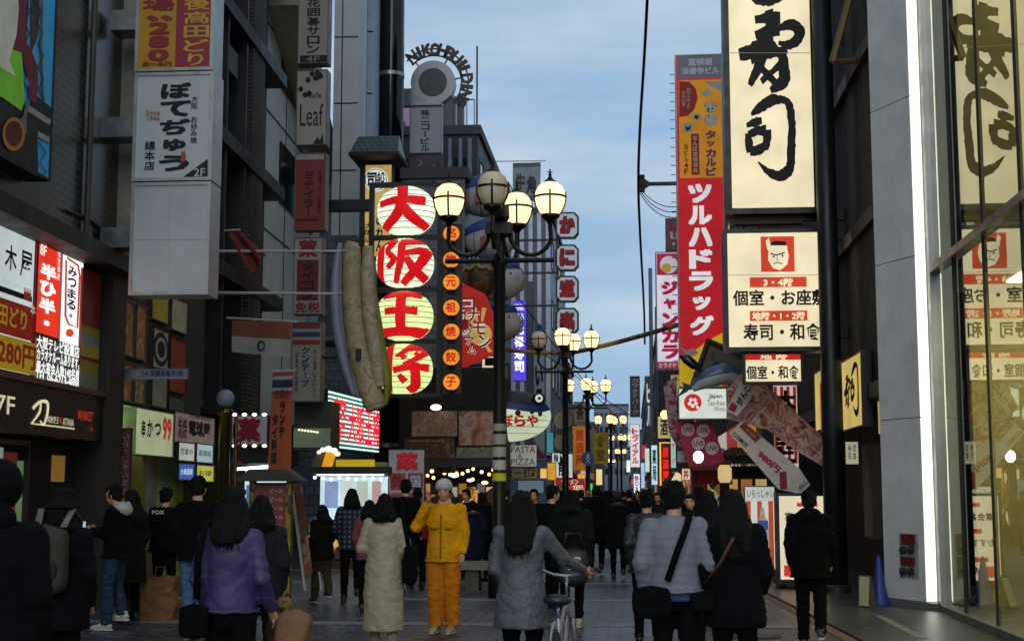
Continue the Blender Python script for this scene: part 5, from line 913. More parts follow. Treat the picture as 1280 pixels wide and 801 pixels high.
mb = MB(); T = MB()
for i, (cx, cy) in enumerate(((860, 537), (879, 538), (873, 554), (890, 560))):
    mb.add([P.pt(*P.uv(*q), .004) for q in circ(cx, cy, 8.2, 20)], [tuple(range(20))], M('#d8c8c8')); q = P.rect(cx - 6, cy - 3, cx + 6, cy + 3); put_text(T, lambda a, b, o: P.pt(a, b, o), 'LIVE', *q, M('#8f1a36'), .03, .008)
mb.build('badges', lv); T.build('lettering', lv)
sign('cafe_sign', 'dark red cafe sign above a white numbered sign low on the right row', 30.2, (846, 546, 864, 562), M('#6a1c2c', .5), [('T', 'CAFE', 847.5, 551, 862, 557, M('#b8b4b4'), .03)], dep=.15, b=.01)
sign('number_sign', 'white sign with a large black seven under the dark red cafe sign', 30.1, (846, 562.5, 866, 578), M('#9a9c9e', .5), [('T', '7', 855, 565, 861, 575, INK, .03)], dep=.15, b=.01)
def strip(name, label, P, pts, mat, cat='banner', items=None, th=.02, rods=()):
    root = thing(name, label, cat, P.pt(*P.uv(*pts[-1]))); mb = MB(); mb.prism(P, [P.uv(*q) for q in pts], -th, 0, mat); mb.build('cloth', root)
    if items:
        G = MB(); T = MB(); off = .005
        for it in items:
            off += .002
            if it[0] == 'P': G.add([P.pt(*P.uv(*q), off) for q in it[1]], [tuple(range(len(it[1])))], it[2])
            else:  # tilted text: word, centre, angle, length, height
                _, wd, cx, cy, an, ln, ht, mt, bd = it
                def S(a, b, o, cx=cx, cy=cy, an=an): return P.pt(*P.uv(cx + a * math.cos(an) + b * math.sin(an), cy + a * math.sin(an) - b * math.cos(an)), o)
                put_text(T, S, wd, -ln / 2, -ht / 2, ln / 2, ht / 2, mt, bd, off + .003)
        if G.v: G.build('graphic', root)
        if T.v: T.build('lettering', root)
    if rods:
        mb = MB()
        for a, b in rods: mb.tube([P.pt(*P.uv(*a), -.03), P.pt(*P.uv(*b), -.03)], .015, STEEL, 6)
        mb.build('rod', root)
    return root
CRAB = rampmat('seafood_print', ['#6a2c30', '#b87a7c', '#c8b4b4', '#a83030', '#d8d0c8', '#d07a62', '#5a4040'], 3.0)
strip('food_banner', 'long tilted banner printed with red seafood reaching to the black pole', YP(26.2), [(926, 467), (962, 484), (1000, 520), (1033, 550), (1031, 584), (990, 560), (960, 537), (908, 523), (909, 486)], CRAB, rods=(((926, 467), (1034, 549)),))
strip('food_banner', 'white tilted banner with red price digits below the seafood banner', YP(25.4), [(911, 541), (929, 526), (1000, 586), (1013, 606), (1000, 617), (973, 611)], M('#c4bfb4', .7), items=[('P', [(924, 533), (930, 527), (952, 546), (944, 553)], M('#8a2222')), ('X', '980円', 961, 577, .73, 34, 9, M('#a02222'), .05), ('X', 'COSMOS', 925, 549, .75, 24, 5, M('#2a2018'), .02), ('X', 'サービス', 938, 541, .73, 14, 4, M('#b0a8a0'), .02), ('P', [(974, 590), (983, 589), (984, 611), (975, 611)], M('#8a2424')), ('X', 'がんこ', 1003, 606, -.9, 12, 6, INK, .03)], rods=(((911, 540), (1014, 606)),))
strip('small_banner', 'small tilted pale banner with black hiragana and a red square', YP(25.8), [(907, 513), (926, 476), (941, 486), (939, 498), (922, 520)], M('#c8c4ba', .7), items=[('X', 'がんこ', 929, 494, -1.05, 26, 9, INK, .04), ('P', [(910, 511), (915, 502), (922, 507), (918, 516)], M('#9a2a24'))])
P = YP(28); fs_ = thing('tuna_sculpture', 'long blue grey fish sculpture above the white flower disc sign', 'sculpture', P.pt(*P.uv(895, 486)))
pts = [(861, 487), (868, 481), (884, 472), (905, 466), (921, 470), (931, 480)]; rd = [.03, .09, .2, .23, .15, .04]; sp = spline([(*P.uv(*q), r) for q, r in zip(pts, rd)], 8)
mb = MB(); mb.tube([P.pt(a, b, .1) for a, b, r in sp], [(r, r * .8) for a, b, r in sp], M('#56657e', .35, .2), 16); mb.build('body', fs_, True); mb = MB(); mb.tube([P.pt(a, b - .08, .17) for a, b, r in sp[6:34]], [max(.02, r * .7) for a, b, r in sp[6:34]], M('#a4a9ac', .4), 12); mb.build('belly', fs_, True)
for q in ([(860, 489), (846, 497), (855, 484), (852, 478), (864, 482)], [(890, 470), (884, 458), (898, 465)], [(902, 472), (896, 484), (908, 474)]): mb = MB(); mb.prism(P, [P.uv(*a) for a in q], .07, .12, M('#2c3648')); mb.build('fin', fs_)
P = YP(28.6); wr = thing('shed_roof', 'small weathered plank roof behind the blue grey fish sculpture', 'roof', P.pt(*P.uv(900, 480))); mb = MB()
a, b, c_, d = [P.uv(*q) for q in ((882, 428), (907, 432), (931, 447), (906, 474))]
mb.prism(P, [P.uv(*q) for q in ((868, 476), (885, 428), (904, 433), (930, 446), (930, 480), (905, 470))], -.5, -.05, rampmat('weathered_planks', ['#2e2a22', '#5a5444', '#45402f'], 3)); mb.build('planks', wr); mb = MB(); mb.tube([P.pt(*P.uv(866, 480)), P.pt(*P.uv(886, 424))], .05, M('#3a2a20'), 8); mb.tube([P.pt(*P.uv(886, 426)), P.pt(*P.uv(932, 446))], .05, M('#3a2a20'), 8); mb.build('beam', wr)
P = YP(27.9); cf = thing('crossed_fin', 'black pointed bird like figurehead above the yellow sign foot', 'sculpture', P.pt(*P.uv(860, 462))); mb = MB(); sp = [(850, 445), (858, 449), (868, 457), (876, 462)]; mb.tube([P.pt(*P.uv(*q), .05) for q in sp], [.03, .1, .09, .03], M('#1a1f2a', .3), 10); mb.build('body', cf, True); mb = MB(); mb.prism(P, [P.uv(*q) for q in ((866, 466), (880, 462), (900, 450), (886, 470), (872, 476))], .0, .05, M('#15181c')); mb.build('wing', cf)
# red awning + lantern
ra = thing('awning', 'red cloth awning over a shop low on the right with a paper lantern beside it', 'awning', (gX(890, 31), 31, 0)); x0, x1 = gX(864, 31), gX(916, 31); zt, zb = zY(573, 31), zY(588, 31)
mb = MB(); mb.add([(x0 + .3, 31.8, zt), (x1, 31.8, zt), (x1, 31, zb), (x0, 31, zb), (x0 + .3, 31.8, zt - .06), (x1, 31.8, zt - .06), (x1, 31, zb - .3), (x0, 31, zb - .3)], [(0, 3, 2, 1), (4, 5, 6, 7), (3, 7, 6, 2), (0, 4, 7, 3), (1, 2, 6, 5), (0, 1, 5, 4)], M('#8c1c1e', .8)); mb.build('canvas', ra)
mb = MB(); mb.box(x0, x0 + .35, 31, 31.3, .3, zb - .3, M('#8c1c1e', .7)); mb.build('side_cloth', ra); mb = MB(); mb.tube([(x0 + .1, 31, 0), (x0 + .1, 31, zb)], .03, DARK, 6); mb.tube([(x1 - .1, 31, 0), (x1 - .1, 31, zb)], .03, DARK, 6); mb.build('pole', ra)
c = atY(906, 592, 29.5); pl = thing('paper_lantern', 'cream paper lantern glowing beside the red awning', 'lantern', c - ZV * .2); mb = MB(); mb.lathe([(.1, -.18), (.14, -.1), (.14, .1), (.1, .18)], E('#dfc488', .8), c, 18); mb.build('shade', pl, True); mb = MB(); mb.lathe([(.09, .18), (.09, .21)], BLACK, c, 14); mb.lathe([(.09, -.21), (.09, -.18)], BLACK, c, 14); mb.tube([c + ZV * .2, c + ZV * .5], .01, BLACK, 5); mb.build('rim', pl)
c = atY(873, 571, 28.4); wl = thing('flood_light', 'blazing white floodlight under the crimson live banner', 'floodlight', c); mb = MB(); mb.ball(c, .1, .08, .12, E('#ffffff', 6), 14, 10); mb.build('bulb', wl, True); mb = MB(); mb.tube([c + Vector((0, .08, 0)), c + Vector((.1, .7, .15))], .03, DARK, 6); mb.build('arm', wl)
bx = thing('produce_stall', 'dark food stall with warm lit shelves behind the couple on the right', 'stall', (gX(920, 32), 32.5, 0)); x0, x1 = gX(905, 32), gX(968, 32); mb = MB(); mb.box(x0, x1, 32, 33.5, 0, .95, M('#2a2018', .7)); mb.build('counter', bx); mb = MB(); mb.box(x0, x1, 33.4, 33.5, .95, 2.2, M('#1a1510')); mb.box(x0, x1, 31.7, 33.5, 2.25, 2.4, DARK); mb.build('hood', bx)
for i in range(3): mb = MB(); mb.box(x0 + .15 + i * .33, x0 + .4 + i * .33, 33.3, 33.38, 1.2, 1.9, E(['#c89a4a', '#a86a3a', '#d0b070'][i], .7)); mb.build('lit_shelf', bx)
# tall red drugstore sign
td = sign('blade_sign', 'very tall vertical sign, yellow menu panel above a red panel with white katakana', 36, (846.5, 69, 906, 484), E('#c8202c', .62), [
    ('R', 847, 70, 904, 99, M('#77778a', .5)), ('T', '道頓堀', 860, 73.5, 890, 83, M('#c8ccd8'), .04), ('T', '法善寺ビル', 852, 85, 899, 94, M('#c8ccd8'), .04), ('R', 849, 101, 903, 223, E('#cf8d1c', .55)), ('P', [(849, 102), (862, 103), (870, 112), (872, 123), (868, 137), (860, 145), (849, 147)], M('#a82228')), ('P', [(878, 102), (902, 102), (902, 116)], M('#a9b0b4')),
    ('V', '韓国本場より', 858, 110, 863, 138, M('#c0a8a0'), .01), ('V', '本格的！', 852, 114, 857, 134, M('#c0a8a0'), .01), ('P', [(876, 118), (884, 110), (891, 118), (884, 122)], M('#b8c0a0')), ('V', '市場', 880, 127, 896, 159, M('#1a1a1a'), .12), ('V', '市場', 880, 127, 896, 159, M('#c8c8c4'), .05), ('V', 'タッカルビ', 882, 163, 895, 221, M('#c8c0b8'), .1), ('V', 'タッカルビ', 882, 163, 895, 221, M('#a0282c'), .04),
    ('R', 866, 143, 876, 151, M('#b8b8a4')), ('R', 854, 154, 866, 166, M('#b8b8a4')), ('C', 870.5, 147, 2.6, INK), ('P', [(856, 158), (860, 160), (864, 157), (862, 163), (858, 164)], INK), ('R', 864, 168, 874, 219, M('#a82228')), ('V', 'なんば道頓堀店', 866, 170, 872, 217, M('#c8b8b0'), .03), ('V', '当ビル4F', 855, 180, 860, 219, M('#4a2a14'), .02),
    ('V', 'ツルハドラッグ', 861, 229, 891, 421, E('#e4e6e6', .8), .055), ('P', [(849, 450), (866, 440), (882, 428), (903, 416), (903, 483), (849, 483)], E('#d8b414', .6)), ('P', [(851, 435), (858, 438), (866, 436), (874, 441), (866, 446), (856, 442)], M('#c8b8b8'))], dep=.42, fr=M('#7a7c84', .4, .4), b=.03)
mb = MB(); q = YP(36).rect(846.5, 69, 906, 484)
for i in range(34): mb.tube([(q[0] - .02, 36.1, q[1] + .2 + i * .24), (q[0] - .14, 36.1, q[1] + .2 + i * .24)], .012, STEEL, 4)
mb.build('climbing_rungs', td); mb = MB()
for z in (6, 9, 12): mb.box(q[2], 3.3, 36.1, 36.3, z, z + .15, DARK)
mb.build('bracket', td)
wb = thing('wire_bracket', 'dark cable bracket with hanging loops left of the tall red sign', 'bracket', atY(845, 230, 36.2)); P = YP(36.2); mb = MB()
q = P.rect(810, 228, 846, 232); mb.obox(P, q[0], q[2], q[1], q[3], -.06, .04, DARK); q = P.rect(799, 219, 806, 240); mb.obox(P, q[0], q[2], q[1], q[3], -.08, .06, M('#241c1c')); mb.prism(P, [P.uv(*a) for a in ((806, 224), (812, 228), (812, 232), (806, 236))], -.05, .03, DARK); mb.build('arm', wb)
for k_ in (0, 1, 2): mb = MB(); mb.tube([P.pt(*P.uv(800 + 46 * t, 236 + k_ * 3 + (26 + k_ * 4) * (1 - (1 - t) ** 2.2) * (1.0 - .12 * t)), .02) for t in [i / 10 for i in range(11)]], .012, BLACK, 5); mb.build('loop_cable', wb)
sign('blade_sign', 'white vertical karaoke sign with crimson katakana and a red top panel', 53, (820, 315, 849, 462), E('#d8d4e4', .85), [('R', 821, 317, 848, 344, E('#b02444', .6)), ('C', 836, 331, 11, E('#d0ccd8', .6)), ('C', 833, 335, 6, E('#c8a23a', .5)), ('V', 'ジャンカラ', 827, 350, 848, 450, E('#b81a44', .6), .06), ('R', 821, 452, 848, 461, E('#b02444', .6)), ('T', 'カラオケ', 823, 453.5, 846, 459.5, E('#d0ccd8', .6), .02)], dep=.6, fr=M('#6a6e78', .4, .3), b=.04)
sign('blade_sign', 'dark crimson sign with white letters topping the white karaoke sign', 56, (832, 273, 850, 314), M('#6a1424', .5), [('T', 'U', 838, 290, 848, 300, M('#b8b4b8'), .05), ('C', 842, 305, 2, M('#b8b4b8'))], dep=.4, b=.02)
sign('blade_sign', 'dark violet vertical sign with pale katakana far down the right row', 72, (787.5, 470, 800, 521), M('#3a2836', .5), [('V', 'カラオケパーク', 790, 472, 798, 518, M('#b0a8b0'), .03)], dep=.3, b=.02)
sign('lit_sign', 'white lit vertical sign with rounded ends and red characters far right row', 72.3, (787.5, 530, 800, 584), E('#e6dce0', .9), [('V', 'トライアル', 790, 534, 798, 580, E('#c02848', .8), .04)], dep=.3, b=.02)
sign('neon_sign', 'red vertical neon sign framed with yellow bulbs far right row', 55, (824, 552, 838, 607), M('#3a1010', .5), [('R', 824.5, 552, 826.5, 607, E('#ffb03a', 1.2)), ('R', 827, 552.3, 838, 554, E('#ffb03a', 1.0)), ('V', '居酒屋', 828, 558, 836, 602, E('#e8201e', 1.0), .06)], dep=.3, b=.01)
strip('flower_banner', 'pink banner with white blossoms beside the tall red sign', YP(37), [(829, 480), (846, 470), (847, 560), (836, 540)], rampmat('blossom_print', ['#7a1c3c', '#8a2040', '#b8a0a8', '#7a1c3c'], 5))
def small(label, px0, py0, px1, py1, D, col, k, txt=None, tcol='#1a1a1a', v=True):
    it = []
    if txt: it = [('V' if v else 'T', txt, px0 + (px1 - px0) * .2, py0 + (py1 - py0) * .08, px1 - (px1 - px0) * .2, py1 - (py1 - py0) * .08, E(tcol, .8) if tcol != '#1a1a1a' else INK, .03)]
    sign('lit_sign' if k else 'blade_sign', label, D, (px0, py0, px1, py1), E(col, k) if k else M(col, .5), it, dep=.25, b=.015)
small('orange vertical sign with red characters behind the third street lamp', 716, 532, 733, 588, 64, '#c07a22', .5, '居酒屋', '#8a2018')
small('white lit sign with black brush strokes beside the orange vertical sign', 693, 567, 716, 597, 62, '#cfd8d8', .8, '龍', '#1a1a1a', False)
small('olive yellow sign behind the small far street lamps', 741, 540, 760, 580, 80, '#8a7a22', .3, '食堂', '#3a2a10')
small('rust red sign at the foot of the left row', 695, 598, 730, 606, 60, '#a03028', .6, 'ラーメン', '#e0d0b0', False)
small('blue and white lit sign low at the end of the right row', 801, 578, 806, 610, 85, '#9fc0e8', 1.0)
small('white lit sign with dark letters, lowest in the right row', 792, 592, 800, 616, 75, '#e8ecf0', 1.1, 'BOX')
small('green edged pale lit sign hanging in the right row', 838, 530, 845, 585, 50, '#9fd0c0', .8, 'マッサージ', '#c03040')
small('pale yellow lit sign above the crowd at the far left', 745, 586, 753, 606, 84, '#f0d890', 1.0)
small('small crimson lit sign in the far middle', 802, 556, 808, 574, 100, '#c03050', .9)
small('small violet lit sign beside the crimson awning', 887, 560, 905, 578, 33, '#a070c0', .5)
small('pale blue lit sign over the heads left of the second lamp', 647, 600, 680, 616, 48, '#7f98a8', .4)
small('tiny orange lit sign far down the left row', 722, 592, 731, 602, 95, '#f0a040', 1.0)
small('tiny white lit sign far down the street centre', 783, 575, 788, 590, 150, '#f0f0e8', 1.0)
small('tiny red lit sign far down the street centre', 789, 598, 797, 606, 140, '#e04030', 1.0)
for a_ in (('pale green lit sign over the crowd right of the third lamp', 806, 560, 812, 590, 90, '#bfe0c8', .9), ('cyan white lit vertical sign low in the right row beside the red neon', 814, 556, 822, 606, 66, '#bfe4ee', .9, '薬局'), ('cream lit sign with dark letters above the red neon sign', 822, 520, 838, 548, 57, '#d8c890', .6, '酒'), ('slate grey vertical sign high in the right row', 806, 470, 818, 540, 78, '#58646e', 0, 'ビル', '#c8d0d8'), ('small green lit cross like pharmacy sign far left row', 733, 604, 741, 616, 100, '#50c878', .9), ('amber lit box sign at the left row behind the beige round boards', 684, 578, 695, 600, 58, '#e0a038', .8), ('white lit noodle sign under the beige round boards', 690, 566, 700, 578, 55, '#dfe4e0', .8, '麺', '#1a1a1a', False), ('long red lit sign above heads between second and third lamps', 712, 604, 733, 613, 70, '#c83028', .8, '大安売り', '#f0e8d0', False), ('tan unlit vertical sign above the orange sign', 717, 502, 733, 528, 66, '#9a8a78', 0, '茶'), ('pale lit square sign at the far right over the awning', 852, 585, 863, 600, 40, '#e8d8b0', .8, '丼', '#a02020', False), ('teal lit sign at the left row beside the pink awning', 683, 540, 692, 566, 53, '#4aa0a8', .6), ('warm lit square sign hanging beside the pasta sign', 675, 585, 684, 598, 50, '#f0c070', .9)): small(*a_)
c = atY(831, 518, 52); tl = thing('wall_lamp', 'small warm round lamp on the right row above the neon sign', 'lamp', c); mb = MB(); mb.ball(c, .16, .16, .16, E('#ffd080', 3), 12, 8); mb.build('globe', tl, True); mb = MB(); mb.tube([c, c + Vector((1.0, 0, .1))], .03, DARK, 5); mb.build('arm', tl)
# cables
def cable(label, pts, r, mat, n=14, name='cable'):
    mb = MB(); sp = spline([tuple(p) for p in pts], n); mb.tube(sp, r, mat, 6); return tag(mb.build(name, None), label, 'cable')
cable('black overhead cable falling from the top edge to the wire bracket and beyond', [atY(812, -60, 30), atY(806, 60, 32), atY(800, 160, 35), atY(798, 228, 36.3), atY(800, 290, 40), atY(805, 385, 48), atY(806, 430, 52)], .035, M('#0d0d10', .6))
cable('yellow wrapped hose looping across the street above the lamps', [atY(600, 428, 47), atY(640, 438, 46), atY(705, 441, 45), atY(750, 433, 44), atY(800, 420, 43), atY(848, 406, 42)], .075, rampmat('hose_wrap', ['#8a7030', '#a08038', '#1e1a14', '#8a7030'], 1.2))
cable('thin black wire crossing from the second lamp to the far right', [atY(650, 375, 50), atY(700, 440, 56), atY(745, 490, 62), atY(790, 520, 70)], .02, BLACK)
cable('thin sagging wire across the street behind the third lamp', [atY(640, 420, 48), atY(720, 470, 60), atY(800, 545, 72), atY(840, 500, 62)], .018, BLACK)
# umbrella/cone and A board, right pavement
c = atY(1100, 757, 20.7); uc = thing('traffic_cone', 'tall narrow dark blue cone standing against the grey pillar', 'cone', (c.x, 20.7, .03)); mb = MB(); mb.lathe([(.15, .03), (.14, .06), (.085, .3), (.03, .68), (.012, .72)], M('#16307a', .5), (c.x, 20.7, 0), 18); mb.build('body', uc, True); mb = MB(); mb.box(c.x - .17, c.x + .17, 20.53, 20.87, .03, .055, M('#122460')); mb.build('base', uc)
ab = thing('board_sign', 'small pale leaning board sign on the pavement by the black pole', 'sign', (gX(1075, 20.4), 20.4, .03)); x0, x1 = gX(1067, 20.4), gX(1080, 20.4); mb = MB()
mb.add([(x0, 20.3, .03), (x1, 20.2, .03), (x1 + .06, 20.45, .46), (x0 + .06, 20.55, .46), (x0 + .05, 20.38, .03), (x1 + .12, 20.35, .03), (x1 + .1, 20.55, .42), (x0 + .1, 20.62, .46)], [(0, 1, 2, 3), (5, 4, 7, 6), (0, 3, 7, 4), (1, 5, 6, 2), (3, 2, 6, 7), (0, 4, 5, 1)], M('#3a3628')); mb.build('body', ab)
mb = MB(); mb.add([(x0 + .015, 20.288, .06), (x1 - .015, 20.19, .06), (x1 + .045, 20.43, .44), (x0 + .065, 20.53, .44)], [(0, 1, 2, 3)], M('#8f8a6a', .6)); mb.build('panel', ab)
# ================================================================ LEFT STREET LEVEL
mbrd = sign('menu_board', 'dark red menu board with yellow side posts under a small tiled roof', 19.3, (313, 603, 362, 712), M('#6a1a16', .5), [('R', 316, 668, 357, 704, M('#8a8886'))] + [('T', 'ビール', 338, 610 + i * 11, 354, 616 + i * 11, M('#a8a09a'), .02) for i in range(5)] + [('T', 'メニュー', 320, 612 + i * 14, 336, 620 + i * 14, M('#96606a'), .0) for i in range(3)] + [('T', '生ビール', 320, 671, 354, 680, M('#7a2020'), .03), ('T', '199円', 322, 684, 352, 700, M('#8a1a1a'), .05)], dep=.12, fr=M('#1a1510'), b=.03)
P = YP(19.3); q = P.rect(313, 603, 362, 712); mb = MB()
for u in (q[0] - .02, q[2] - .05): mb.obox(P, u, u + .07, .0, q[3] + .02, -.1, .035, rampmat('dotted_post', ['#2a2008', '#8a7a1c', '#6a5a14'], 16, kind='v'))
mb.build('post', mbrd); mb = MB(); mb.prism(P, [(q[0] - .2, q[3] + .02), (q[2] + .2, q[3] + .02), (q[2] - .02, q[3] + .18), (q[0] + .02, q[3] + .18)], -.25, .2, M('#2a2a20', .7)); mb.build('roof', mbrd)
P = YP(20.2); wa = thing('easel_board', 'white edged leaning menu easel covered in small pictures', 'sign', P.pt(*P.uv(378, 738))); mb = MB()
mb.prism(P, [P.uv(*a) for a in ((363, 604), (376, 604), (390, 716), (380, 722))], -.06, 0, rampmat('menu_print', ['#5a2a1a', '#8a7a5a', '#a09a90', '#7a3a1a', '#3a4a2a'], 9, kind='v')); mb.build('board', wa); mb = MB(); mb.prism(P, [P.uv(*a) for a in ((363, 604), (366, 604), (383, 738), (380, 738))], -.05, .02, M('#a8a49c')); mb.prism(P, [P.uv(*a) for a in ((392, 716), (393.5, 716), (397, 740), (395, 740))], -.35, -.3, M('#a8a49c')); mb.build('frame', wa)
dk = thing('market_stall', 'bright white lit stall with blue posters and a dark awning behind the plaid shirt', 'stall', (gX(440, 30), 31, 0)); x0, x1 = gX(376, 30), gX(484, 30); mb = MB(); mb.box(x0, x1, 30.2, 32, 0, .75, M('#2e2a24', .7)); mb.build('counter', dk)
mb = MB(); mb.box(x0, x1, 31.9, 32, .75, 1.95, E('#c4e4ea', 1.0)); mb.build('lit_back', dk); mb = MB(); mb.box(x0 - .1, x1 + .1, 29.8, 32.1, 2.0, 2.14, M('#16181c')); mb.build('awning', dk)
for i, (c, w_) in enumerate((('#8fa4d0', .3), ('#dfe8ea', .35), ('#c4d0c4', .26), ('#cfa8a0', .2), ('#e0e8ea', .35))): mb = MB(); a = x0 + .12 + i * .36; mb.box(a, a + w_, 31.82, 31.88, 1.25 + .06 * (i % 2), 1.85, E(c, .8)); mb.build('poster', dk)
mb = MB(); 
for i in range(26):
    random.seed(i); mb.box(x0 + .05 + i * .066, x0 + .11 + i * .066, 30.3, 30.6, .752, .9 + random.random() * .18, M(['#5a2a2a', '#8a8a80', '#2a4a6a', '#7a6a3a', '#3a3a3a'][i % 5], .6))
mb.build('goods', dk)
mb = MB(); mb.box(x0 + .2, x1 - .2, 30.6, 30.72, 1.96, 1.99, E('#e8fbff', 3)); mb.build('tube_light', dk)
ys = thing('canopy', 'bright yellow canopy and cream slats under the neon board', 'canopy', (gX(450, 33), 33, 0)); mb = MB(); x0, x1 = gX(415, 33), gX(484, 33); mb.box(x0, x1, 33, 33.6, zY(600, 33), zY(577, 33), M('#7a7248', .6)); mb.build('slats', ys); mb = MB(); mb.box(x0 + .1, x1 - .3, 32.9, 33.0, zY(586, 33), zY(574, 33), E('#c8a81a', .7)); mb.build('yellow_panel', ys)
P = YP(30.5); tb = thing('beer_sign', 'tilted yellow lit beer glass sign with a white foam top', 'sign', P.pt(*P.uv(404, 592))); mb = MB(); mb.prism(P, [P.uv(*a) for a in ((408, 562), (419, 565), (411, 592), (400, 590))], -.15, 0, E('#e0a01c', .9)); mb.build('glass', tb); mb = MB()
for (px, py, r) in ((404, 562, 4), (411, 561, 5), (418, 563, 4.5), (422, 567, 4), (399, 565, 3)): u, v = P.uv(px, py); mb.ball(P.pt(u, v, .02), r * 30.5 / F, .06, r * .8 * 30.5 / F, E('#f6f2da', 1.2), 12, 8)
mb.build('foam', tb); mb = MB(); mb.prism(P, [P.uv(*a) for a in ((386, 588), (396, 566), (404, 567), (397, 591))], -.14, -.02, M('#6a5a34', .5)); mb.build('side_board', tb)
dp = thing('corner_shop', 'dim shop front with a strip of small ceiling lights behind the orange banner', 'shop', (gX(385, 31.5), 31.8, 0)); x0, x1 = gX(366, 31.6), gX(412, 31.6); mb = MB(); mb.box(x0, x1, 31.6, 32.6, zY(562, 31.6), zY(500, 31.6), M('#3a3f3c', .4)); mb.build('fascia', dp); mb = MB(); mb.box(x0, x1, 31.56, 31.595, zY(558, 31.5), zY(534, 31.5), E('#70806a', .35)); mb.build('window', dp)
for i in range(7): mb = MB(); mb.ball(atY(374 + i * 3.8, 537 + i * .5, 31.5), .025, .02, .02, E('#ffe8b0', 3), 8, 5); mb.build('bulb', dp)
st2 = thing('market_stall', 'white lit stall with bright shelves between the ball lamp and the menu board', 'stall', (gX(302, 27), 27.5, 0)); x0, x1 = gX(283, 27), gX(336, 27); mb = MB(); mb.box(x0, x1, 27, 28.4, 0, .7, M('#24221e')); mb.build('counter', st2); mb = MB(); mb.box(x0, x1, 28.3, 28.4, .7, 2.1, E('#c8e0e4', 1.0)); mb.build('lit_back', st2); mb = MB(); mb.box(x0, x1, 26.8, 28.5, 2.15, 2.3, DARK); mb.build('hood', st2)
mb = MB(); mb.tube([(x0 + .1, 27.2, 2.05), (x1 - .1, 27.3, 2.1)], .03, E('#f4fbff', 3), 8); mb.build('tube_light', st2)
for i in range(5): mb = MB(); mb.box(x0 + .06 + i * .15, x0 + .17 + i * .15, 28.2, 28.28, 1.2, 1.75, E(['#6a8ac0', '#d8e0e0', '#8aa0c8', '#c8d0a8', '#5a7ab8'][i], .6)); mb.build('poster', st2)
for i, (px, py, c, lb) in enumerate(((300, 580, '#a02a24', 'small red hanging lamp shade over the bright shelves'),)): P = YP(26.9); u, v = P.uv(px, py); t = thing('lamp_shade', lb, 'lamp', P.pt(u, v, 0)); mb = MB(); mb.lathe([(.16, 0), (.06, .1)], M(c), P.pt(u, v, 0), 14); mb.build('shade', t); mb = MB(); mb.tube([P.pt(u, v + .1, 0), P.pt(u, v + .5, 0)], .01, BLACK, 5); mb.build('cord', t)
sign('blade_sign', 'narrow reddish vertical banner sign with white lettering at the brown pilaster', 20.4, (149, 535, 163, 622), M('#7a3a30', .6), [('V', 'いらっしゃいませ', 153, 540, 160, 618, M('#a89a90'), .02)], dep=.06, b=.008)
bn_ = thing('stone_bench', 'low grey stone bench by the foot of the nearest street lamp', 'bench', (gX(596, 23.5), 23.5, 0)); x0, x1 = gX(574, 23.4), gX(640, 23.4); mb = MB(); mb.box(x0, x1, 23.2, 23.8, .36, .48, M('#6a6a62', .7, var=.3, bump=.3)); mb.build('seat', bn_)
for a in (x0 + .12, x1 - .34): mb = MB(); mb.box(a, a + .22, 23.28, 23.72, 0, .36, M('#45453f', .8, bump=.3)); mb.build('leg', bn_)
for i, (px, lb) in enumerate(((178, 'brown paper bag on the ground, the narrower one on the left of the pair'), (206, 'crumpled wide brown paper bag on the ground, right one of the pair'))):
    w_ = .28 if i == 0 else .4; x = gX(px, 17.9); h_ = .55; root = thing('paper_bag', lb, 'bag', (x, 17.9, 0), 0, 'brown paper bags'); mb = MB(); vs = []; fs = []; n = 16; k = 9
    for j in range(k + 1):
        for a in range(n):
            q = 2 * math.pi * a / n; sx = w_ / 2 * (1 - .12 * math.sin(j * 1.1 + i)); cx_ = max(-1, min(1, math.cos(q) * 1.35)); sy = max(-1, min(1, math.sin(q) * 1.35)); cr = .012 * noise.noise((cx_ * 3 + i * 7, sy * 3, j * .9)) * 2
            vs.append((x + cx_ * sx + cr, 17.9 + sy * .11 + cr, h_ * j / k + (.02 * math.sin(a * 2.1) if j == k else 0)))
    fs = [(j * n + a, j * n + (a + 1) % n, (j + 1) * n + (a + 1) % n, (j + 1) * n + a) for j in range(k) for a in range(n)] + [tuple(range(n - 1, -1, -1))]
    mb.add(vs, fs, M('#6f4a28', .75, var=.25, scale=5, bump=.4, bscale=12)); mb.build('body', root)
    mb = MB(); mb.tube([(x - .07, 17.83, h_), (x - .06, 17.83, h_ + .12), (x + .06, 17.83, h_ + .12), (x + .07, 17.83, h_)], .008, M('#5a3a1e'), 5); mb.build('handle', root)

for i in range(10): mb = MB(); mb.ball((gX(388, 30) + i * .18, 30.4, 1.92 - .02 * (i % 3)), .035, .035, .035, E('#f4fbff', 4), 8, 5); mb.build('bulb', dk)
for i in range(6): mb = MB(); x0_ = gX(380, 29.9) + i * .3; mb.box(x0_, x0_ + .24, 30.12, 30.18, .2, .7, SHOPM[i % 3]); mb.build('price_card', dk)
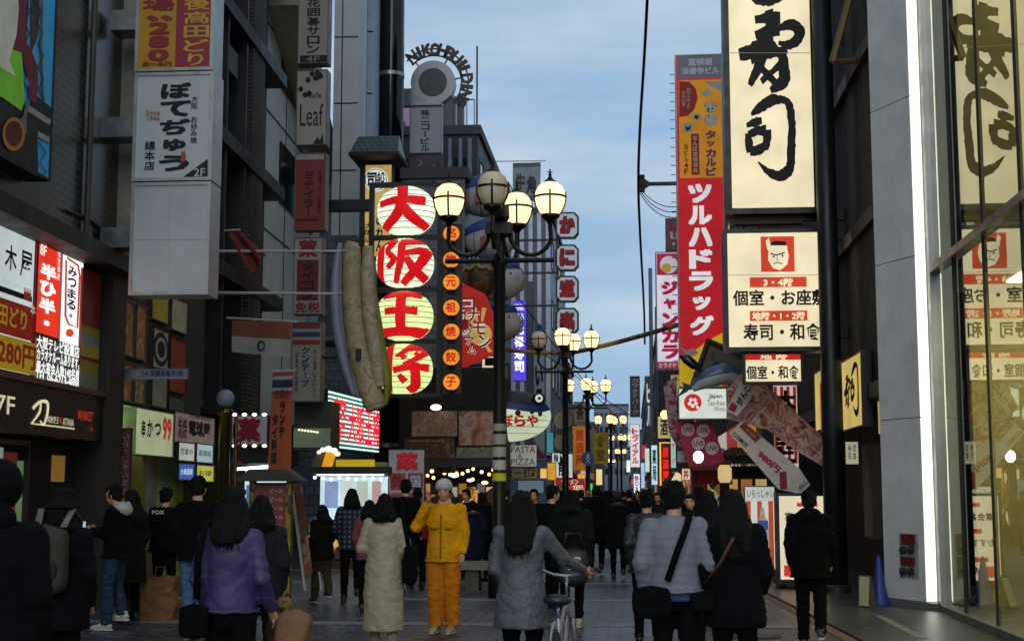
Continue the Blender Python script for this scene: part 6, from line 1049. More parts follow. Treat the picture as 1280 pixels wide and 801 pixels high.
# ================================================================ PEOPLE
VL = bpy.context.view_layer
def remesh(mb, vox, it=5, fn=None):
    me = bpy.data.meshes.new('tmp'); me.from_pydata([tuple(v) for v in mb.v], [], mb.f); ob = bpy.data.objects.new('tmp', me); COL.objects.link(ob)
    m = ob.modifiers.new('r', 'REMESH'); m.mode = 'VOXEL'; m.voxel_size = vox; m.adaptivity = 0
    s = ob.modifiers.new('s', 'SMOOTH'); s.factor = .5; s.iterations = it
    dg = bpy.context.evaluated_depsgraph_get(); r = bpy.data.meshes.new_from_object(ob.evaluated_get(dg)); bpy.data.objects.remove(ob); bpy.data.meshes.remove(me)
    if fn:
        ns = [v.normal.copy() for v in r.vertices]
        for v, n in zip(r.vertices, ns): v.co += n * fn(v.co)
    return r
def place(name, me, mats, root, smooth=True):
    o = bpy.data.objects.new(name, me); COL.objects.link(o); me.name = name
    for m in (mats if isinstance(mats, list) else [mats]): me.materials.append(m)
    if smooth: me.polygons.foreach_set('use_smooth', [True] * len(me.polygons))
    o.parent = root; return o
SKIN = M('#b58468', .5, var=.06, scale=12); 
def hairmat(h):
    m = M(h, .7, 0, 0, .3, 24); t = m.node_tree; b = t.nodes['Principled BSDF']; b.inputs['Specular IOR Level'].default_value = .2
    tx = N(t, 'ShaderNodeTexCoord'); mp = N(t, 'ShaderNodeMapping'); mp.inputs['Scale'].default_value = (150, 150, 7); n = N(t, 'ShaderNodeTexNoise'); n.inputs['Scale'].default_value = 1; n.inputs['Detail'].default_value = 3; bp = N(t, 'ShaderNodeBump'); bp.inputs['Strength'].default_value = .9; bp.inputs['Distance'].default_value = .02
    t.links.new(tx.outputs['Object'], mp.inputs['Vector']); t.links.new(mp.outputs[0], n.inputs['Vector']); t.links.new(n.outputs['Fac'], bp.inputs['Height']); t.links.new(bp.outputs[0], b.inputs['Normal']); return m
HAIRM = hairmat('#050404'); HAIRB = hairmat('#0d0806')
def FAB(h, v=.22, sc=14, bump=.35, bs=220): m = M(h, .95, 0, 0, v, sc, bump, bs); m.node_tree.nodes['Principled BSDF'].inputs['Specular IOR Level'].default_value = .12; return m
def knit(h, c2):
    return rampmat('tweed_' + h.strip('#'), [h, c2, h, c2], 60, detail=3)
PLAID = bpy.data.materials.new('plaid_cloth'); PLAID.use_nodes = True; t = PLAID.node_tree; b = t.nodes['Principled BSDF']; b.inputs['Roughness'].default_value = .9
tx = N(t, 'ShaderNodeTexCoord'); w1 = N(t, 'ShaderNodeTexWave', bands_direction='X'); w2 = N(t, 'ShaderNodeTexWave', bands_direction='Z'); w1.inputs['Scale'].default_value = 4.4; w2.inputs['Scale'].default_value = 4.4
ad = N(t, 'ShaderNodeMath', operation='MULTIPLY'); rp = N(t, 'ShaderNodeValToRGB'); cr = rp.color_ramp; cr.elements[0].color = lin('#0c1220') + (1,); cr.elements[1].color = lin('#4a5a68') + (1,); cr.elements[0].position = .25; cr.elements[1].position = .8
for q in (w1, w2): t.links.new(tx.outputs['Object'], q.inputs['Vector'])
t.links.new(w1.outputs['Fac'], ad.inputs[0]); t.links.new(w2.outputs['Fac'], ad.inputs[1]); t.links.new(ad.outputs[0], rp.inputs[0]); t.links.new(rp.outputs[0], b.inputs['Base Color'])
def hand(mb, w, d, side, mat, curl=.5, s=1):
    """palm plus four fingers and a thumb, reaching from the wrist w along d"""
    d = Vector(d).normalized(); fwd_ = Vector((0, 1, 0)); inw = Vector((-side, 0, 0))
    if abs(d.dot(inw)) > .85: inw = Vector((0, 1, 0))
    inw = (inw - d * inw.dot(d)).normalized(); acr = d.cross(inw).normalized()
    if acr.dot(Vector((0, 1, .3))) < 0: acr = -acr
    pc = w + d * .045 * s
    for i, ln in enumerate((.066, .074, .07, .055)):
        b0 = w + d * .078 * s + acr * (.027 - i * .018) * s; m1 = b0 + (d * (1 - .3 * curl) + inw * .6 * curl).normalized() * ln * .5 * s; m2 = m1 + (d * (1 - .9 * curl) + inw * 1.1 * curl).normalized() * ln * .5 * s
        mb.tube([b0 - d * .03 * s, b0, m1, m2], [.0085 * s, .009 * s, .0082 * s, .006 * s], mat, 6)
    b0 = w + d * .03 * s + acr * .03 * s; mb.tube([b0 - acr * .01 * s, b0 + acr * .018 * s + d * .02 * s, b0 + acr * .022 * s + d * .05 * s + inw * .01 * s], [.011 * s, .0105 * s, .007 * s], mat, 6)
    return pc, d, inw, acr
def person(label, px, D, h=1.7, face=0, top=None, hem=.82, bulk=0.0, flare=0.0, legs=None, legw=0.0, shoe=None, hair='short', hairm=None, armL=None, armR=None, stride=.0, sh=.163, hat=None, hood=None, quilt=False, lean=0.0, nod=0.0, turn=0.0, collar=None, group=None, X=None, curl=(.5, .5), sole=None, shirt=None, eyes=False, longhair=1.2, backhood=None, tuck=None):
    s = h / 1.72; far = D > 25; vox = .0125 if not far else .018
    X = gX(px, D) if X is None else X
    root = thing('person', label, 'person', (X, D, 0), R(face), group)
    V = lambda x, y, z: Vector((x + 0 * z, y + lean * max(0, z - .9), z)) * s
    top = top or FAB('#15161a'); legs = legs or FAB('#121317'); shoe = shoe or M('#141414', .5); hairm = hairm or HAIRM
    # joints
    hips = [V(-.088, 0, .92), V(.088, 0, .92)]; ank = []; kne = []
    for sd, st in ((-1, stride), (1, -stride)):
        lift = .10 if st < -.05 else 0.0
        ank.append(V(sd * .095, st, .085 + lift)); kne.append(V(sd * .095, st * .45 + (.06 if st < 0 else .03), .50 + lift * .2))
    shd = [V(-sh, 0, 1.405), V(sh, 0, 1.405)]
    aL = armL or ((-sh - .045, -.05 - stride * .3, 1.13), (-sh - .025, .07 - stride * .5, .89)); aR = armR or ((sh + .045, -.05 + stride * .3, 1.13), (sh + .025, .07 + stride * .5, .89))
    elb = [V(*aL[0]), V(*aR[0])]; wri = [V(*aL[1]), V(*aR[1])]
    hc = V(0, .03 + nod * .06, 1.612 - abs(nod) * .012); HR = Matrix.Rotation(R(turn), 3, 'Z') @ Matrix.Rotation(-nod * .5, 3, 'X')
    H = lambda x, y, z: hc + HR @ (Vector((x, y, z)) * s)
    body = MB()
    def bl(c, rx, ry, rz, rot=None): body.ball(c, rx * s, ry * s, rz * s, SKIN, 16, 10, rot)
    bl(hc, .074, .092, .106, HR); bl(H(0, .026, -.045), .06, .066, .07, HR); bl(H(0, .045, -.085), .036, .04, .03, HR); bl(H(0, .097, -.03), .013, .016, .017, HR); bl(H(0, .09, -.005), .009, .012, .025, HR); bl(H(0, .075, .025), .05, .022, .014, HR)
    for sd in (-1, 1): bl(H(sd * .077, -.005, -.022), .012, .02, .031, HR); bl(H(sd * .035, .07, -.04), .022, .02, .02, HR)
    bl(H(0, .088, -.068), .022, .012, .009, HR)
    body.tube([V(0, -.005, 1.40), V(0, .005, 1.47), hc + Vector((0, -.02, -.07)) * s], [.075 * s, .056 * s, .054 * s], SKIN, 14)
    body.tube([V(0, 0, .86), V(0, 0, .95), V(0, 0, 1.08), V(0, 0, 1.28), V(0, 0, 1.40), V(0, 0, 1.45)], [(.13 * s, .1 * s), (.155 * s, .11 * s), (.13 * s, .095 * s), (.155 * s, .11 * s), (.16 * s, .085 * s), (.07 * s, .055 * s)], SKIN, 18)
    for i, sd in ((0, -1), (1, 1)):
        body.tube([shd[i], elb[i], wri[i]], [.05 * s, .04 * s, .027 * s], SKIN, 10); body.tube([hips[i], kne[i], ank[i]], [.08 * s, .055 * s, .04 * s], SKIN, 10)
        bl(elb[i], .04, .04, .04); d = (wri[i] - elb[i]).normalized(); body.tube([wri[i] - d * .02 * s, wri[i] + d * .03 * s, wri[i] + d * .085 * s], [(.026 * s, .02 * s), (.04 * s, .022 * s), (.036 * s, .018 * s)], SKIN, 10); bl(ank[i] + Vector((0, .05, -.03)) * s, .035, .09, .03)
    me = remesh(body, vox, 3)
    f = MB(); 
    for i, sd in ((0, -1), (1, 1)): hand(f, wri[i], wri[i] - elb[i], sd, SKIN, curl[i], s)
    bm = bmesh.new(); bm.from_mesh(me); tm = bpy.data.meshes.new('t'); tm.from_pydata([tuple(v) for v in f.v], [], f.f); bm.from_mesh(tm); bm.to_mesh(me); bm.free(); bpy.data.meshes.remove(tm)
    place('body', me, SKIN, root)
    # trousers
    mb = MB(); lw = legw
    mb.tube([V(0, 0, .80), V(0, -.005, .90), V(0, 0, 1.02)], [(.12 * s, .10 * s), (.165 * s, .125 * s), (.15 * s, .11 * s)], legs, 18)
    for i in (0, 1):
        mb.ball(kne[i], (.068 + lw) * s, (.07 + lw) * s, .07 * s, legs, 12, 8); mb.tube([hips[i] + Vector((0, 0, .02)), (hips[i] + kne[i]) / 2, kne[i], (kne[i] + ank[i]) / 2 + Vector((0, -.01, 0)), ank[i] + Vector((0, 0, -.02))], [(.1 + lw) * s, (.088 + lw) * s, (.069 + lw) * s, (.066 + lw) * s, (.056 + lw) * s], legs, 12)
    wr = lambda p: -.007 * max(0, 1 - 2.6 * abs(noise.noise((p.x * 8, p.y * 8, p.z * 11 + h * 7)))) + .008 * noise.noise((p.x * 9, p.y * 9, p.z * 26)) * (1 if p.z < .6 else .5)
    place('trousers', remesh(mb, vox * 1.15, 5, wr), legs, root)
    # shoes
    for i in (0, 1):
        a = ank[i]; mb = MB(); z0 = a.z - .085 * s; mb.tube([Vector((a.x, a.y - .075 * s, z0 + .05 * s)), Vector((a.x, a.y - .05 * s, z0 + .055 * s)), Vector((a.x, a.y + .02 * s, z0 + .058 * s)), Vector((a.x, a.y + .1 * s, z0 + .045 * s)), Vector((a.x, a.y + .17 * s, z0 + .036 * s)), Vector((a.x, a.y + .195 * s, z0 + .03 * s))], [(.02 * s, .02 * s), (.038 * s, .045 * s), (.043 * s, .048 * s), (.048 * s, .036 * s), (.042 * s, .026 * s), (.018 * s, .014 * s)], shoe, 12)
        mb.tube([a + Vector((0, -.012, -.03)) * s, a + Vector((0, -.012, .035)) * s], [.046 * s, .05 * s], shoe, 12)
        so_ = sole or shoe; mb.tube([Vector((a.x, a.y - .085 * s, z0 + .014 * s)), Vector((a.x, a.y - .03 * s, z0 + .014 * s)), Vector((a.x, a.y + .1 * s, z0 + .014 * s)), Vector((a.x, a.y + .205 * s, z0 + .014 * s))], [(.024 * s, .014 * s), (.042 * s, .014 * s), (.05 * s, .014 * s), (.022 * s, .012 * s)], so_, 12); mb.build('shoe', None, True).parent = root
    # upper garment
    mb = MB(); k = bulk; rings = []
    if hem < .75: rings += [(hem, .205 + flare + k * .5, .15 + flare * .8 + k * .5), ((hem + .95) / 2, .19 + flare * .6 + k, .14 + flare * .5 + k)]
    rings += [(max(hem, .9) if hem < .9 else hem, .175 + flare * .3 + k, .13 + flare * .3 + k)] if hem >= .75 else [(.95, .178 + flare * .3 + k, .13 + flare * .2 + k)]
    if hem < .9 and hem >= .75: rings = [(hem, .18 + flare * .6 + k, .135 + flare * .5 + k)] + rings
    rings += [(1.1, .15 + k, .118 + k), (1.28, sh + .004 + k, .126 + k), (1.38, sh + .0 + k * .8, .112 + k * .8), (1.435, .12 + k * .5, .088 + k * .5), (1.475, .075 + k * .3, .07 + k * .3)]
    mb.tube([V(0, -.004, z) for z, a, b in rings], [(a * s, b * s) for z, a, b in rings], top, 22)
    for i in (0, 1):
        mb.ball(shd[i] + Vector((0, 0, -.015)) * s, (.062 + k * .6) * s, (.07 + k * .6) * s, (.066 + k * .5) * s, top, 14, 8); mb.ball(elb[i], (.058 + k * .6) * s, (.058 + k * .6) * s, (.058 + k * .6) * s, top, 12, 8)
        d = (wri[i] - elb[i]).normalized(); mb.tube([shd[i], (shd[i] + elb[i]) / 2, elb[i], (elb[i] + wri[i]) / 2, wri[i] - d * .005], [(.062 + k * .6) * s, (.056 + k * .6) * s, (.052 + k * .6) * s, (.048 + k * .5) * s, (.042 + k * .35) * s], top, 12)
    if quilt: fn = lambda p: quilt * abs(math.sin(p.z / s * math.pi / .062 + .5 * noise.noise(p * 6))) ** .6 + .007 * noise.noise((p.x * 8, p.y * 8, p.z * 6)) + .004 * noise.noise(p * 14)
    else: fn = lambda p: .006 * noise.noise((p.x * 6, p.y * 6, p.z * 4)) - .007 * max(0, 1 - 2.4 * abs(noise.noise((p.x * 6 + p.z * 5, p.y * 6, p.z * 10 + h * 9)))) - .005 * max(0, 1 - 3 * abs(noise.noise((p.x * 11 - p.z * 6, p.y * 11, p.z * 7 + h * 5)))) + .002 * noise.noise(p * 40)
    tp = place('coat' if hem < .75 else 'jacket', remesh(mb, vox * 1.1, 5, fn), top, root)
    if shirt: mb = MB(); mb.tube([V(0, -.004, hem - .06), V(0, -.004, hem + .05)], [(.165 * s + k * .6, .125 * s + k * .6), (.165 * s, .12 * s)], shirt, 20); place('shirt_tail', remesh(mb, vox, 2), shirt, root)
    if collar: mb = MB(); mb.tube([V(0, -.008, 1.44), V(0, 0, 1.49), V(0, .008, 1.505)], [(.085 * s, .08 * s), (.078 * s, .074 * s), (.072 * s, .07 * s)], collar, 18); place('collar', remesh(mb, vox, 2, lambda p: .005 * noise.noise(p * 20)), collar, root)
    if backhood: mb = MB(); mb.ball(V(0, -.1, 1.43), .13 * s, .075 * s, .085 * s, backhood, 16, 10); mb.tube([V(-.12, -.02, 1.45), V(-.07, -.1, 1.49), V(.07, -.1, 1.49), V(.12, -.02, 1.45)], [.03 * s, .04 * s, .04 * s, .03 * s], backhood, 10); place('hood', remesh(mb, vox, 4, lambda p: .008 * noise.noise(p * 12)), backhood, root)
    # hair
    mb = MB(); rr = HR
    def hb(x, y, z, a, b, c): mb.ball(H(x, y, z), a * s, b * s, c * s, hairm, 16, 10, rr)
    if hair:
        hb(0, -.018, .02, .081, .095, .1); hb(0, -.045, -.03, .074, .062, .07); None if hat else hb(0, .045, .075, .06, .045, .035)
        for sd in (-1, 1): hb(sd * .066, -.01, .0, .022, .05, .055)
    if hair in ('long', 'bob'):
        z1 = longhair if hair == 'long' else 1.45
        for sd in (-1, 1): mb.tube([H(sd * .055, -.02, .0), H(sd * .075, -.03, -.09), V(sd * .085, -.075, max(z1, 1.42)), V(sd * .07, -.115 - bulk, z1 + .03)], [.05 * s, .05 * s, .05 * s, .03 * s], hairm, 10)
        mb.tube([H(0, -.05, .03), H(0, -.07, -.08), V(0, -.1, (z1 + 1.47) / 2), V(0, -.12 - bulk, z1)], [(.078 * s, .05 * s), (.082 * s, .05 * s), (.085 * s, .045 * s), (.055 * s, .03 * s)], hairm, 16)
    if hair == 'bun': hb(0, -.06, .12, .045, .045, .045)
    if hair:
        hme = remesh(mb, vox * .95, 2, lambda p: .012 * noise.noise((p.x * 45, p.y * 45, p.z * 7)) + .008 * noise.noise(p * 14))
        if D < 24:
            sm_ = MB(); rnd = random.Random(int(px * 7))
            for i in range(90 if hair in ('long', 'bob') else 60):
                a = rnd.uniform(-1, 1)
                if hair in ('long', 'bob'):
                    ze = (z1 if hair == 'long' else 1.45) + rnd.uniform(-.05, .05); q = [H(a * .06, -.05, .085), H(a * .088, -.075, .0), H(a * .09, -.09, -.09), V(a * .09 + rnd.uniform(-.02, .02), -.115, (ze + 1.5) / 2), V(a * .085 + rnd.uniform(-.04, .04), -.135 - bulk, ze)]; r_ = [.002, .006, .006, .006, .001]
                else:
                    t0 = rnd.uniform(0, 6.28); ph = rnd.uniform(.1, 1.25); f = lambda p_, g: H(math.cos(t0) * math.sin(p_) * .083 * g, -.02 + min(.03, math.sin(t0) * math.sin(p_) * .097 * g), .02 + math.cos(p_) * .102 * g); q = [f(ph, 1.0), f(ph + .2, 1.04), f(ph + .42, 1.07)]; r_ = [.003, .006, .001]
                sm_.tube(q, [x_ * s for x_ in r_], hairm, 5)
            bm = bmesh.new(); bm.from_mesh(hme); tm = bpy.data.meshes.new('t'); tm.from_pydata([tuple(v) for v in sm_.v], [], sm_.f); bm.from_mesh(tm); bm.to_mesh(hme); bm.free(); bpy.data.meshes.remove(tm)
        place('hair', hme, hairm, root)
    if D < 24 and .75 <= hem:
        zz = hem + .012; ra, rb = .18 + flare * .6 + k - .004, .135 + flare * .5 + k - .004; mb = MB(); mb.tube([V(ra * math.cos(i * .2244), -.004 + rb * math.sin(i * .2244), zz + .004 * math.sin(i * 1.7)) for i in range(29)], .013 * s, top, 7, cap=False); mb.build('hem_band', None, True).parent = root
    if hat:
        kind, hm = hat; mb = MB()
        if kind == 'beanie': mb.ball(H(0, -.012, .048), .098 * s, .115 * s, .09 * s, hm, 20, 12, rr); mb.tube([H(0, -.005, .025), H(0, -.01, .065)], [(.1 * s, .117 * s), (.1 * s, .116 * s)], hm, 20)
        if kind == 'bucket': mb.tube([H(0, 0, -.01), H(0, 0, .02), H(0, -.008, .05), H(0, -.01, .12), H(0, -.01, .135)], [(.15 * s, .155 * s), (.13 * s, .14 * s), (.092 * s, .105 * s), (.08 * s, .095 * s), (.05 * s, .06 * s)], hm, 22)
        if kind == 'hood': mb.ball(H(0, -.02, .02), .11 * s, .115 * s, .125 * s, hm, 18, 12, rr); mb.ball(V(0, -.05, 1.47), .11 * s, .09 * s, .08 * s, hm, 14, 10)
        place('hat' if kind != 'hood' else 'hood', remesh(mb, vox * .8, 3, lambda p: .003 * noise.noise(p * 30)), hm, root)
    if hood:
        mb = MB(); q = [V(.13 * math.cos(a), -.03 + .105 * math.sin(a), 1.46 - .02 * math.sin(a)) for a in [i * .35 for i in range(18)]]; mb.tube(q, .035 * s, hood, 10); place('fur_trim', remesh(mb, vox, 1, lambda p: .014 * noise.noise(p * 60)), hood, root)
    if eyes:
        for sd in (-1, 1):
            mb = MB(); mb.ball(H(sd * .031, .083, -.005), .012 * s, .006 * s, .0055 * s, M('#1a0f0c', .3, var=0), 10, 6); mb.build('eye', None, True).parent = root
            mb = MB(); mb.tube([H(sd * .016, .09, .017), H(sd * .035, .088, .021), H(sd * .05, .078, .015)], .0042 * s, HAIRM, 5); mb.build('eyebrow', None, True).parent = root
        mb = MB(); mb.tube([H(-.024, .084, -.07), H(0, .094, -.068), H(.024, .084, -.07)], [.003 * s, .0055 * s, .003 * s], M('#7a3f38', .5), 6); mb.build('mouth', None, True).parent = root
    return root
def loc2w(root, p): return Matrix.Translation(root.location) @ Matrix.Rotation(root.rotation_euler.z, 4, 'Z') @ Vector(p)
def soft_bag(name, label, c, w_, d_, h_, mat, rz=0.0, strap=None, tilt=0.0, cat='bag', smat=None, wear=.006, items=None, group=None):
    root = thing(name, label, cat, c, rz, group); mb = MB(); n = 28; k = 12; vs = []
    for j in range(k + 1):
        q = j / k * 2 - 1; e = (1 - abs(q) ** 5) ** .35 if abs(q) < 1 else .12
        for a in range(n):
            t = 2 * math.pi * a / n; cx = math.copysign(abs(math.cos(t)) ** .55, math.cos(t)); sy = math.copysign(abs(math.sin(t)) ** .55, math.sin(t)); p = Vector((cx * w_ / 2 * e, sy * d_ / 2 * e * (1 - .18 * q), (q + 1) * h_ / 2)); nn_ = noise.noise((p.x * 9 + c[0] * 5, p.y * 9, p.z * 9)); p += Vector((cx, sy, 0)) * nn_ * wear * 2; vs.append(Matrix.Rotation(tilt, 3, 'Y') @ p)
    mb.add(vs, [(j * n + a, j * n + (a + 1) % n, (j + 1) * n + (a + 1) % n, (j + 1) * n + a) for j in range(k) for a in range(n)] + [tuple(range(n - 1, -1, -1)), tuple(k * n + a for a in range(n))], mat); o = mb.build('body', None, True); o.parent = root
    if strap:
        mb = MB(); inv = (Matrix.Translation(c) @ Matrix.Rotation(rz, 4, 'Z')).inverted(); mb.tube([inv @ Vector(p) for p in strap], [(.024, .006)] * len(strap), smat or mat, 8); o = mb.build('strap', None, True); o.parent = root
    if items:
        mb = MB()
        for wd, x0, z0, x1, z1, m in items: put_text(mb, lambda a, b, o: Vector((a, -d_ / 2 - .012 - o, b)), wd, x0, z0, x1, z1, m, .02)
        o = mb.build('lettering', None); o.parent = root
    return root
BLK = FAB('#060607'); JEAN = FAB('#26364a', .3); JEANL = FAB('#4a6484', .35); WSH = M('#b5b2aa', .6); PAPER = M('#75502e', .75, var=.25, scale=6, bump=.4, bscale=14)
person('close dark figure cut by the left edge of the photo, out of focus', -2, 6.6, 1.74, 5, FAB('#08080a'), .7, .04, .02, stride=.1, hat=('hood', FAB('#08080a')))
p = person('person with dark bucket hat and grey backpack walking away at the left', 78, 9.6, 1.62, 4, FAB('#090a0d'), .72, .035, .02, legs=BLK, stride=.12, hat=('bucket', FAB('#14110f')), hair='bob', shoe=WSH)
bk = soft_bag('backpack', 'grey green backpack with pale straps on the person in the bucket hat', loc2w(p, (-.02, -.24, .92)), .3, .17, .48, FAB('#3a3a30'), R(4), [loc2w(p, q) for q in ((-.1, -.2, 1.36), (-.12, -.06, 1.5), (-.13, .1, 1.4), (-.14, .14, 1.2))], smat=FAB('#6a675a'))
mb = MB(); mb.tube([(.1, .04, .46), (.11, .2, .58), (.12, .34, .48)], [(.024, .008)] * 3, FAB('#6a675a'), 8); mb.build('second_strap', None, True).parent = bk; mb = MB(); mb.ball((0, -.08, .17), .11, .035, .11, FAB('#2c2c25'), 14, 8); mb.build('pocket', None, True).parent = bk
p = person('man in black jacket with white hood and jeans looking at his phone', 148, 16.6, 1.69, 84, BLK, .86, .03, legs=JEAN, legw=.012, shoe=WSH, armL=((-.2, .06, 1.13), (-.08, .3, 1.18)), armR=((.2, .06, 1.13), (.08, .3, 1.18)), nod=.5, backhood=FAB('#a9a9a4'), eyes=True, stride=.06)
c = loc2w(p, (-.02, .42, 1.2)); t = thing('phone', 'small lit phone held by the man with the white hood', 'phone', c, R(84)); mb = MB(); mb.box(-.035, .035, -.005, .005, -.07, .07, M('#1a1a1c', .3)); mb.build('case', None).parent = t; mb = MB(); mb.box(-.031, .031, -.0075, -.0055, -.065, .065, E('#b8c4d8', 1.0)); mb.build('screen', None).parent = t
person('long haired person in olive coat standing behind the man with the phone', 166, 17.6, 1.64, 60, FAB('#191911'), .5, .03, .02, legs=BLK, hair='long', hairm=HAIRB, longhair=1.25)
p = person('person in black hoodie with white letters across the shoulders', 207, 18.6, 1.66, -10, BLK, .86, .04, .01, legs=BLK, shoe=M('#55514a'), armL=((-.22, .02, 1.12), (-.12, .25, 1.0)), armR=((.22, .02, 1.12), (.2, .18, .95)))
mb = MB(); put_text(mb, lambda a, b, o: Vector((a, -.178 - o, 1.32 + b)), 'FOX', -.09, 0, .09, .055, M('#c0c0c0'), .03); mb.build('lettering', None).parent = p
person('tall man in dark jacket and pale jeans, back turned, beside the ball lamp', 247, 15.5, 1.78, -6, FAB('#060709'), .84, .035, legs=JEANL, legw=.012, shoe=M('#6a625a'), stride=.08)
p = person('woman in fuzzy purple sweater and black trousers walking away', 291, 9.0, 1.645, -4, rampmat('purple_knit', ['#2c2042', '#382a54', '#30234a'], 90, detail=4), .9, .012, .008, legs=FAB('#08080a'), hair='long', longhair=1.34, stride=.07, sh=.158, armR=((.225, -.03, 1.12), (.25, .12, .9)), armL=((-.215, -.06, 1.12), (-.19, .08, .92)))
soft_bag('handbag', 'black shoulder bag at the left hip of the woman in purple', loc2w(p, (-.19, -.12, .7)), .2, .1, .22, FAB('#050506'), R(-4), [loc2w(p, q) for q in ((-.18, -.12, .95), (-.16, -.16, 1.2), (-.13, -.11, 1.44), (-.12, .06, 1.44), (-.16, .12, 1.2))])
soft_bag('paper_bag', 'tilted brown paper bag carried by the woman in purple', loc2w(p, (.33, .18, .58)), .22, .15, .3, PAPER, R(-8), [loc2w(p, q) for q in ((.28, .14, .88), (.28, .15, .93), (.33, .15, .94), (.36, .16, .88))], tilt=.22)
soft_bag('paper_bag', 'darker paper bag half hidden in front of the woman in purple', loc2w(p, (.17, .5, .5)), .18, .15, .3, FAB('#4a3420'), R(-4), [loc2w(p, q) for q in ((.14, .5, .8), (.16, .48, .88), (.2, .5, .8))])
person('person in grey coat with pale shoes just beyond the woman in purple', 327, 11.6, 1.58, 10, FAB('#1d1e21'), .78, .03, .01, legs=BLK, shoe=WSH, hair='bob')
person('child in dark hooded jacket and khaki trousers facing the market stall', 404, 20.9, 1.42, 35, FAB('#100f0a'), .78, .045, legs=FAB('#3a3020'), legw=.015, shoe=M('#1c1c1e'), sole=M('#b0b0ac'), armR=((.2, .06, 1.12), (.14, .28, 1.1)), stride=.1, hair='bob')
person('woman in blue plaid shirt with dark hair near the white lit stall', 440, 20.9, 1.66, 15, PLAID, .8, .025, .01, legs=BLK, shoe=M('#2a2522'), stride=.07, hair='bob', armL=((-.25, .05, 1.13), (-.18, .2, .95)))
person('person in pink jacket mostly hidden behind the cream coat', 462, 19.4, 1.5, 0, FAB('#6a3a44'), .8, .03, legs=BLK, hair='bob')
p = person('woman in long cream coat with dark hair walking away', 481, 14.4, 1.59, 2, rampmat('cream_wool', ['#8e836e', '#988d78', '#92876f'], 60, detail=4), .24, .03, .012, legs=FAB('#8a7a68'), shoe=M('#7a6a58'), hair='bob', sh=.165, stride=.05, armL=((-.25, .0, 1.14), (-.16, .2, 1.08)), armR=((.25, -.02, 1.13), (.22, .16, .98)))
soft_bag('tote_bag', 'black tote bag on the shoulder of the woman in cream', loc2w(p, (.27, -.02, .68)), .14, .3, .42, FAB('#060607'), R(2), [loc2w(p, q) for q in ((.26, -.12, 1.08), (.22, -.12, 1.3), (.17, -.03, 1.485), (.2, .1, 1.3), (.27, .1, 1.08))])
person('tall man in long black coat beyond the woman in cream', 507, 22.5, 1.8, -5, FAB('#050506'), .42, .04, .02, legs=BLK, shoe=M('#3a2a1c'), stride=.12)
person('person in red jacket half hidden behind the man in yellow', 522, 24.0, 1.68, 20, FAB('#8a1c22'), .84, .035, legs=BLK)
YJ = FAB('#c88c10', .2, 7); p = person('man in mustard yellow jacket, orange trousers and white beanie raising a hand to his cheek', 556, 16.6, 1.745, 172, YJ, .80, .04, .0, legs=FAB('#c0701a', .2, 7), legw=.028, shoe=M('#9a8a68', .6), sole=M('#b0a890'), armR=((.3, .12, 1.19), (.15, .2, 1.47)), armL=((-.225, -.02, 1.13), (-.22, .05, .88)), hat=('beanie', FAB('#a9a9a6')), hair='short', nod=.2, turn=6, collar=FAB('#a8a6a0'), eyes=True, curl=(.4, .8), sh=.18)
mb = MB(); mb.tube([(.0, .172, .84), (.0, .178, 1.1), (.0, .165, 1.36)], .008, M('#7a4a08'), 5)
mb.build('zip', None).parent = p
for sd in (-1, 1): mb = MB(); mb.ball((sd * .085, .158, 1.2), .05, .022, .012, FAB('#a06a0a'), 10, 6); mb.build('pocket_flap', None, True).parent = p
person('person in dark coat facing the camera under the nearest lamp post', 584, 27, 1.66, 150, FAB('#08090c'), .7, .04, legs=BLK, eyes=True)
person('person with dark hair and navy coat at the seafood shop', 603, 26, 1.6, 40, FAB('#0a0b12'), .75, .04, legs=BLK, hair='bob')
person('child in navy padded jacket with furry hood by the stone bench', 591, 24.6, 1.46, 10, FAB('#0f1528'), .55, .06, .02, legs=BLK, hood=FAB('#4a3f30'))
p = person('woman in grey tweed coat pushing a bicycle', 652, 10.6, 1.62, -8, knit('#3d3e42', '#595b60'), .66, .018, .018, legs=FAB('#060607'), shoe=M('#141414'), hair='long', hairm=HAIRB, longhair=1.24, stride=.08, sh=.168, armR=((.3, .14, 1.2), (.44, .36, 1.09)), armL=((-.22, .0, 1.12), (-.17, .2, .98)), curl=(.5, 1.0))
WOMAN = p
person('woman in bulky dark green padded jacket with pale shoes', 714, 17.4, 1.635, -6, FAB('#0f1511'), .74, .085, .02, legs=BLK, shoe=M('#9a9288'), hair='bob', quilt=False, backhood=FAB('#0f1511'), stride=.03)
c = Vector((gX(716, 17.1), 17.08, .5)); soft_bag('tote_bag', 'black tote bag with white letters carried behind the dark green jacket', c, .36, .16, .46, M('#050506', .6), 0, [c + Vector(q) for q in ((-.1, 0, .45), (-.08, .04, .62), (.08, .04, .62), (.1, 0, .45))], items=[('iS', -.06, .2, .1, .36, M('#b4b4b4'))])
person('man in black coat with bare profile looking right beside the dark green jacket', 689, 20.2, 1.7, -60, BLK, .7, .04, legs=BLK, eyes=True)
person('person in black beside the nearest lamp post facing the camera', 668, 25, 1.66, 170, FAB('#060709'), .7, .04, legs=BLK, eyes=True)
person('person in hooded black parka with fur trim and cap in mid street', 772, 26.8, 1.6, 0, FAB('#060707'), .6, .06, .02, legs=BLK, hood=FAB('#3a342a'), hat=('beanie', FAB('#2a2e38')), stride=.06)
person('tall person in black coat left of the fur trimmed parka', 745, 28.4, 1.72, 3, FAB('#070709'), .6, .05, .02, legs=BLK, stride=.1, backhood=FAB('#070709'))
person('person in dark striped jacket ahead of the grey padded jacket', 808, 15.5, 1.63, 0, rampmat('stripe_cloth', ['#0a0b0f', '#16181e', '#0a0b0f'], 20), .8, .035, legs=BLK, stride=.08)
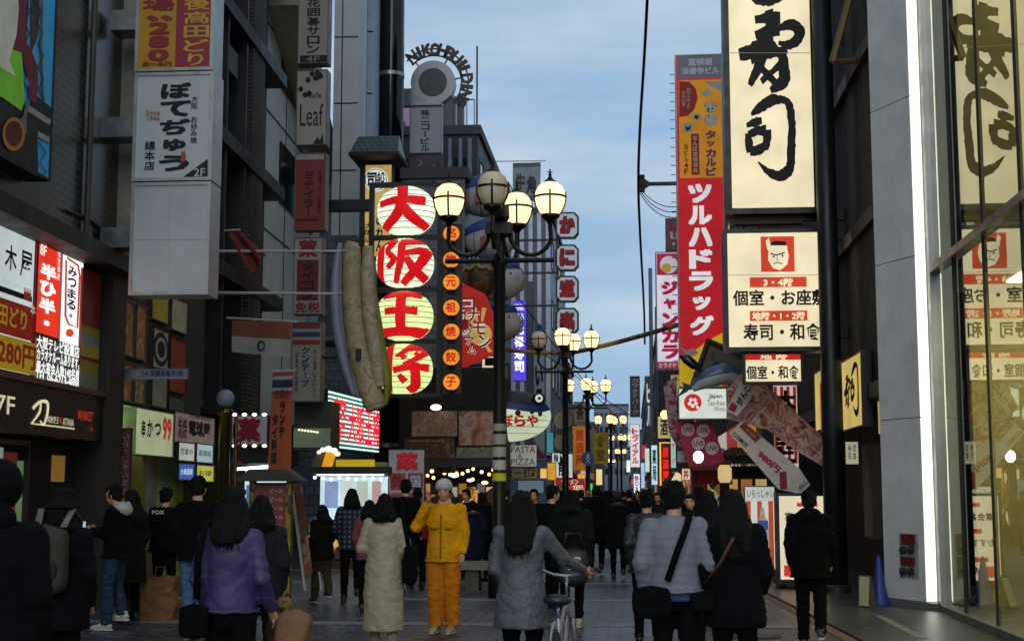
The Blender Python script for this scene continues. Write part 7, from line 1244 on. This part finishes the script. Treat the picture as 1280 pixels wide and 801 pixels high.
GP_ = M('#70727a', .75, 0, 0, .1, 10, .3, 120); p = person('man in light grey quilted jacket with a crossbody bag', 842, 10.3, 1.685, -2, GP_, .93, .02, .0, legs=FAB('#060709'), hair='short', quilt=.006, stride=.1, sh=.172, shirt=FAB('#3a4a6a'), armR=((.255, -.02, 1.14), (.25, .12, .93)), armL=((-.235, -.04, 1.14), (-.21, .08, .92)))
soft_bag('crossbody_bag', 'black crossbody bag at the left hip of the man in grey', loc2w(p, (-.16, -.2, .74)), .27, .1, .23, FAB('#050506'), R(-2), [loc2w(p, q) for q in ((-.05, -.2, 1.0), (.02, -.215, 1.2), (.09, -.17, 1.38), (.12, -.05, 1.49), (.1, .1, 1.42), (0, .2, 1.2))])
p = person('woman in black padded coat with long dark hair beside the grey jacket', 916, 10.3, 1.63, 2, FAB('#08080a', .2, 10), .72, .026, .012, legs=FAB('#050506'), hair='long', longhair=1.22, hairm=HAIRB, quilt=.008, stride=.05, sh=.165, armL=((-.22, .0, 1.12), (-.2, .12, .93)), armR=((.22, .0, 1.12), (.2, .14, .95)))
soft_bag('handbag', 'small black bag on a thin tan strap beside the woman in black', loc2w(p, (-.24, -.12, .78)),   .17, .08, .15, FAB('#060606'), 0, [loc2w(p, q) for q in ((-.22, -.12, .98), (-.12, -.205, 1.12), (-.02, -.2, 1.3))], smat=M('#5a3420', .6))
c = loc2w(p, (-.3, -.02, .8)); t = thing('leaflet', 'folded pink and white leaflet held by the woman in black', 'leaflet', c); mb = MB(); mb.add([(-.07, 0, -.1), (.03, 0, -.14), (.07, .01, .1), (-.02, .02, .14), (-.07, .012, -.1), (.03, .012, -.14), (.07, .022, .1), (-.02, .032, .14)], [(0, 1, 2, 3), (7, 6, 5, 4), (0, 4, 5, 1), (2, 6, 7, 3), (1, 5, 6, 2), (0, 3, 7, 4)], M('#a8909a', .6)); mb.build('sheet', None).parent = t; mb = MB(); mb.add([(-.05, -.004, -.06), (.01, -.004, -.08), (.04, .004, .06), (-.02, .006, .08)], [(0, 1, 2, 3)], M('#8a3a52')); mb.build('print', None).parent = t
person('woman in white top with long black hair between the couple', 884, 14.2, 1.63, 0, FAB('#8f8c86'), .8, .025, .01, legs=BLK, hair='long', longhair=1.2, stride=.05)
person('person facing the camera behind the couple with pale face', 863, 19.5, 1.58, 165, FAB('#1c1c20'), .7, .035, legs=BLK, hair='bob', eyes=True)
person('man in black jacket and trousers with pale trainers walking by the black pole', 1011, 15.4, 1.63, -8, FAB('#040405'), .76, .04, .01, legs=FAB('#060607'), legw=.012, shoe=M('#3a3a3c'), sole=M('#a8a8a6'), hair='short', stride=.14, backhood=FAB('#040405'), sh=.18)
person('person in black coat left of the white top, short hair', 874, 21.5, 1.68, 10, FAB('#0a0a0d'), .7, .04, legs=BLK)
far = [(632, 34, 1.68, 0, '#14161c', 'far pedestrian in charcoal coat left of the pasta sign'), (657, 31, 1.62, 175, '#101014', 'far pedestrian facing the camera right of the nearest lamp'), (726, 33, 1.66, 5, '#0e0f14', 'far pedestrian in black behind the dark green jacket'), (758, 36, 1.64, 0, '#14141a', 'far pedestrian between the two dark coats in mid street'), (786, 32, 1.66, -5, '#08090c', 'far pedestrian in black right of the fur trimmed parka'), (797, 40, 1.7, 175, '#2a2a2e', 'far pedestrian in grey coming towards the camera'), (735, 44, 1.72, 180, '#16161c', 'far pedestrian in dark coat below the second lamp'), (768, 50, 1.7, 180, '#30302c', 'far pedestrian in dull olive coat far down the street'), (779, 46, 1.62, 0, '#1a1a26', 'far pedestrian in dark navy coat far down the street'), (751, 52, 1.68, 0, '#101010', 'far pedestrian in black far down the street by the third lamp'), (812, 38, 1.7, 0, '#121212', 'far pedestrian in black by the right row'), (822, 29, 1.66, 175, '#1c1c22', 'far pedestrian facing the camera left of the grey quilted jacket'), (790, 62, 1.7, 180, '#3a2a2a', 'far pedestrian in maroon coat in the far distance'), (762, 66, 1.7, 0, '#181818', 'far pedestrian in black in the far distance'), (806, 52, 1.62, 180, '#6a6a64', 'far pedestrian in pale coat by the right row'), (700, 36, 1.7, 20, '#15171f', 'far pedestrian in dark blue coat at the left row'), (848, 33, 1.66, 180, '#26262c', 'far pedestrian in slate coat at the awning shop'), (642, 28, 1.58, 160, '#0f1116', 'far pedestrian in black coat by the seafood shop, facing the camera')]
protos = {}
for i, (px, D, h, fc, c, lb) in enumerate(far):
    key = 'a' if fc < 90 else 'b'
    if i % 2: key += '2'
    if key not in protos:
        protos[key] = person(lb, px, D, h, fc, FAB(c), .7 if i % 2 else .82, .045, .015, legs=BLK, hair='bob' if i % 2 else 'short', stride=.1, eyes=fc > 90, group='distant pedestrians'); continue
    o = copy_tree(protos[key]); o.location = (gX(px, D), D, 0); o.rotation_euler = (0, 0, R(fc)); o['label'] = lb; k_ = h / 1.68; o.scale = (k_, k_, k_)
    for ch in o.children:
        if ch.name.startswith(('coat', 'jacket')): ch.material_slots[0].link = 'OBJECT'; ch.material_slots[0].material = FAB(c)
# ================================================================ BICYCLE
bx_, by_ = gX(692, 10.1), 10.12
bi = thing('bicycle', 'silver city bicycle seen from behind with a red rear reflector', 'bicycle', (bx_, by_, 0), R(-3)); CHR = M('#a8aab0', .3, .7); RUB = M('#101010', .8); FRM = M('#8f9299', .4, .5)
def bpart(mb, name, par=None, sm=True): o = mb.build(name, None, sm); o.parent = par or bi; return o
for yy in (0, 1.06):
    wc = Vector((0, yy, .335)); mb = MB(); mb.tube([wc + Vector((0, .315 * math.cos(i * .1496), .315 * math.sin(i * .1496))) for i in range(43)], .02, RUB, 8, cap=False); wh = bpart(mb, 'wheel'); mb = MB(); mb.tube([wc + Vector((0, .295 * math.cos(i * .1496), .295 * math.sin(i * .1496))) for i in range(43)], .012, CHR, 6, cap=False); bpart(mb, 'rim', wh)
    mb = MB()
    for i in range(18): a = i * math.pi / 9; mb.tube([wc + Vector((.03 if i % 2 else -.03, .02 * math.cos(a), .02 * math.sin(a))), wc + Vector((0, .29 * math.cos(a), .29 * math.sin(a)))], .0018, CHR, 4)
    bpart(mb, 'spokes', wh); mb = MB(); mb.tube([wc - Vector((.05, 0, 0)), wc + Vector((.05, 0, 0))], .022, CHR, 8); bpart(mb, 'hub', wh)
    mb = MB(); mb.tube([wc + Vector((0, .36 * math.cos(R(a)), .36 * math.sin(R(a)))) for a in ((range(60, 215, 8) if yy == 0 else range(30, 160, 8)))], [(.006, .03)] * len(list(range(60, 215, 8) if yy == 0 else range(30, 160, 8))), M('#b4b6ba', .35, .3), 8); bpart(mb, 'mudguard')
mb = MB(); bbk = Vector((0, .45, .28)); st_ = Vector((0, .28, .72)); hd = Vector((0, .9, .82))
for a, b, r in ((bbk, st_, .017), (bbk, hd + Vector((0, .03, -.16)), .02), (st_ + Vector((0, .03, -.1)), hd, .016), (hd, hd + Vector((0, .03, -.17)), .021)): mb.tube([a, b], r, FRM, 10)
for sx in (-.06, .06): mb.tube([Vector((sx, 0, .335)), bbk + Vector((sx * .4, 0, 0))], .009, FRM, 6); mb.tube([Vector((sx, 0, .335)), st_ + Vector((sx * .3, .02, -.1))], .008, FRM, 6); mb.tube([Vector((sx, 1.06, .335)), hd + Vector((sx * .7, .03, -.16))], .01, FRM, 6)
bpart(mb, 'frame'); mb = MB(); mb.tube([st_, st_ + Vector((0, -.02, .09))], .013, CHR, 8); bpart(mb, 'seat_post')
mb = MB(); mb.tube([Vector((0, .14, .84)), Vector((0, .2, .85)), Vector((0, .3, .835)), Vector((0, .42, .83))], [(.07, .03), (.105, .045), (.06, .035), (.02, .02)], M('#0e1422', .4), 14); bpart(mb, 'saddle')
mb = MB(); mb.tube([hd, hd + Vector((0, -.02, .16))], .013, CHR, 8); mb.tube([Vector((-.27, .66, 1.03)), Vector((-.22, .78, 1.04)), Vector((-.1, .88, .99)), Vector((0, .88, .98)), Vector((.1, .88, .99)), Vector((.22, .78, 1.04)), Vector((.27, .66, 1.03))], .012, CHR, 8); hbm = bpart(mb, 'handlebar')
for sx in (-1, 1): mb = MB(); mb.tube([Vector((sx * .272, .65, 1.03)), Vector((sx * .235, .76, 1.04))], .018, RUB, 8); bpart(mb, 'grip', hbm); mb = MB(); mb.tube([Vector((sx * .2, .83, 1.02)), Vector((sx * .26, .7, 1.0))], .006, CHR, 5); bpart(mb, 'brake_lever', hbm)
mb = MB(); mb.lathe([(.04, 0), (.04, .025)], M('#8a1216', .3), (0, -.345, .52), 14, axis=(0, -1, .2)); bpart(mb, 'reflector'); mb = MB(); mb.tube([bbk - Vector((.05, 0, 0)), bbk + Vector((.05, 0, 0))], .025, CHR, 8); mb.lathe([(.09, 0), (.09, .008)], CHR, bbk + Vector((.05, 0, 0)), 20, axis=(1, 0, 0)); mb.tube([bbk + Vector((.07, 0, 0)), bbk + Vector((.08, .12, -.1))], .01, CHR, 6); mb.tube([bbk - Vector((.07, 0, 0)), bbk + Vector((-.08, -.12, .1))], .01, CHR, 6); bpart(mb, 'crank')
for sx, o in ((1, (.08, .12, -.1)), (-1, (-.08, -.12, .1))): mb = MB(); c = bbk + Vector(o); mb.box(c.x, c.x + sx * .09, c.y - .04, c.y + .04, c.z - .012, c.z + .012, RUB); bpart(mb, 'pedal', None, False)
